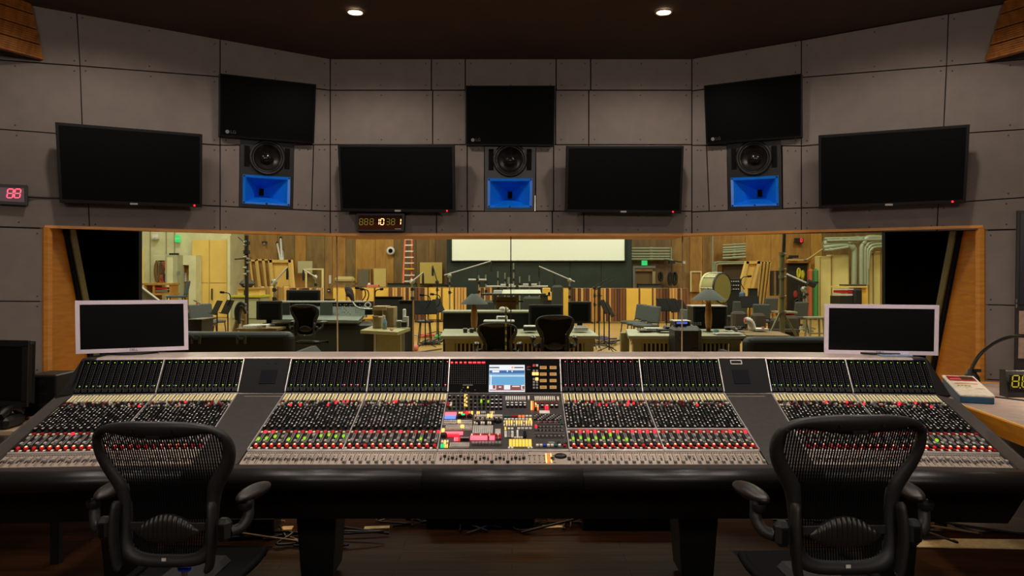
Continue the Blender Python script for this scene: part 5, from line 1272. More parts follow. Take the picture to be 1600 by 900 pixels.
b = MB(); a = [P(219, 447, 12), P(251, 471, 12), P(251, 586, 12), P(219, 586, 12)]; b.prism(a, (0, .05, 0), mat('grey_board', (150, 156, 140), .6)); b.prism([P(219, 447, 12), P(251, 471, 12), P(251, 473, 12), P(219, 449, 12)], (0, -.02, 0), M_LGREY); o = b.build('ramp_board'); tag(o, 'grey sloping panel rising behind the left silver monitor', 'panel')
pbox('platform', 'low dark platform under the blue-grey chair', 'platform', 255, 489, 300, 520, 21.6, 1.0, M_BLK2, floor=True)

# --- orchestra chairs
M_SEAT = mat('slate_upholstery', (72, 77, 76), .85, var=.1); M_CHLEG = mat('chair_leg_brown', (52, 34, 28), .5)
def orch_chair(label, m=None):
    t = thing('orchestra_chair', label, 'chair', (0, 0, 0), 0, 'upholstered stage chairs'); m = m or M_SEAT
    b = MB(); b.box((0, 0, .45), (.46, .46, .06), m, bev=.02); b.build('seat', t)
    b = MB(); b.box((0, 0, 0), (.42, .05, .40), m, M=Matrix.Translation((0, .25, .70)) @ Matrix.Rotation(math.radians(-10), 4, 'X'), bev=.024); b.build('backrest', t)
    for sx in (-1, 1):
        b = MB(); b.tube([(sx * .20, -.19, .43), (sx * .22, -.24, 0)], .014, M_CHLEG, 8); b.build('leg', t)
        b = MB(); b.tube([(sx * .20, .22, .52), (sx * .20, .16, .40), (sx * .22, .28, 0)], .014, M_CHLEG, 8); b.build('leg', t)
    b = MB(); b.tube([(-.2, -.2, .42), (.2, -.2, .42)], .012, M_CHLEG, 8); b.tube([(-.2, .2, .42), (.2, .2, .42)], .012, M_CHLEG, 8); b.build('seat_frame', t)
    return t
oc = orch_chair('slate chair nearest the right slatted desk, right one of the row of three'); put(oc, P(1009, 0, 17.2).x, 17.2, math.radians(-62))
for px_, Y, rz, z, lab in ((999, 17.85, -62, 0, 'slate chair in the middle of the row of three'), (989, 18.5, -62, 0, 'slate chair at the left end of the row of three'), (1052, 15.8, -75, 0, 'slate chair seen edge-on behind the right slatted desk'),
                           (318, 18.2, 70, 0, 'slate chair at the left behind the left sofa'), (333, 18.9, 65, 0, 'slate chair behind the left music stands'),
                           (1152, 21, 180, 0, 'slate chair with low back behind the black loudspeaker and lamp'), (1190, 19, 160, 0, 'slate chair left of the tall tripod stand'), (1201, 24, 180, .0, 'slate chair further back, left of the tripod stand top'), (1244, 20.5, 190, 0, 'dark chair right of the tripod legs')):
    dup(oc, (P(px_, 0, Y).x, Y, z), math.radians(rz), lab)
bc = orch_chair('blue-grey chair on the low platform in front of the small brown door', mat('blue_grey_upholstery', (66, 84, 92), .8)); bc.matrix_basis = Matrix.Translation((P(274, 0, 22).x, 22.1, P(0, 489, 21.6).z)) @ Matrix.Rotation(math.radians(-75), 4, 'Z') @ Matrix.Diagonal((1.15, 1.15, 1.05, 1))
t = thing('fire_extinguisher', 'small fire extinguisher by the yellow loading doors', 'fire extinguisher', (P(306, 0, 27.5).x, 27.6, 0))
b = MB(); zt = P(0, 475, 27.5).z; b.lathe([(0, .0), (.09, 0), (.09, zt - .15), (.03, zt), (.03, zt + .06), (0, zt + .06)], M_RED, 14); b.build('cylinder', t); b = MB(); b.lathe([(.091, zt * .5), (.091, zt - .2)], M_WHITE, 14); b.build('label_band', t); b = MB(); b.tube([(0, 0, zt + .08), (-.12, -.02, zt + .13)], .02, M_BLK, 6); b.tube([(.02, 0, zt + .05), (.12, 0, zt), (.11, 0, zt * .4)], .015, M_BLK, 6); b.build('lever', t)

# --- music stands
M_MST = mat('music_stand_black', (13, 13, 12), .6, spec=.2)
def music_stand(label, h=1.0, tilt=25):
    t = thing('music_stand', label, 'music stand', (0, 0, 0), 0, 'black music stands')
    b = MB(); M = Matrix.Translation((0, 0, h)) @ Matrix.Rotation(math.radians(-tilt), 4, 'X'); b.box((0, 0, .05), (.50, .012, .34), M_MST, M=M, bev=.004); b.box((0, -.03, -.12), (.50, .06, .01), M_MST, M=M); b.build('desk', t)
    b = MB(); b.tube([(0, .03, .04), (0, .03, h)], .014, M_MST, 8); b.build('pole', t)
    for i in range(3): a = math.radians(90 + 120 * i); b = MB(); b.tube([(0, .03, .12), (.25 * math.cos(a), .03 + .25 * math.sin(a), .012)], .010, M_MST, 6); b.build('leg', t)
    return t
ms = music_stand('black music stand standing in the open floor left of the middle', .86); put(ms, P(665, 0, 16.6).x, 16.6, math.radians(20))
for px_, Y, rz, lab in ((687, 17.5, 75, 'black music stand seen edge-on right of the open-floor one'), (337, 16.5, -55, 'black music stand behind the left sofa, left one'), (354, 16.8, -50, 'black music stand behind the left sofa, right one'),
                        (946, 17, 70, 'black music stand in front of the striped baffles, left one'), (954, 15.6, 75, 'black music stand in front of the striped baffles, nearer one'), (1042, 18, 10, 'black music stand left of the right lamp, left one'), (1054, 17.5, 50, 'black music stand left of the right lamp, middle one'), (1066, 17, 55, 'black music stand left of the right lamp, right one'),
                        (1172, 20, 0, 'tall black music stand in front of the leaning boards')):
    dup(ms, (P(px_, 0, Y).x, Y, 0), math.radians(rz), lab)
def light_arc(px_, py_, Y, lab, s=1):
    t = thing('stand_light', lab, 'lamp', P(px_, py_, Y), 0, 'gooseneck stand lights')
    line3('gooseneck', t, cr_spline([P(px_, py_, Y), P(px_ + 5 * s, py_ - 9, Y), P(px_ + 3 * s, py_ - 18, Y), P(px_ - 6 * s, py_ - 20, Y)], 5), .012, M_MST)
    line3('lamp_head', t, [P(px_ - 5 * s, py_ - 20, Y), P(px_ - 11 * s, py_ - 20.5, Y)], .03, M_MST)
for px_, py_, Y, lab, s in ((667, 481, 16.6, 'gooseneck light clipped on the open-floor music stand', 1), (683, 480, 17.4, 'gooseneck light right of the open-floor music stand', 1), (355, 477, 16.8, 'gooseneck light on the stand behind the left sofa', 1), (566, 470, 15, 'gooseneck light above the small mixer, left one', 1), (572, 472, 15, 'gooseneck light above the small mixer, right one', .8), (590, 472, 15, 'gooseneck light peeping over the dark partition', -.8), (1163, 452, 20, 'gooseneck light on the tall music stand by the boards', -1)): light_arc(px_, py_, Y, lab, s)

# --- baffles
M_BYEL = mat('baffle_yellow', (226, 182, 76), .6, var=.05, scale=2); M_BST = [mat('slat_a', (196, 140, 70), .6), mat('slat_b', (120, 72, 38), .6), mat('slat_c', (84, 48, 28), .6), mat('slat_d', (206, 160, 86), .6)]
def baffle(x0, x1, y0, Y, kind, label, y1=None):
    a, c = P(x0, y0, Y), P(x1, y0, Y); w = c.x - a.x; h = a.z
    t = thing('acoustic_baffle', label, 'acoustic baffle', ((a.x + c.x) / 2, Y + .06, 0), 0, 'low wooden acoustic baffles')
    b = MB(); b.box((0, .02, h / 2 + .02), (w - .02, .10, h - .04), M_WD[3] if kind == 'y' else M_WD[4], bev=.01); b.build('frame', t)
    if kind == 'y': b = MB(); b.box((0, -.045, h / 2 + .02), (w - .06, .03, h - .12), M_BYEL, bev=.008); b.build('panel', t)
    else:
        b = MB(); n = max(4, int(w / .09)); rr = random.Random(int(x0))
        for i in range(n): b.box((-w / 2 + w * (i + .5) / n, -.05, h / 2 + .02), (w / n * .8, .04 + .05 * rr.random(), h - .06), M_BST[rr.randrange(4)])
        b.build('slat_panel', t)
    for s in (-1, 1): b = MB(); b.box((s * w * .4, 0, .02), (.06, .3, .04), M_BLK); b.build('foot', t)
n_ = 0
for x0, x1, y0, Y, k, lab in ((519, 541, 449, 26, 'y', 'yellow baffle behind the small mixer, left one'), (541, 556, 449, 26.2, 'y', 'narrow yellow baffle behind the draped microphone'), (565, 585, 449, 26, 'y', 'yellow baffle left of the striped one, left half'), (585.5, 608, 449, 26, 'y', 'yellow baffle touching the left striped baffle'),
                              (608.5, 647, 449, 25.8, 's', 'striped slat baffle below the ladder'), (648, 668, 449, 25.6, 's', 'striped slat baffle behind the open-floor music stand'), (668.5, 690, 449, 25.8, 'y', 'yellow baffle right of the music stand, left half'), (690.5, 710, 449, 25.8, 'y', 'yellow baffle behind the left boom stand'), (710.5, 729, 449, 25.8, 's', 'striped slat baffle left of the left table lamp'),
                              (747, 769, 449, 26.3, 's', 'striped baffle behind the conductor table, left'), (879, 889.5, 450, 24.5, 'y', 'narrow yellow baffle behind the right dark monitor'), (890, 929, 450, 25, 's', 'striped slat baffle right of the dark monitors'), (929.5, 977, 450, 25.2, 's', 'striped slat baffle behind the pair of music stands'),
                              (977.5, 999, 450, 25.2, 'y', 'yellow baffle under the far door, left half'), (999.5, 1020, 450, 25.2, 'y', 'yellow baffle under the far door, right half'), (1020.5, 1045, 450, 25.2, 's', 'striped slat baffle behind the row of chairs'), (1045.5, 1076, 450, 25.2, 's', 'striped slat baffle left of the right lamp')):
    baffle(x0, x1, y0, Y, k, lab)

# --- mic stands with booms
M_ST = mat('stand_grey', (150, 152, 138), .35, .6); M_STB = mat('stand_dark', (44, 44, 40), .4, .3)
def mic_stand(label, px_, py_top, Y, boom=None, m=M_ST, r=.018, tripod=.4, mic=True, group='microphone stands', fig=0):
    top = P(px_, py_top, Y)
    t = thing('microphone_stand', label, 'microphone stand', (top.x, Y, 0), 0, group)
    line3('pole', t, [(top.x, Y, .03), tuple(top)], r, m, 8)
    for i in range(3): a = math.radians(-90 + 120 * i); line3('leg', t, [(top.x, Y, .10), (top.x + tripod * math.cos(a), Y + tripod * math.sin(a), .012)], r * .8, m)
    for py_ in (py_top + 12, py_top + 26): b = MB(); q = P(px_, py_, Y); b.tube([q + Vector((0, 0, -.04)), q + Vector((0, 0, .04))], r * 1.8, M_STB, 8); b.tube([q, q + Vector((.07, -.02, 0))], r * .7, M_STB, 6); b.build('clamp', t, world=True)
    if boom:
        (xa, ya), (xb, yb) = boom; A, B_ = P(xa, ya, Y - .1), P(xb, yb, Y - .1)
        line3('boom_arm', t, [A, B_], r * .85, M_LGREY if m is M_ST else m); b = MB(); b.ball(tuple(top), (r * 3, r * 3, r * 3), m, 10, 6); b.build('boom_joint', t, world=True)
        if mic: d = Vector((0, 0, -1)); line3('microphone', t, [B_, B_ + d * .10, B_ + d * .28], [.015, .03, .03], M_BLK2, 8)
    return t
mic_stand('microphone stand with white angled boom in front of the left boards', 428.5, 441, 17, ((424, 446), (449, 418)), r=.026)
mic_stand('microphone stand with short boom in front of the clear framed panel', 493, 433, 19, ((495, 434), (474, 421)), r=.02)
mic_stand('microphone stand with white boom beside the ladder', 644, 440, 19, ((641, 442), (661, 426)), r=.024)
mic_stand('microphone stand with dark tilted boom right of the ladder', 683, 441, 20, ((684, 443), (676, 415)), r=.018, m=M_STB)
mic_stand('tall microphone stand with long white boom rising left of the screen', 702.5, 431, 20, ((694, 430), (767, 408)), r=.02)
mic_stand('tall microphone stand with long white boom sloping down right of the screen middle', 890, 438, 20, ((898, 440), (842, 416)), r=.02)
mic_stand('tall dark stand with slim boom rising right, left of the pair', 929, 450, 16.5, ((926, 450), (950, 436)), m=M_STB, r=.014, mic=False)
mic_stand('tall dark stand with slim boom rising right, right of the pair', 936, 450, 16.2, ((930, 453), (958, 438)), m=M_STB, r=.014, mic=False)
for px_, pt, lab in ((748, 430, 'short stand with crossbar at the left of the conductor table'), (759, 429, 'short stand just right of the crossbar one'), (778, 424, 'curved-neck stand left of the screen centre'), (789, 426, 'slim stand at the window joint'), (795, 433, 'thick chrome stand on the near side of the conductor table'), (802.5, 411, 'tallest slim stand behind the conductor table'), (812, 432, 'short stand behind the conductor table'), (827, 430, 'stand with crossbar right of the conductor table middle'), (843, 440, 'low stand at the right of the conductor table'), (866, 428, 'dark pair stand right of the conductor table')):
    mic_stand(lab, px_, pt, 22.5, None, r=.022 if px_ != 795 else .04, m=M_ST if px_ != 866 else M_STB, group='small stands round the conductor table')
for x0, x1, y, lab in ((732, 760, 437, 'left crossbar'), (782, 803, 445, 'middle crossbar'), (817, 839, 444.5, 'right crossbar'), (760, 856, 447.5, 'long low bar')):
    t = thing('stand_crossbar', 'horizontal metal bar held by stands over the conductor table, %s' % lab, 'bar', P((x0 + x1) / 2, y, 22.4)); line3('bar', t, [P(x0, y, 22.4), P(x1, y, 22.4)], .03, M_LGREY); line3('clamp', t, [P((x0 + x1) / 2, y - 2, 22.4), P((x0 + x1) / 2, y + 2, 22.4)], .05, M_STB)
tl = mic_stand('tall dark light stand with clamps at the left of the stage', 385.5, 368, 17, None, M_STB, .045)
for py_, s in ((378, -1), (382, -1), (401, -1), (410, 1), (418, -1), (424, 1), (428, -1), (404, 1)): line3('clamp_arm', tl, [P(385.5, py_, 16.95), P(385.5 + s * 5, py_ + 1, 16.95)], .03, M_ST)
line3('cross_arm', tl, [P(367, 405, 17), P(392, 403, 17)], .02, M_CHLEG); line3('safety_line', tl, [P(372, 370, 17.1), P(382, 379, 17.1)], .012, M_STB)
tr = thing('tripod_stand', 'tall steel tripod stand right of the leaning boards', 'stand', (P(1222, 0, 13).x, 13, 0)); M_OLST = mat('olive_steel', (112, 110, 80), .4, .4)
line3('pole', tr, [(P(1222, 0, 13).x, 13, .03), tuple(P(1222, 396, 13))], .045, M_OLST, 10); line3('inner_pole', tr, [tuple(P(1224, 400, 13)), tuple(P(1225.5, 360, 13))], .03, M_STB, 8)
for px_, dy in ((1176, .1), (1270, .05), (1236, -.5)): q = P(px_, 518, 13); line3('leg', tr, [tuple(P(1221, 484, 13)), (q.x, 13 - dy, .03)], .022, M_OLST)
for py_ in (396, 420, 432, 462, 486): line3('collar', tr, [P(1222, py_ - 2, 13), P(1222, py_ + 3, 13)], .06, M_OLST, 10); line3('wing_nut', tr, [P(1222, py_, 12.96), P(1228, py_ + 1, 12.96)], .02, M_ST)
t = mic_stand('stand with long boom and dark microphone in the right doorway', 1256, 452, 21, ((1229, 428), (1262, 443)), r=.03, mic=False); line3('microphone', t, [P(1262, 441, 20.8), P(1273, 446, 20.8)], .09, M_BLK2, 10)
mic_stand('plain stand next to the doorway boom stand', 1260, 448, 22, None, r=.03); mic_stand('slim dark stand behind the tripod stand, in the doorway', 1249, 446, 23, None, M_STB, .03)

# --- left studio desk with console, monitors and chair
t = thing('studio_workstation', 'dark studio mixing desk with raised grey meter bridge at the left of the stage', 'mixing desk', (P(490, 0, 14).x, 14, 0))
M_DKG = mat('dark_desk', (34, 36, 32), .5); M_CGREY = mat('console_grey_green', (96, 104, 94), .5, var=.1, scale=20)
b = MB(); a, c = P(420, 507, 13.2), P(585, 507, 13.2); b.box(((a.x + c.x) / 2, 13.6, a.z / 2), (c.x - a.x, .9, a.z), M_DKG, bev=.02); b.build('desk_body', t, world=True)
b = MB(); a, c = P(432, 504, 13.1), P(572, 494, 13.9); b.prism([P(424, 503, 13.1), P(560, 505, 13.1), P(568, 497, 13.9), P(432, 496, 13.9)], (0, 0, .05), M_CGREY); b.build('work_surface', t, world=True)
b = MB(); b.prism([P(433, 496, 13.95), P(572, 496, 13.95), P(570, 472, 14.2), P(434, 471, 14.2)], (0, .12, 0), M_CGREY); b.build('meter_bridge', t, world=True)
add(t, 'bridge_edge', 433, 470.5, 571, 472.5, 14.1, .2, M_LGREY); add(t, 'grey_module', 500, 474, 519, 495, 13.9, .05, mat('module_grey', (70, 76, 70), .5)); add(t, 'dark_module', 436, 473.5, 452, 494, 13.9, .05, M_DKG)
b = MB(); rr = random.Random(4)
for i in range(15):
    for j in range(7):
        if rr.random() < .8: q = P(523 + i * 3.0, 476 + j * 3.0, 13.86); b.box(tuple(q), (.012, .01, .012), M_LGREY if rr.random() < .6 else M_BLK)
b.build('dial', t, world=True, kind='stuff')
b = MB()
for i in range(44): q = P(437 + i * 2.6, 501.5, 13.3); b.box(tuple(q), (.018, .04, .02), M_LGREY)
b.build('fader_cap', t, world=True, kind='stuff')
q = P(575, 477, 13.9)
t = thing('speaker_ring', 'small round white-rimmed loudspeaker on the right of the studio mixing desk', 'loudspeaker', P(575, 483, 13.9)); b = MB(); b.lathe([(.05, 0), (.065, .01), (.065, .03), (.04, .03), (.03, .0)], M_LGREY, 16, Matrix.Translation(P(575, 477, 13.8)) @ Matrix.Rotation(math.radians(90), 4, 'X')); b.build('rim', t, world=True); add(t, 'cabinet', 570, 471, 581, 492, 13.85, .2, M_BLK)
def lcd(x0, y0, x1, y1, Y, lab, tilt=0, m=None):
    t = thing('flat_monitor', lab, 'computer monitor', (P((x0 + x1) / 2, 0, Y).x, Y, P(0, y1, Y).z - .02), 0, 'dark studio monitors')
    add(t, 'housing', x0, y0, x1, y1, Y, .06, m or mat('monitor_back', (24, 26, 24), .55), .012); xm = (x0 + x1) / 2
    add(t, 'stand', xm - 4, y1 - 3, xm + 4, y1 + 6, Y + .05, .05, M_BLK); add(t, 'stand_base', xm - 10, y1 + 5, xm + 10, y1 + 6, Y - .05, .2, M_BLK)
    add(t, 'rear_panel', x0 + 4, y0 + 3, x1 - 4, y1 - 3, Y - .02, .03, M_BLACK, .008); return t
lt = lcd(447, 453, 500, 478, 14.6, 'black monitor standing above the studio mixing desk'); add(lt, 'floor_stand', 470, 477, 477, 558, 14.7, .06, M_BLK); lcd(400, 470, 440, 500, 12.6, 'wide dark monitor leaning at the left of the studio mixing desk')
t = thing('side_counter', 'low wooden counter with papers left of the studio mixing desk', 'counter', (P(400, 0, 13).x, 13.2, 0)); add(t, 'counter_top', 368, 513.5, 432, 517, 12.6, 1.0, M_WD[1]); add(t, 'pedestal', 374, 517, 428, 552, 12.7, .8, M_DKG)
t = pbox('paper_stack', 'stack of white papers on the wooden counter', 'paper', 379, 509, 409, 513.5, 12.7, .5, M_WHITE, bev=.003, extra='sheets'); add(t, 'top_sheet', 381, 508.3, 406, 509, 12.75, .4, M_LGREY)
t = thing('cable_coil', 'small white coil of cable on the wooden counter', 'cable', P(409, 513, 12.6)); b = MB(); [b.tube([tuple(P(409, 512, 12.6) + Vector((.06 * k * math.cos(a), .05 * math.sin(a), .012 + .02 * (k > 1)))) for a in [i * math.pi / 6 for i in range(13)]], .012, M_LGREY, 5) for k in (.7, 1, 1.2)]; b.build('loop', t, world=True)
t = thing('wooden_trestle', 'folded wooden trestle leaning beside the studio mixing desk', 'trestle', P(372, 521, 14)); line3('leg', t, [P(366, 521, 14), P(379, 474, 14)], .05, M_WD[1]); line3('leg', t, [P(382, 521, 14.2), P(381, 474, 14.2)], .05, M_WD[1]); line3('cross_bar', t, [P(371, 500, 14), P(382, 500, 14.2)], .03, M_WD[1])
for lab, pts in (('black cable looped over the trestle, outer loop', [(370, 500), (369, 484), (376, 473), (384, 478)]), ('black cable looped over the trestle, inner loop', [(374, 506), (372, 488), (378, 478), (385, 490)])):
    b = MB(); b.tube(cr_spline([P(x, y, 13.9) for x, y in pts], 5), .035, M_BLK, 6); o = b.build('looped_cable'); tag(o, lab, 'cable')
dup(live_chair, (P(476, 0, 12.3).x, 12.3, .04), math.radians(-12), 'black mesh-back chair at the studio mixing desk on the left')

# --- sofas with their backs to the window
M_SOFA = mat('dark_green_leather', (18, 24, 18), .5, var=.1, scale=10, spec=.3)
def sofa(x0, x1, ytop, Y, end, label):
    a, c = P(x0, ytop, Y), P(x1, ytop, Y); w = c.x - a.x; h = a.z
    t = thing('leather_sofa', label, 'sofa', ((a.x + c.x) / 2, Y + .45, 0), 0, 'dark leather sofas'); W = w
    b = MB(); b.box((0, -.33, h / 2 + .03), (W, .26, h - .06), M_SOFA); bk = b.build('backrest', t, bevel=.10); bk.modifiers[0].segments = 5
    b = MB(); b.box((0, .12, .24), (W - .1, .8, .36), M_SOFA, bev=.05); b.build('seat_base', t)
    for s in (-1, 1): b = MB(); b.box((s * (W / 2 + .05), .10, .30), (.22, .98, .56), M_SOFA, bev=.08); b.build('armrest', t)
    for s in (-1, 1):
        for q in (-.35, .45): b = MB(); b.box((s * (W / 2 - .1), q, .03), (.06, .06, .06), M_BLK); b.build('leg', t)
    return t, w, h
t, w, h = sofa(150, 455, 519, 10.0, 1, 'dark leather sofa behind the left silver monitor, back to the window')
for px_ in (306, 377):
    b = MB()
    for d in (-6, 6): b.box(tuple(P(px_ + d, 531, 9.98)), (.03, .02, .11), mat('sofa_strap', (66, 72, 62), .6))
    b.box(tuple(P(px_, 529, 9.98)), (.10, .02, .03), mat('sofa_strap')); b.build('back_strap', t, world=True)
sofa(1166, 1420, 527, 9.5, -1, 'dark leather sofa behind the right silver monitor, back to the window')
t = pbox('dark_crate', 'black box standing behind the left sofa', 'box', 293, 500, 315, 530, 12.5, .5, M_BLK, floor=True); add(t, 'lid', 292.5, 499, 315.5, 501.5, 12.45, .6, M_BLK2)

# --- desk with cartons and the dark partitions
M_BUFF = mat('buff_laminate', (150, 140, 92), .5, var=.08)
t = thing('wing_table', 'buff-topped table with cardboard boxes and bottles', 'table', (P(600, 0, 12).x, 12, 0))
b = MB(); b.prism([P(563, 516, 11.43), P(621, 519, 11.05), P(641, 512, 11.99), P(590, 506, 12.94)], (0, 0, -.05), M_BUFF); b.build('table_top', t, world=True); add(t, 'side_panel', 589, 518, 626, 556, 11.3, .05, M_BUFF); add(t, 'leg', 584, 518, 588, 550, 11.4, .06, M_LGREY)
b = MB(); b.box((P(600, 0, 11.9).x, 12.0, .38), (.5, 1.0, .7), M_DKG); b.build('pedestal', t, world=True)
t = pbox('cardboard_box', 'brown cardboard box with lid on the buff table', 'box', 583, 480, 615, 511, 12.1, .4, mat('cardboard', (140, 118, 82), .8), bev=.01); add(t, 'lid', 582, 479, 603, 485, 12.05, .45, mat('cardboard_lid', (156, 134, 96), .8)); add(t, 'tape', 597, 480, 599, 508, 12.09, .01, M_LGREY)
t = pbox('cardboard_box', 'lower open cardboard box in front of the lidded one', 'box', 582, 495, 596, 513, 11.8, .3, mat('cardboard_lid'), bev=.01); add(t, 'flap', 581.5, 494, 590, 496, 11.75, .1, mat('cardboard'))
t = thing('pump_bottle', 'clear blue pump bottle on the buff table', 'bottle', P(601, 514.5, 11.65)); b = MB(); b.lathe([(0, 0), (.034, 0), (.036, .12), (.014, .16), (.014, .18), (0, .18)], mat('clear_blue', (120, 150, 165), .2), 14); b.build('bottle_body', t); b = MB(); b.tube([(0, 0, .18), (0, 0, .215), (-.03, 0, .218)], .007, M_WHITE, 8); b.build('pump', t)
t = pbox('white_device', 'slim white upright device at the right of the buff table', 'device', 629, 483, 633.5, 496, 12.4, .08, M_WHITE); add(t, 'base', 629, 495, 637, 511, 12.3, .14, M_LGREY)
t = pbox('waste_bin', 'grey tub on the buff table', 'tub', 619, 502, 626, 512, 12.0, .12, mat('tub_grey', (126, 124, 108), .6)); add(t, 'rim', 618.5, 501, 626.5, 503, 11.98, .14, M_LGREY)
t = pbox('black_charger', 'small black box beside the grey tub', 'box', 626.5, 504, 635, 511.5, 11.9, .12, M_BLK); add(t, 'lid', 626.5, 503.3, 635, 504.5, 11.88, .13, M_BLK2)
t = pbox('red_tape', 'small red roll lying on the buff table', 'roll', 609, 513, 614, 516.5, 11.3, .06, mat('salmon', (206, 110, 96), .6)); add(t, 'core', 610.5, 514, 612.5, 515.5, 11.28, .03, M_WHITE)
for x0, x1, y0, Y, lab in ((585, 629, 464, 14.8, 'dark low partition behind the cardboard boxes'), (623, 645, 470, 14.2, 'dark partition with pale edge at the right of the buff table')):
    t = pbox('dark_partition', lab, 'partition', x0, y0, x1, 520, Y, .1, mat('partition_black', (34, 35, 30), .7), 'dark low partitions', floor=True, extra='panel'); add(t, 'edge_trim', x1 - .8, y0, x1 + .8, 548, Y - .01, .12, M_WD[2]); add(t, 'top_edge', x0, y0 - .7, x1, y0 + .7, Y - .01, .12, M_BLK2)
t = thing('draped_microphone', 'microphone under a dark cloth on a curved grey arm', 'microphone', P(546, 470, 13.5)); b = MB(); mat('plum_cloth', (58, 48, 50), .9); b.tube([P(540, 448, 13.5), P(543, 450, 13.45), P(546, 457, 13.5), P(549, 462, 13.5), P(552, 471, 13.5)], [.02, .07, .085, .06, .03], mat('plum_cloth'), 9, flat=.6); b.tube([P(543, 455, 13.42), P(545, 461, 13.4), P(547, 464, 13.42)], [.02, .06, .01], mat('plum_cloth'), 7); b.build('cloth', t, world=True); line3('arm', t, cr_spline([P(549, 468, 13.5), P(558, 480, 13.4), P(575, 483, 13.4), P(590, 482, 13.4)], 5), .016, M_ST)
# --- the open floor in the middle
st = thing('rolling_stool', 'black round-seated stool behind the open-floor music stand', 'stool', (P(664, 0, 17.4).x, 17.4, 0)); zz = P(0, 500, 17.4).z; b = MB(); b.lathe([(0, zz - .06), (.2, zz - .06), (.21, zz - .02), (.18, zz), (0, zz)], M_BLK, 18); b.build('seat', st)
for i in range(4): a = math.radians(45 + 90 * i); b = MB(); b.tube([(.15 * math.cos(a), .15 * math.sin(a), zz - .06), (.21 * math.cos(a), .21 * math.sin(a), 0)], .014, M_STB, 6); b.build('leg', st)
rr = random.Random(3)
for k, (px_, py_, m, lab) in enumerate(((668, 528, mat('red_cable'), 'red cable heaped on the open floor left of the middle'), (684, 529, mat('green_cable', (60, 140, 70), .6), 'green cable heaped on the open floor left of the middle'), (676, 537, M_BLK2, 'dark cable in front of the red and green heaps'), (945, 531, mat('plum_cable'), 'purple cable heap under the pair of music stands'), (935, 537, mat('brown_cable'), 'brown cable heap at the left of the purple one'), (958, 538, M_BLK2, 'dark cable at the right of the purple heap'))):
    Y = 1.63 * F / (py_ - HY); b = MB(); c = P(px_, py_, Y)
    pts = [(c.x + rr.uniform(-.28, .28), Y + rr.uniform(-.5, .5), .03 + .05 * rr.random()) for _ in range(12)]; b.tube(cr_spline(pts, 4), .022, m, 5); o = b.build('cable_heap'); tag(o, lab, 'cable')
b = MB(); Y = 1.63 * F / (548 - HY); c = P(649, 548, Y); b.ball((c.x, Y, .06), (.07, .12, .09), mat('salmon'), 10, 6); o = b.build('red_cloth'); tag(o, 'crumpled red cloth on the floor by the dark partition', 'cloth')
for lab, pts in (('long dark cable running along the open floor, nearer one', [(648, 552, 0), (690, 546, 0)]), ('long dark cable running along the open floor, farther one', [(652, 540, 0), (688, 538, 0)])):
    b = MB(); b.tube([P(x, y, 1.63 * F / (y - HY)) + Vector((0, 0, .012)) for x, y, _ in pts], .015, M_STB, 6); o = b.build('floor_cable'); tag(o, lab, 'cable')
# --- ladder and things on the far wall, left half
t = thing('step_ladder', 'orange ladder with white rungs against the far stage wall', 'ladder', (P(640, 0, 28).x, 28, 0)); M_LAD = mat('ladder_orange', (222, 106, 66), .5)
b0, b1 = P(630, 500, 28), P(653, 500, 28)
for top, bot in ((P(633.5, 366, 28.6), Vector((b0.x, 27.6, 0))), (P(644, 366, 28.6), Vector((b1.x - .2, 27.6, 0)))): line3('rail', t, [tuple(top), tuple(bot)], .045, M_LAD, 6)
for i, py_ in enumerate((374, 383, 392.5, 402, 411, 420, 430, 439.5)):
    f = (py_ - 366) / 134.0; x0 = 633.5 - f * 3.5; x1 = 644 + f * 7.5; add(t, 'rung', x0, py_ - .9, x1, py_ + .9, 28.0, .1, M_WHITE if py_ != 420 else mat('ladder_yellow', (228, 190, 40), .5))
t = thing('wall_speaker', 'white ring-shaped speaker on the far wall left of the ladder', 'speaker', P(610.5, 392, 30)); b = MB(); b.lathe([(.09, 0), (.17, .01), (.17, .05), (.09, .06)], M_WHITE, 20, Matrix.Translation(P(610.5, 392, 29.9)) @ Matrix.Rotation(math.radians(90), 4, 'X')); b.build('ring', t, world=True); b = MB(); b.lathe([(0, .02), (.09, .02)], M_BLACK, 16, Matrix.Translation(P(610.5, 392, 29.9)) @ Matrix.Rotation(math.radians(90), 4, 'X')); b.build('cone', t, world=True)
t = pbox('wall_recess', 'grey recessed hatch on the far wall left of the ladder', 'hatch', 558, 420, 580, 448, 29.7, .25, M_WD[2]); add(t, 'dark_opening', 560, 422, 576, 448, 29.65, .06, mat('hatch_grey', (104, 98, 76), .8)); add(t, 'open_door', 584, 419.5, 603, 448, 29.5, .06, mat('hatch_cream', (206, 180, 104), .7))
t = pbox('yellow_board', 'pale yellow board hung on the far wall right of the ladder', 'board', 656, 410, 691, 444, 29.7, .06, mat('pale_yellow_board', (214, 184, 96), .7)); add(t, 'bottom_rail', 656, 443, 691, 445, 29.65, .08, M_STB)
t = pbox('pale_board', 'pale grey board on the far wall above the clear framed panel', 'board', 465, 408, 488, 427, 29.7, .05, mat('pale_grey_board', (176, 168, 128), .8)); add(t, 'edge', 465, 426.5, 488, 427.5, 29.68, .06, M_WD[2])
t = pbox('white_pillow_bag', 'pale bag lying on a shelf behind the yellow baffles', 'bag', 521, 432, 553, 443, 28, .4, mat('sack_buff', (176, 152, 98), .9), bev=.1); add(t, 'shelf', 516, 442, 554, 445, 27.9, .5, M_WD[1]); add(t, 'tie', 514, 430, 517, 443, 27.9, .1, M_LGREY)
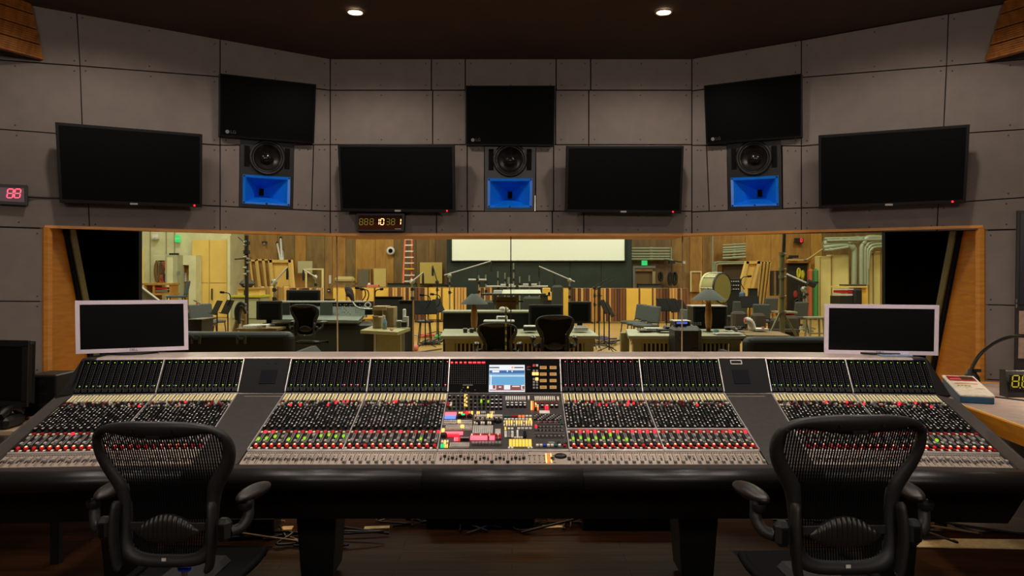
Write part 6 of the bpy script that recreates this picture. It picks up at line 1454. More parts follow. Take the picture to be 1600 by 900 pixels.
for x0, x1, y0, y1, Y, lab in ((605, 650, 443, 449, 27, 'long dark bin behind the striped baffle, left of the middle'), (676, 700, 445, 449, 27, 'short dark bin behind the yellow baffles'), (998, 1034, 444, 450, 27, 'dark bin in front of the far door'), (470, 519, 468, 474, 24, 'long dark shelf between the desk and the small mixer')):
    t = pbox('dark_bin', lab, 'bin', x0, y0, x1, y1, Y, .4, mat('bin_green_black', (58, 60, 46), .7), 'dark storage bins', .02, floor=True); add(t, 'rim', x0, y0 - .6, x1, y0 + .4, Y - .02, .44, M_STB)
t = pbox('red_toolbox', 'small salmon-red box under the grey hatch', 'box', 573, 445, 591, 449, 27.6, .3, mat('salmon')); add(t, 'handle', 575, 442, 578, 445, 27.7, .1, M_WHITE); add(t, 'stand', 575, 449, 589, 511, 27.65, .2, M_STB)
# poles, leaning boards, crates on the left
for px0, px1, yb, yt, lab in ((433, 438, 404, 379, 'pale pole leaning on the far wall, left one'), (438.5, 440.5, 404, 371, 'pale pole leaning on the far wall, middle one'), (441.5, 442, 404, 391, 'short pale pole leaning on the far wall')):
    t = thing('leaning_pole', lab, 'pole', P(px1, 440, 28)); line3('shaft', t, [P(px0, yt, 29.2), P(px1, yb, 28.6), P(px1 + 1, 470, 28.4)], .04, M_LGREY); line3('tip', t, [P(px0, yt, 29.2), P(px0, yt + 2, 29.15)], .055, M_STB)
def lean_board(label, xa, xb, yt, yb, lean, Y, m, group):
    t = thing('leaning_flat', label, 'wooden panel', P((xa + xb) / 2 + lean, yb, Y), 0, group)
    yf = HY + CH * F / Y; lean *= (yf - yt) / (yb - yt); yb = yf
    q = [P(xa, yt, Y), P(xb, yt, Y), P(xb + lean, yb, Y), P(xa + lean, yb, Y)]
    b = MB(); b.prism(q, (0, .12, 0), m); b.build('sheet', t, world=True)
    for (a, c) in ((0, 1), (1, 2), (2, 3), (3, 0)): b = MB(); d = (q[c] - q[a]).normalized(); k = Vector((0, 1, 0)).cross(d) * min(.09, (q[1] - q[0]).length * .22); cc = sum(q, Vector()) / 4; k = k if k.dot(cc - q[a]) > 0 else -k; b.prism([q[a], q[c], q[c] + k, q[a] + k], (0, -.10, 0), mat('pine_rim', (206, 172, 96), .7)); b.build('rim', t, world=True)
M_TAN = mat('tan_ply', (214, 176, 92), .7, var=.08, scale=3); M_TAND = mat('tan_ply_dark', (160, 124, 66), .7, var=.08, scale=3)
GL_ = 'framed panels leaning on the left'; GR_ = 'framed panels leaning on the right'
lean_board('framed panel leaning at the left, farthest left of the stack', 391, 402, 406, 455, 6, 24.6, M_TAND, GL_); lean_board('framed panel leaning at the left, second of the stack', 402, 413, 405, 455, 6, 24.3, M_TAND, GL_); lean_board('framed panel leaning at the left, third of the stack', 412.5, 422, 405, 455, 5, 24.0, M_TAND, GL_); lean_board('broad bright framed panel leaning at the front of the left stack', 422, 456, 406, 455, 4, 23.7, M_TAN, GL_)
for i, (x0, x1) in enumerate(((406, 412), (412.5, 419), (419.5, 426), (433, 441), (441.5, 449))): t = pbox('upright_board', 'narrow upright board behind the left microphone stand, %s' % ['first from left', 'second from left', 'third from left', 'just right of the stand', 'against the striped baffle'][i], 'board', x0, 448, x1, 500, 23 + .1 * i, .2, M_TAND if i % 2 else M_TAN, 'narrow upright boards', floor=True, extra='sheet'); add(t, 'edge', x0 - .3, 447.6, x0 + .6, 495, 22.97 + .1 * i, .24, M_WD[1])
lean_board('framed bright panel leaning at the right, front of the right stack', 1165, 1187, 408, 455, -12, 24.0, M_TAN, GR_); lean_board('framed panel leaning at the right, second of the right stack', 1188, 1193, 408, 480, -8, 24.2, M_TAND, GR_); lean_board('framed panel leaning at the right, third of the right stack', 1193.5, 1198, 408, 480, -8, 24.4, M_TAND, GR_); lean_board('framed panel leaning at the right, last of the right stack', 1198.5, 1203.5, 408, 480, -9, 24.6, M_TAN, GR_); lean_board('small bright panel leaning below the right stack', 1146, 1160, 455, 495, -6, 22.5, M_TAN, GR_)
t = pbox('wooden_crate', 'pale wooden crate on the grey cabinet at the left', 'crate', 371, 450.5, 406, 462, 22, .5, M_TAN); add(t, 'lid', 370, 449.5, 407, 452, 21.95, .6, M_TAND); add(t, 'gap', 381, 454, 383, 462, 21.97, .05, M_STB)
t = pbox('instrument_case', 'dark rounded case on the pale wooden crate', 'case', 371, 437, 394, 449.5, 22.1, .4, mat('case_dark', (58, 58, 44), .7), bev=.12); add(t, 'latch', 381, 444, 384, 447, 22.08, .03, M_STEEL)
t = pbox('grey_cabinet', 'grey cabinet with yellow-green top at the left of the stage', 'cabinet', 360.5, 464, 407, 500, 21.8, .8, mat('cab_grey', (148, 150, 118), .6), floor=True); add(t, 'worktop', 360, 461.5, 407.5, 464.5, 21.7, 1.0, mat('lime_top', (176, 170, 40), .5)); add(t, 'cabinet_door', 363, 467, 404, 497, 21.77, .03, mat('cab_grey2', (158, 160, 128), .6)); add(t, 'handle', 375, 464.8, 380, 465.6, 21.7, .04, M_BLK)
t = thing('framed_screen', 'clear panel in a pale upright frame', 'panel', P(491, 472, 22))
for x0, y0, x1, y1 in ((477, 420, 479, 472), (502.5, 420, 505, 472), (477, 419.5, 505, 421.5)): add(t, 'frame', x0, y0, x1, y1, 22, .06, mat('frame_cream', (214, 200, 140), .6))
add(t, 'clear_sheet', 479, 421.5, 502.5, 470, 22.02, .02, M_GLASS)
baffle(448, 503, 449.5, 21, 's', 'striped slat baffle behind the black monitor on the left')
t = thing('wall_socket', 'small dark socket plate on the brown wall left of the window joint', 'socket', P(513.5, 454, 29.9)); add(t, 'plate', 511.5, 451, 515.5, 457, 29.9, .05, M_BLK); add(t, 'socket', 512.5, 453, 514.5, 455, 29.87, .04, M_LGREY)
t = thing('wall_hook', 'small dark bracket on the brown wall at the left', 'bracket', P(413, 381, 29.9)); add(t, 'plate', 409, 377, 416, 380, 29.9, .1, M_STB); add(t, 'knob', 411.5, 379.5, 414, 382, 29.8, .1, M_GREY)
# --- conductor table
t = thing('conductor_table', 'silver-topped conductor table with dark edge in the middle of the stage', 'table', (P(805, 0, 21).x, 21, 0))
b = MB(); b.prism([P(783, 459.5, 20.6), P(846, 459.5, 20.6), P(844, 452.5, 21.4), P(786, 452.5, 21.4)], (0, .04, 0), mat('silver_board', (210, 214, 196), .3, .4)); b.build('score_board', t, world=True); add(t, 'edge_bar', 752, 459, 853, 461.5, 20.4, .9, M_STB); add(t, 'side_shelf', 771, 454, 784, 459, 20.6, .6, M_LGREY)
for x0, x1 in ((772, 775), (806, 810), (845, 848)): add(t, 'leg', x0, 461, x1, 512, 20.8, .12, M_OLST)
add(t, 'rail', 760, 470, 850, 472, 20.9, .1, M_STB)
add(t, 'lower_panel', 776, 464, 806, 486, 21.2, .05, M_WD[1])
t = thing('white_cloth', 'crumpled white cloth below the conductor table', 'cloth', P(787, 487, 12.85)); b = MB(); b.ball(tuple(P(785, 483, 12.85)), (.06, .06, .045), M_LGREY, 10, 6); b.ball(tuple(P(791, 483.5, 12.8)), (.045, .06, .038), M_LGREY, 10, 6); b.build('fold', t, world=True)
for x0, x1, y0, y1, lab in ((848, 860, 450, 462, 'upper yellow block right of the conductor table'), (856, 862, 456, 470, 'lower narrow yellow block right of the conductor table'), (868, 878, 466, 471, 'low yellow block behind the dark monitors')):
    t = pbox('yellow_block', lab, 'block', x0, y0, x1, y1, 23.5, .3, M_BYEL, 'yellow blocks right of the conductor table'); add(t, 'edge', x0, y1 - 1, x1, y1, 23.48, .3, M_STB); add(t, 'support', x0 + 1, y1, x1 - 1, 509, 23.52, .2, M_STB)
for x0, x1, y0, lab in ((736, 770, 470, 'dark seat behind the left table lamp'), (818, 846, 464, 'dark seat right of the conductor table'), (864, 880, 446, 'dark curtain stand behind the right boom')):
    t = pbox('padded_chair', lab, 'chair', x0, y0, x1, 500, 19.8, .5, mat('seat_dark', (44, 46, 38), .7), floor=True, bev=.05, extra='backrest'); add(t, 'seat_pad', x0, 492, x1, 496, 19.3, .5, mat('seat_dark'))
# --- composer desks with slatted fronts
M_DTOP = mat('desk_top_grey', (158, 156, 130), .45, var=.05); M_DBODY = mat('desk_olive', (146, 134, 84), .55, var=.06)
def slat_desk(xa, xb, x0, x1, yf, yb, Yf, label, tone):
    """front edge xa..xb at row yf, back edge x0..x1 at row yb"""
    Zt = P(0, yf, Yf).z; Yb = (CH - Zt) * F / (yb - HY)
    q = [P(xa, yf, Yf), P(xb, yf, Yf), P(x1, yb, Yb), P(x0, yb, Yb)]; cx = (q[0].x + q[1].x) / 2
    t = thing('slatted_desk', label, 'desk', (cx, (Yf + Yb) / 2, 0), 0, 'slat-fronted composer desks')
    b = MB(); b.prism(q, (0, 0, -.045), M_DTOP); b.build('desk_top', t, world=True)
    w = q[1].x - q[0].x; z1 = Zt - .045
    b = MB(); b.box((cx, Yf + .08, z1 - .035), (w - .12, .05, .07), M_DBODY); b.build('apron', t, world=True)
    for s in (-1, 1): b = MB(); b.box((cx + s * (w / 2 - .14), Yf + .10, z1 / 2), (.14, .10, z1), M_DBODY, bev=.01); b.build('leg', t, world=True); b = MB(); b.box((cx + s * (w / 2 - .14), Yb - .12, z1 / 2), (.14, .10, z1), M_DBODY, bev=.01); b.build('leg', t, world=True)
    n = int((w - .4) / .06); b = MB()
    for i in range(n): b.box((cx - (w - .4) / 2 + (i + .5) * (w - .4) / n, Yf + .14, (z1 - .07) / 2 + .04), (.024, .03, z1 - .1), mat('slat_pale', (176, 158, 104), .6))
    b.build('slat_front', t, world=True); b = MB(); b.box((cx, Yf + .30, z1 / 2), (w - .4, .02, z1 - .1), mat('desk_inside', (52, 42, 26), .8)); b.build('back_board', t, world=True)
    return t, Zt, Yf, Yb
t1, Z1, Yf1, Yb1 = slat_desk(688, 936, 694, 922, 525, 514, 10.7, 'long slat-fronted desk in the middle of the stage, with the left table lamp', 0)
t2, Z2, Yf2, Yb2 = slat_desk(982, 1166, 978, 1150, 525, 514, 10.7, 'slat-fronted desk on the right of the stage, with the right table lamp', 0)
dk = pbox('dark_credenza', 'long black low cabinet with pale top behind the middle slatted desk', 'cabinet', 692, 488, 862, 520, 12.6, .5, M_BLK, floor=True, bev=.01); add(dk, 'top_edge', 691, 486.5, 863, 489, 12.55, .6, mat('ledge_grey', (150, 150, 124), .5))
def table_lamp(label, px_, ytop, ysh, yb, hw, Y):
    q = P(px_, yb, Y); t = thing('table_lamp', label, 'lamp', q, 0, 'cone-shaded table lamps'); sc = Y / F
    zs = (yb - ysh) * sc; zt = (yb - ytop) * sc; r = hw * sc
    b = MB(); b.lathe([(r, zs), (r * .22, zt), (r * .20, zt), (r * .97, zs)], mat('lamp_shade_grey', (74, 78, 74), .85), 28); b.build('lamp_shade', t)
    b = MB(); b.lathe([(0, 0), (.03, 0), (.05, zs * .25), (.055, zs * .5), (.045, zs * .8), (.03, zs * 1.02), (0, zs * 1.02)], wood('lamp_wood', (168, 110, 40), (128, 78, 26), .4, 8), 16); b.build('stem', t)
    b = MB(); b.lathe([(0, -.0), (.10, 0), (.09, .015), (0, .018)], M_BLK, 20); b.build('base', t); b = MB(); b.tube([(0, 0, zs), (0, 0, zt + .02)], .008, M_BLK, 8); b.build('finial', t)
def ytab(Zt, Y): return HY + (CH - Zt) * F / Y
table_lamp('cone-shaded table lamp with wooden stem on the middle slatted desk', 741, 459, 475, ytab(Z1, 11.6), 22, 11.6)
table_lamp('cone-shaded table lamp with wooden stem on the right slatted desk', 1107, 452, 468.5, ytab(Z2, 11.5), 27, 11.5)
put(live_chair, P(867, 0, 9.7).x, 9.7, math.radians(4)); live_chair['label'] = 'black mesh-back chair at the middle slatted desk, right one of the pair'
live_chair['group'] = 'studio task chairs'
dup(live_chair, (P(777, 0, 9.5).x, 9.5, -.0), math.radians(-3), 'black mesh-back chair at the middle slatted desk, left one of the pair')
for o in COL.objects:
    if o.get('label', '').startswith('black mesh-back chair at the middle slatted desk, left'): o.matrix_basis = o.matrix_basis @ Matrix.Diagonal((1, 1, .92, 1))
lcd(826, 476, 880, 512, 11.9, 'large dark monitor standing behind the right mesh-back chair'); lcd(888, 471, 924, 505, 12.0, 'dark monitor right of the large dark one on the middle desk')
t = pbox('white_device', 'small white boxed device in front of the dark cabinet', 'device', 775.5, 494, 793, 501, 12.2, .1, M_WHITE); add(t, 'display', 778, 495.5, 791, 498.5, 12.18, .02, mat('display_dark2', (80, 80, 72), .4))
t = pbox('keyboard_tray', 'pale keyboard shelf under the small white device', 'shelf', 755, 501, 804, 503.5, 11.9, .3, M_LGREY); add(t, 'support', 778, 503, 783, 513, 12.0, .1, M_STB)
t = pbox('keyboard', 'pale keyboard at the right of the middle slatted desk', 'keyboard', 897, 511, 919, 517, 11.3, .25, M_LGREY, bev=.01); add(t, 'keys', 899, 510, 917, 511.5, 11.35, .2, M_GREY)
t = pbox('notebook', 'dark flat box with pale pages left of the right mesh-back chair', 'notebook', 818, 511, 838, 517, 11.2, .3, M_BLK, bev=.004); add(t, 'pages', 819, 509.8, 837, 511.5, 11.22, .26, M_WHITE)
for px_, lab, m in ((737, 'small dark jar at the foot of the left table lamp', M_BLK), (727, 'small dark pot left of the left table lamp', M_STB), (748, 'small olive pot right of the left table lamp', mat('olive_pot', (150, 150, 60), .5))):
    t = thing('desk_pot', lab, 'pot', P(px_, ytab(Z1, 11.3), 11.3)); b = MB(); b.lathe([(0, 0), (.03, 0), (.035, .06), (.028, .07), (0, .07)], m, 12); b.build('pot_body', t); b = MB(); b.lathe([(.034, .058), (.036, .066), (.03, .072)], M_LGREY, 12); b.build('rim', t)
b = MB(); rp = [P(790.5, 480 + i * 6, 8.0 + .02 * (i % 2)) for i in range(13)]; MY, MK = mat('cord_yellow', (190, 170, 60), .6), M_BLK
rc = thing('striped_cord', 'yellow and black striped cord hanging at the middle window joint', 'cord', rp[-1])
for m, st_ in ((MY, 0), (MK, 1)):
    b = MB(); [b.tube([rp[i], rp[i + 1]], .010, m, 6) for i in range(st_, 12, 2)]; b.build('cord_stripes', rc, world=True)
# --- right desk items
t = pbox('black_speaker', 'black loudspeaker box behind the right table lamp', 'loudspeaker', 1083, 479, 1136, 516, 12.3, .4, M_BLK, floor=True); add(t, 'top_edge', 1082.5, 477.8, 1136.5, 479.3, 12.28, .44, M_LGREY); add(t, 'grille', 1086, 482, 1133, 513, 12.27, .03, M_BLACK)
t = pbox('speaker_cabinet', 'tall black rounded cabinet at the left of the right slatted desk', 'cabinet', 1056, 510, 1098, 552, 10.2, .5, M_BLK, floor=True, bev=.06); add(t, 'handle', 1062, 527, 1070, 529, 10.18, .03, M_STB); add(t, 'control_panel', 1083, 546, 1096, 551, 10.18, .02, M_STB)
t = pbox('audio_unit', 'small audio unit with blue light on the tall black cabinet', 'device', 1055, 502.5, 1079, 509.8, 10.3, .3, M_BLK, bev=.01); add(t, 'blue_light', 1058, 503.5, 1074, 506, 10.27, .03, glow('unit_blue', (90, 110, 230), .9)); add(t, 'knob', 1078, 503, 1081, 505, 10.27, .04, M_LGREY); add(t, 'top_plate', 1054, 501.4, 1081, 502.8, 10.28, .32, M_LGREY)
for i in range(4): t = thing('connector', 'small silver connector on the tall black cabinet, %s' % ['leftmost', 'second from left', 'third from left', 'rightmost'][i], 'connector', Vector((P(1084 + i * 3.5, 510, 10.4).x, 10.4, .9215)), 0, 'connectors on the black cabinet'); b = MB(); b.tube([(0, 0, 0), (0, 0, .03)], .012, M_STEEL, 8); b.ball((0, 0, .035), (.012, .012, .008), M_BLK, 8, 5); b.build('plug', t)
t = thing('white_elbow', 'white ribbed elbow duct standing on the right slatted desk', 'duct', P(1173, ytab(Z2, 11.7), 11.7)); pth = cr_spline([P(1176, 515, 11.7), P(1175, 508, 11.7), P(1171, 502, 11.7), P(1165, 500.5, 11.7)], 5); b = MB(); b.tube(pth, [.05 + .006 * (i % 2) for i in range(len(pth))], M_WHITE, 12); b.build('elbow', t, world=True); b = MB(); b.tube([pth[-1], pth[-1] + Vector((-.02, 0, 0))], .042, mat('salmon'), 10); b.build('end_cap', t, world=True)
t = thing('teal_cup', 'small teal cup at the foot of the right table lamp', 'cup', P(1119, ytab(Z2, 11.0), 11.0)); b = MB(); b.lathe([(0, 0), (.035, 0), (.032, .03), (.045, .035), (.045, .065), (.03, .068), (0, .068)], mat('teal_plastic', (70, 120, 108), .4), 14); b.build('cup_wall', t); b = MB(); b.lathe([(.03, .066), (.03, .072), (0, .074)], M_TEAL, 12); b.build('lid', t)
t = pbox('paper_sheet', 'long white paper strip at the front of the right slatted desk', 'paper', 1120, 521, 1162, 522.5, 10.8, .2, M_WHITE, bev=0, extra='sheet'); add(t, 'second_sheet', 1124, 520.2, 1158, 521, 10.85, .14, M_LGREY)
t = pbox('paper_pile', 'white papers with a red clip on the right slatted desk', 'paper', 1182, 514, 1202, 517, 11.6, .3, M_WHITE, bev=0, extra='sheet'); add(t, 'clip', 1191, 511, 1195, 514, 11.65, .05, mat('salmon'))
t = thing('desk_table', 'flat wooden table top reaching right behind the right sofa', 'table', (P(1200, 0, 11.4).x, 11.6, 0)); b = MB(); b.prism([P(1168, 524, 10.8), P(1236, 524.5, 10.8), P(1215, 517.5, 11.9), P(1150, 516, 11.9)], (0, 0, -.03), M_WD[1]); b.build('table_top', t, world=True); add(t, 'leg', 1180, 525, 1184, 560, 11.0, .06, M_STB); add(t, 'leg', 1222, 525, 1226, 560, 11.0, .06, M_STB)
for i, (px_, lab) in enumerate(((1137, 'left'), (1146, 'middle'), (1156, 'right'))):
    b = MB(); rr = random.Random(i); Y = 11.5; b.tube(cr_spline([P(px_ + rr.uniform(-7, 7), 516 - rr.uniform(0, 5), Y + rr.uniform(-.2, .2)) for _ in range(8)], 4), .018, M_BLK if i != 1 else M_GREY, 6); o = b.build('desk_cable'); tag(o, 'tangled cable on the right slatted desk, %s tangle' % lab, 'cable')
t = pbox('desk_phone', 'dark desk phone at the left end of the right slatted desk', 'telephone', 1040, 509, 1052, 516, 11.3, .2, M_STB, bev=.02); add(t, 'handset', 1048, 504, 1054, 515, 11.25, .06, M_BLK, .01); add(t, 'base_plate', 1030, 515, 1056, 517.5, 11.2, .3, M_STB)
t = pbox('open_book', 'open pale book at the left end of the right slatted desk', 'book', 1010, 513, 1036, 517.5, 11.4, .25, M_LGREY, bev=.004, extra='pages'); add(t, 'cover', 1000, 516.5, 1020, 518, 11.3, .3, M_STB)
# --- right-hand far wall
M_PIPE = mat('pipe_grey_green', (150, 156, 128), .45, .2)
def pipe(label, pts, Y, r, group='grey wall pipes'):
    t = thing('wall_pipe', label, 'pipe', P(*pts[-1], Y), 0, group); pp = [P(x, y, Y) for x, y in pts]
    if len(pp) > 2: pp = cr_spline(pp, 4)
    line3('pipe_run', t, pp, r, M_PIPE, 10); m = len(pp) // 2
    d = (pp[min(m, len(pp) - 1)] - pp[m - 1]).normalized(); c = (pp[m - 1] + pp[min(m, len(pp) - 1)]) / 2
    line3('coupling', t, [c - d * .06, c + d * .06], r * 1.3, M_PIPE, 10)
for i, y in enumerate((388, 392.5, 397, 401, 405)): pipe('thin level pipe on the wall right of the screen, %s' % ['top', 'second from top', 'third from top', 'fourth from top', 'lowest'][i], [(986, y), (1049, y)], 29.7, .045, 'thin pipes right of the screen')
t = pbox('pipe_bracket', 'upright bracket at the right end of the thin pipes', 'bracket', 1048, 386, 1050, 406, 29.6, .1, M_PIPE); add(t, 'foot', 1046, 405, 1052, 407, 29.58, .14, M_PIPE)
t = thing('far_door', 'brown far door in a grey frame right of the screen', 'door', (P(1008, 0, 29.8).x, 29.8, 0)); add(t, 'door_frame', 989, 417, 992.5, 500, 29.7, .2, M_GREYST); add(t, 'door_frame', 989, 415.5, 1024, 419, 29.7, .2, M_GREYST); add(t, 'door_frame', 1019.5, 424, 1024, 500, 29.7, .2, mat('frame_buff', (170, 150, 104), .6)); add(t, 'door_leaf', 992, 424, 1020, 500, 29.85, .06, mat('door_dusky', (112, 84, 52), .7)); add(t, 'inner_frame', 993, 419, 1020, 424, 29.75, .1, M_WD[2])
for px_, lab in ((1032, 'left'), (1047, 'middle'), (1054, 'right')): hank('dark hank of cable hanging right of the far door, %s one' % lab, px_, 425, 6, 20 if px_ > 1040 else 14, M_STB, 29.6)
t = thing('ceiling_mount', 'dark fixture on a thin arm above the hanging cables', 'fixture', P(1050, 410, 29.6)); line3('arm', t, [P(1038, 406, 29.6), P(1070, 410, 29.6)], .03, M_STB); add(t, 'head', 1046, 408, 1055, 412, 29.5, .2, M_STB); add(t, 'end_box', 1067, 408, 1071, 412, 29.5, .1, M_LGREY)
t = thing('pin_board', 'small cream-edged board on the wall left of the bass drum', 'board', P(1087, 455, 29.8))
for x0, y0, x1, y1 in ((1078.5, 424, 1080.5, 456), (1094.5, 424, 1096.5, 456), (1078.5, 423.5, 1096.5, 425.5)): add(t, 'frame_bar', x0, y0, x1, y1, 29.8, .06, mat('frame_cream'))
add(t, 'panel', 1080.5, 425.5, 1094.5, 456, 29.85, .03, M_WD[0])
for i, y in enumerate((381, 385.5, 389, 392.5, 397, 401.5)): pipe('thick level pipe above the bass drum, %s' % ['topmost', 'second', 'third', 'fourth', 'fifth', 'lowest'][i], [(1129, y + 2), (1165, y)], 29.6, .05 if i % 2 else .035, 'level pipes above the bass drum')
for x, lab, pts in ((1113.5, 'tall pipe', [(1113.5, 360), (1113.5, 426)]), (1116.5, 'outer bent', [(1116.5, 426), (1116.5, 413), (1122, 409.5), (1165, 409)]), (1119.5, 'inner bent', [(1119.5, 426), (1119.5, 416), (1124, 412.5), (1165, 411.5)])): pipe('pale pipe left of the bass drum, %s' % lab, pts, 29.7, .035)
t = thing('wall_opening', 'dark opening in the wall behind the bass drum', 'opening', P(1148, 460, 29.9)); add(t, 'dark_recess', 1130, 414, 1163, 470, 29.9, .1, mat('recess_brown', (70, 54, 34), .9)); add(t, 'lintel', 1128, 411.5, 1165, 414, 29.85, .15, M_WD[1])
t = thing('bass_drum', 'large cream bass drum behind the right table lamp', 'drum', (P(1117, 0, 20).x, 20, .45)); Md = Matrix.Translation(P(1118, 450, 20)) @ Matrix.Rotation(math.radians(40), 4, 'Z') @ Matrix.Rotation(math.radians(90), 4, 'X')
b = MB(); b.lathe([(.40, -.22), (.40, .22)], mat('drum_shell', (150, 144, 92), .5), 36, Md); b.build('shell', t, world=True)
b = MB(); b.lathe([(0, .225), (.38, .225)], mat('drum_head', (132, 124, 66), .5), 36, Md); b.build('drum_head', t, world=True)
for z in (-.2, .21): b = MB(); b.lathe([(.395, z - .025), (.425, z - .025), (.425, z + .025), (.395, z + .025)], M_STB if z > 0 else mat('hoop_cream', (206, 198, 140), .4), 36, Md); b.build('hoop', t, world=True)
for i in range(8): a = math.pi * 2 * i / 8; b = MB(); b.tube([Md @ Vector((.42 * math.cos(a), .42 * math.sin(a), -.2)), Md @ Vector((.42 * math.cos(a), .42 * math.sin(a), .2))], .012, M_STEEL, 6); b.build('tension_rod', t, world=True)
b = MB(); q = P(1118, 450, 20); b.box((q.x, 20, .48), (.7, .5, .06), M_STB); [b.tube([(q.x + sx * .3, 20 + sy * .2, .48), (q.x + sx * .36, 20 + sy * .24, 0)], .02, M_STB, 6) for sx in (-1, 1) for sy in (-1, 1)]; b.build('cradle', t, world=True)
t = pbox('effects_rack', 'dark rack of small gear right of the bass drum', 'rack', 1136, 435, 1158, 462, 21.5, .4, M_STB, floor=True)
for i in range(5):
    for j in range(3): add(t, 'dial', 1139 + i * 3.6, 439 + j * 6, 1140.4 + i * 3.6, 440.4 + j * 6, 21.45, .06, M_LGREY)
t = pbox('plain_board', 'dark square board in front of the leaning boards on the right', 'board', 1170, 451, 1184, 478, 20.6, .1, M_STB); add(t, 'edge', 1170, 450.5, 1184, 451.5, 20.58, .12, M_BLK2)
t = pbox('blue_case', 'small blue rounded case beside the dark square board', 'case', 1157, 454, 1166, 468, 20.8, .2, mat('steel_blue', (66, 96, 124), .6), bev=.08); add(t, 'strap', 1160, 467, 1169, 469, 20.75, .1, M_LGREY)
for i, (x0, x1, y0) in enumerate(((1178, 1198, 490), (1146, 1168, 487), (1205, 1222, 498), (1228, 1250, 494))): t = pbox('padded_chair', 'dark padded seat back near the tripod stand, %s' % ['under the dark square board', 'behind the white elbow duct', 'just left of the tripod legs', 'just right of the tripod legs'][i], 'chair', x0, y0, x1, 516, 18.2 + .2 * i, .3, mat('seat_brown', (58, 48, 38), .8), 'dark seat backs on the right', floor=True, bev=.06, extra='backrest'); add(t, 'seat_pad', x0, 515, x1, 519, 17.9 + .2 * i, .4, mat('seat_brown'))
t = pbox('red_tray', 'small red tray by the tripod stand', 'tray', 1218, 489, 1242, 493, 19.2, .3, M_RED); add(t, 'top', 1216, 487, 1246, 489.5, 19.1, .5, mat('tray_grey', (140, 132, 108), .6))
t = thing('wall_shelf_board', 'row of dark hanging boards right of the leaning boards', 'board', P(1212, 470, 26)); [add(t, 'hanging_board', 1204 + i * 5.2, 424, 1207.5 + i * 5.2, 462, 26, .1, M_WD[4] if i % 2 else M_STB) for i in range(4)]; add(t, 'rail', 1203, 423, 1226, 425, 26.05, .1, M_STB)
t = thing('storage_doorway', 'dark doorway right of the tripod stand', 'doorway', (P(1247, 0, 29.8).x, 29.8, 0)); add(t, 'door_frame', 1229, 406, 1265, 411, 29.7, .2, M_WD[3]); add(t, 'dark_recess', 1231, 411, 1264, 500, 29.85, .1, mat('recess_black', (42, 36, 24), .9)); add(t, 'door_frame', 1264, 406, 1267, 500, 29.7, .2, M_WD[3])
for px_, py_, m, lab, w, h in ((1248, 419, mat('lime_cable', (190, 180, 40), .6), 'yellow-green hank of cable in the dark doorway', 6, 15), (1254, 423, mat('lime_cable'), 'second yellow-green hank of cable in the dark doorway', 4, 14), (1243, 455, mat('red_cable2', (150, 40, 36), .6), 'red hank of cable low in the dark doorway', 4, 10), (1246, 468, M_BLK2, 'black hank of cable low in the dark doorway', 8, 14), (1253, 448, M_STB, 'grey hank of cable beside the doorway stand', 5, 24)): hank(lab, px_, py_, w, h, m, 29.0)
t = pbox('rolled_mat', 'red-brown rolled mat standing right of the dark doorway', 'roll', 1265, 420, 1272.5, 500, 27.0, .3, mat('rust_roll', (170, 84, 46), .8), bev=.08, floor=True, extra='roll'); add(t, 'strap', 1264.8, 440, 1272.7, 442, 26.98, .34, M_STB)
t = pbox('rolled_mat', 'green rolled mat standing beside the red-brown one', 'roll', 1274, 420, 1280, 500, 26.8, .3, mat('green_roll', (58, 122, 58), .8), bev=.08, floor=True, extra='roll'); add(t, 'strap', 1273.8, 440, 1279.2, 442, 26.78, .34, M_STB)
t = pbox('red_sign', 'dark sign with a red digit high on the wall right of the tripod stand', 'sign', 1242, 372, 1255.5, 379.5, 29.8, .1, M_BLK, extra='housing'); b = MB(); q = P(1250.5, 378.3, 29.78); digit(b, '8', Matrix.Translation(q) @ Matrix.Rotation(math.radians(90), 4, 'X'), .085, glow('sign_red', (255, 50, 60), 2.0), .22, 0); b.build('digit', t, world=True)
t = thing('wall_camera', 'small dark wall unit over the dark doorway', 'fixture', P(1241, 403, 29.6)); add(t, 'head', 1235, 399, 1248, 403, 29.5, .2, M_STB); add(t, 'arm', 1233, 402, 1238, 404, 29.6, .3, M_STB)
M_CRM = mat('cream_cabinet', (220, 204, 130), .6, var=.05, scale=3)
for x0, x1, y0, lab in ((1281.5, 1299, 400, 'tall cream cabinet door, left one of the pair by the big pipes'), (1299.5, 1327, 398, 'tall cream cabinet door, right one of the pair by the big pipes'), (1357.5, 1364, 395, 'narrow cream upright panel right of the big pipes, left one'), (1364.5, 1376, 394, 'cream upright panel right of the big pipes, middle one'), (1376.5, 1392, 393, 'cream upright panel right of the big pipes, right one')):
    t = pbox('cream_cabinet', lab, 'cabinet', x0, y0, x1, 500, 27.5, .5, M_CRM, 'tall cream cabinets', floor=True, bev=.02, extra='cabinet_body'); add(t, 'door_edge', x0, y0 + 1, x0 + .9, 500, 27.47, .03, M_TAND)
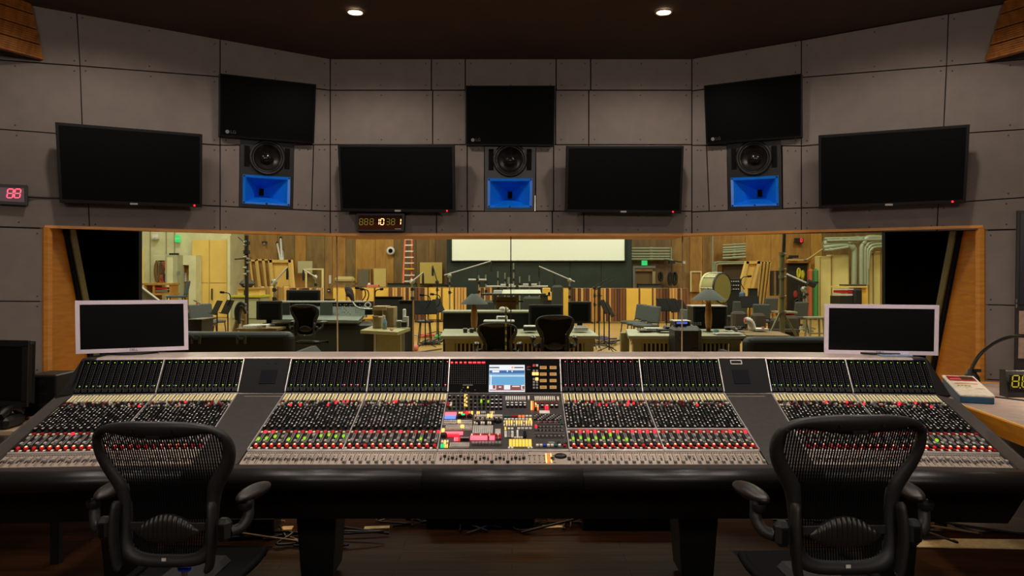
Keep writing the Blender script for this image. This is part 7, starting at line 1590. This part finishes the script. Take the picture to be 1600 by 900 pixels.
for i, (pts, r, lab) in enumerate((([(1288, 373), (1392, 370)], .05, 'level, top'), ([(1288, 378), (1340, 375)], .07, 'level, second'), ([(1286, 381), (1312, 379.5), (1345, 375.5), (1348, 371)], .11, 'thick level with upward bend'), ([(1286, 387), (1318, 383), (1332, 387), (1335, 396), (1334.5, 446)], .10, 'thick bend down on the left'), ([(1390, 373), (1358, 371), (1349, 380), (1346, 392), (1346, 445)], .10, 'thick bend down beside the cream panels'),
                                  ([(1390, 376), (1362, 378), (1354, 384), (1351.5, 394), (1351.5, 445)], .07, 'middle bend down beside the cream panels'), ([(1390, 381), (1366, 382), (1358, 387), (1355.5, 396), (1355.5, 445)], .06, 'inner bend down beside the cream panels'), ([(1390, 385), (1368, 386), (1361, 390), (1358.5, 396), (1357, 420)], .05, 'innermost short bend'), ([(1392, 374), (1292, 376)], .05, 'level, behind'), ([(1288, 391), (1300, 390), (1325, 386)], .05, 'level, lowest'))):
    pipe('big grey pipe at the far right, %s' % lab, pts, 27.2 - .02 * i, r, 'big pipes at the far right')
t = thing('conduit', 'thin pale conduit climbing from the doorway to the big pipes', 'pipe', P(1232, 406, 29.5)); line3('conduit_run', t, cr_spline([P(1231, 406.5, 29.5), P(1254, 406.5, 29.5), P(1262, 405, 29.5), P(1287, 388, 29.5)], 4), .04, mat('conduit_tan', (190, 160, 96), .5)); line3('coupling', t, [P(1256, 406.4, 29.48), P(1259, 406, 29.48)], .06, M_STEEL)
t = thing('keyboard_cart', 'cart with stacked keyboards and red trays at the far right', 'cart', (P(1334, 0, 22).x, 22.3, 0)); add(t, 'top_shelf', 1313, 447, 1356, 449.5, 22, .7, M_TAN); add(t, 'keyboard', 1316, 451, 1334, 453, 21.9, .6, M_LGREY); add(t, 'red_tray', 1316, 454, 1333, 458, 21.9, .6, M_RED); add(t, 'keyboard', 1315, 459, 1335, 462, 21.9, .6, M_LGREY); add(t, 'dark_base', 1313, 463, 1336, 500, 21.9, .7, M_STB); add(t, 'side_panel', 1346, 449, 1356, 500, 22.1, .5, M_BYEL); add(t, 'dark_bag', 1335, 451, 1348, 500, 21.8, .5, M_BLK2, .05)
add(t, 'top_cloth', 1322, 444.5, 1354, 447.3, 22.1, .5, M_STB, .02)
st = thing('bar_stool', 'grey flat-topped stool behind the right silver monitor', 'stool', (P(1273, 0, 17.5).x, 17.5, 0)); zz = P(0, 495, 17.5).z; b = MB(); b.box((0, 0, zz - .02), (.42, .36, .05), mat('stool_grey', (112, 112, 92), .6), bev=.015); b.build('seat', st)
for sx in (-1, 1):
    for sy in (-1, 1): b = MB(); b.tube([(sx * .15, sy * .12, zz - .04), (sx * .18, sy * .15, 0)], .025, mat('stool_grey'), 8); b.build('leg', st)
b = MB(); b.tube([(-.16, -.13, zz * .4), (.16, -.13, zz * .4)], .015, mat('stool_grey'), 8); b.build('stretcher', st)
# ------------------------------------------------------------------ lights, camera, view
def spot(X, Y, z, target, power, size, blend=.6, col=(1, .82, .64), rad=.05):
    l = bpy.data.lights.new('downlight_beam', 'SPOT'); l.energy = power; l.spot_size = math.radians(size); l.spot_blend = blend; l.color = col; l.shadow_soft_size = rad
    o = bpy.data.objects.new('downlight_beam', l); COL.objects.link(o); o.location = (X, Y, z)
    d = Vector(target) - Vector((X, Y, z)); o.rotation_euler = d.to_track_quat('-Z', 'Y').to_euler(); return o
def area(X, Y, z, sx, sy, power, col, target=None):
    l = bpy.data.lights.new('area_light', 'AREA'); l.shape = 'RECTANGLE'; l.size = sx; l.size_y = sy; l.energy = power; l.color = col
    o = bpy.data.objects.new('area_light', l); COL.objects.link(o); o.location = (X, Y, z)
    if target: o.rotation_euler = (Vector(target) - Vector((X, Y, z))).to_track_quat('-Z', 'Y').to_euler()
    return o
WARM = (1, .87, .76)
for X in (P(555, 18, 5.07).x, P(1037, 18, 5.07).x):
    spot(X, 5.07, ceil_z(5.07) - .03, (X, 5.08, 0), 37, 160, .5, WARM, .06)
for X in (-2.45, 2.45):
    downlight(X, 4.35, 'lit recessed downlight in the ceiling before the %s wing of the wall' % ('left' if X < 0 else 'right')); spot(X, 4.35, ceil_z(4.35) - .03, (X, 4.36, 0), 17, 160, .5, WARM, .06)
# further recessed downlights over the operators, out of the frame
for X, Y, pw in ((-2.3, 3.2, 70), (-.8, 3.1, 84), (.8, 3.1, 84), (2.3, 3.2, 70), (-1.5, 1.0, 24), (1.5, 1.0, 24)):
    downlight(X, Y, 'lit recessed downlight in the ceiling over the %s, %s' % ('console' if Y > 2 else 'operators', {-2.3: 'far left', -.8: 'left', .8: 'right', 2.3: 'far right', -1.5: 'left', 1.5: 'right'}[X]))
    spot(X, Y, ceil_z(Y) - .03, (X, Y + .25, 0), pw, 110, .6, WARM, .06)
for X in (-2.45, 2.45):
    downlight(X, 4.35, 'lit recessed downlight in the ceiling before the %s wing of the wall' % ('left' if X < 0 else 'right')); spot(X, 4.35, ceil_z(4.35) - .03, (X, 4.36, 0), 17, 160, .5, WARM, .06)
# stage lighting: rows of big soft fixtures under the stage ceiling
for X in (-11, -3.7, 3.7, 11):
    for Y in (11, 17.5, 24):
        area(X, Y, 7.9, 3, 2, 325, (1, .99, .82))
# added fill light: unseen soft areas behind the camera, lifting wall and ceiling
for X in (-1.6, 1.6): area(X, -1.6, 3.3, 1.4, .6, 38, WARM, (X * .6, 6, 2.2))
spot(LAMP_AT.x, LAMP_AT.y, LAMP_AT.z - .02, (LAMP_AT.x - .1, LAMP_AT.y, 0), 5, 150, .5, (1, .80, .62), .02)
w = bpy.data.worlds.new('room_dark'); SC.world = w; w.use_nodes = True
w.node_tree.nodes['Background'].inputs['Color'].default_value = (.02, .018, .016, 1); w.node_tree.nodes['Background'].inputs['Strength'].default_value = .0
cd = bpy.data.cameras.new('camera'); cd.sensor_width = 36; cd.lens = F / 1600 * 36; cd.shift_y = -(450 - HY) / 1600; cd.clip_start = .05
cam = bpy.data.objects.new('camera', cd); COL.objects.link(cam); cam.location = (0, 0, CH); cam.rotation_euler = (math.radians(90), 0, 0); SC.camera = cam
SC.view_settings.view_transform = 'Standard'; SC.view_settings.look = 'None'; SC.view_settings.exposure = 0; SC.view_settings.gamma = 1
SC.view_settings.use_curve_mapping = False
SC.cycles.use_denoising = True; SC.cycles.max_bounces = 8; SC.cycles.transparent_max_bounces = 24; SC.cycles.sample_clamp_indirect = 4
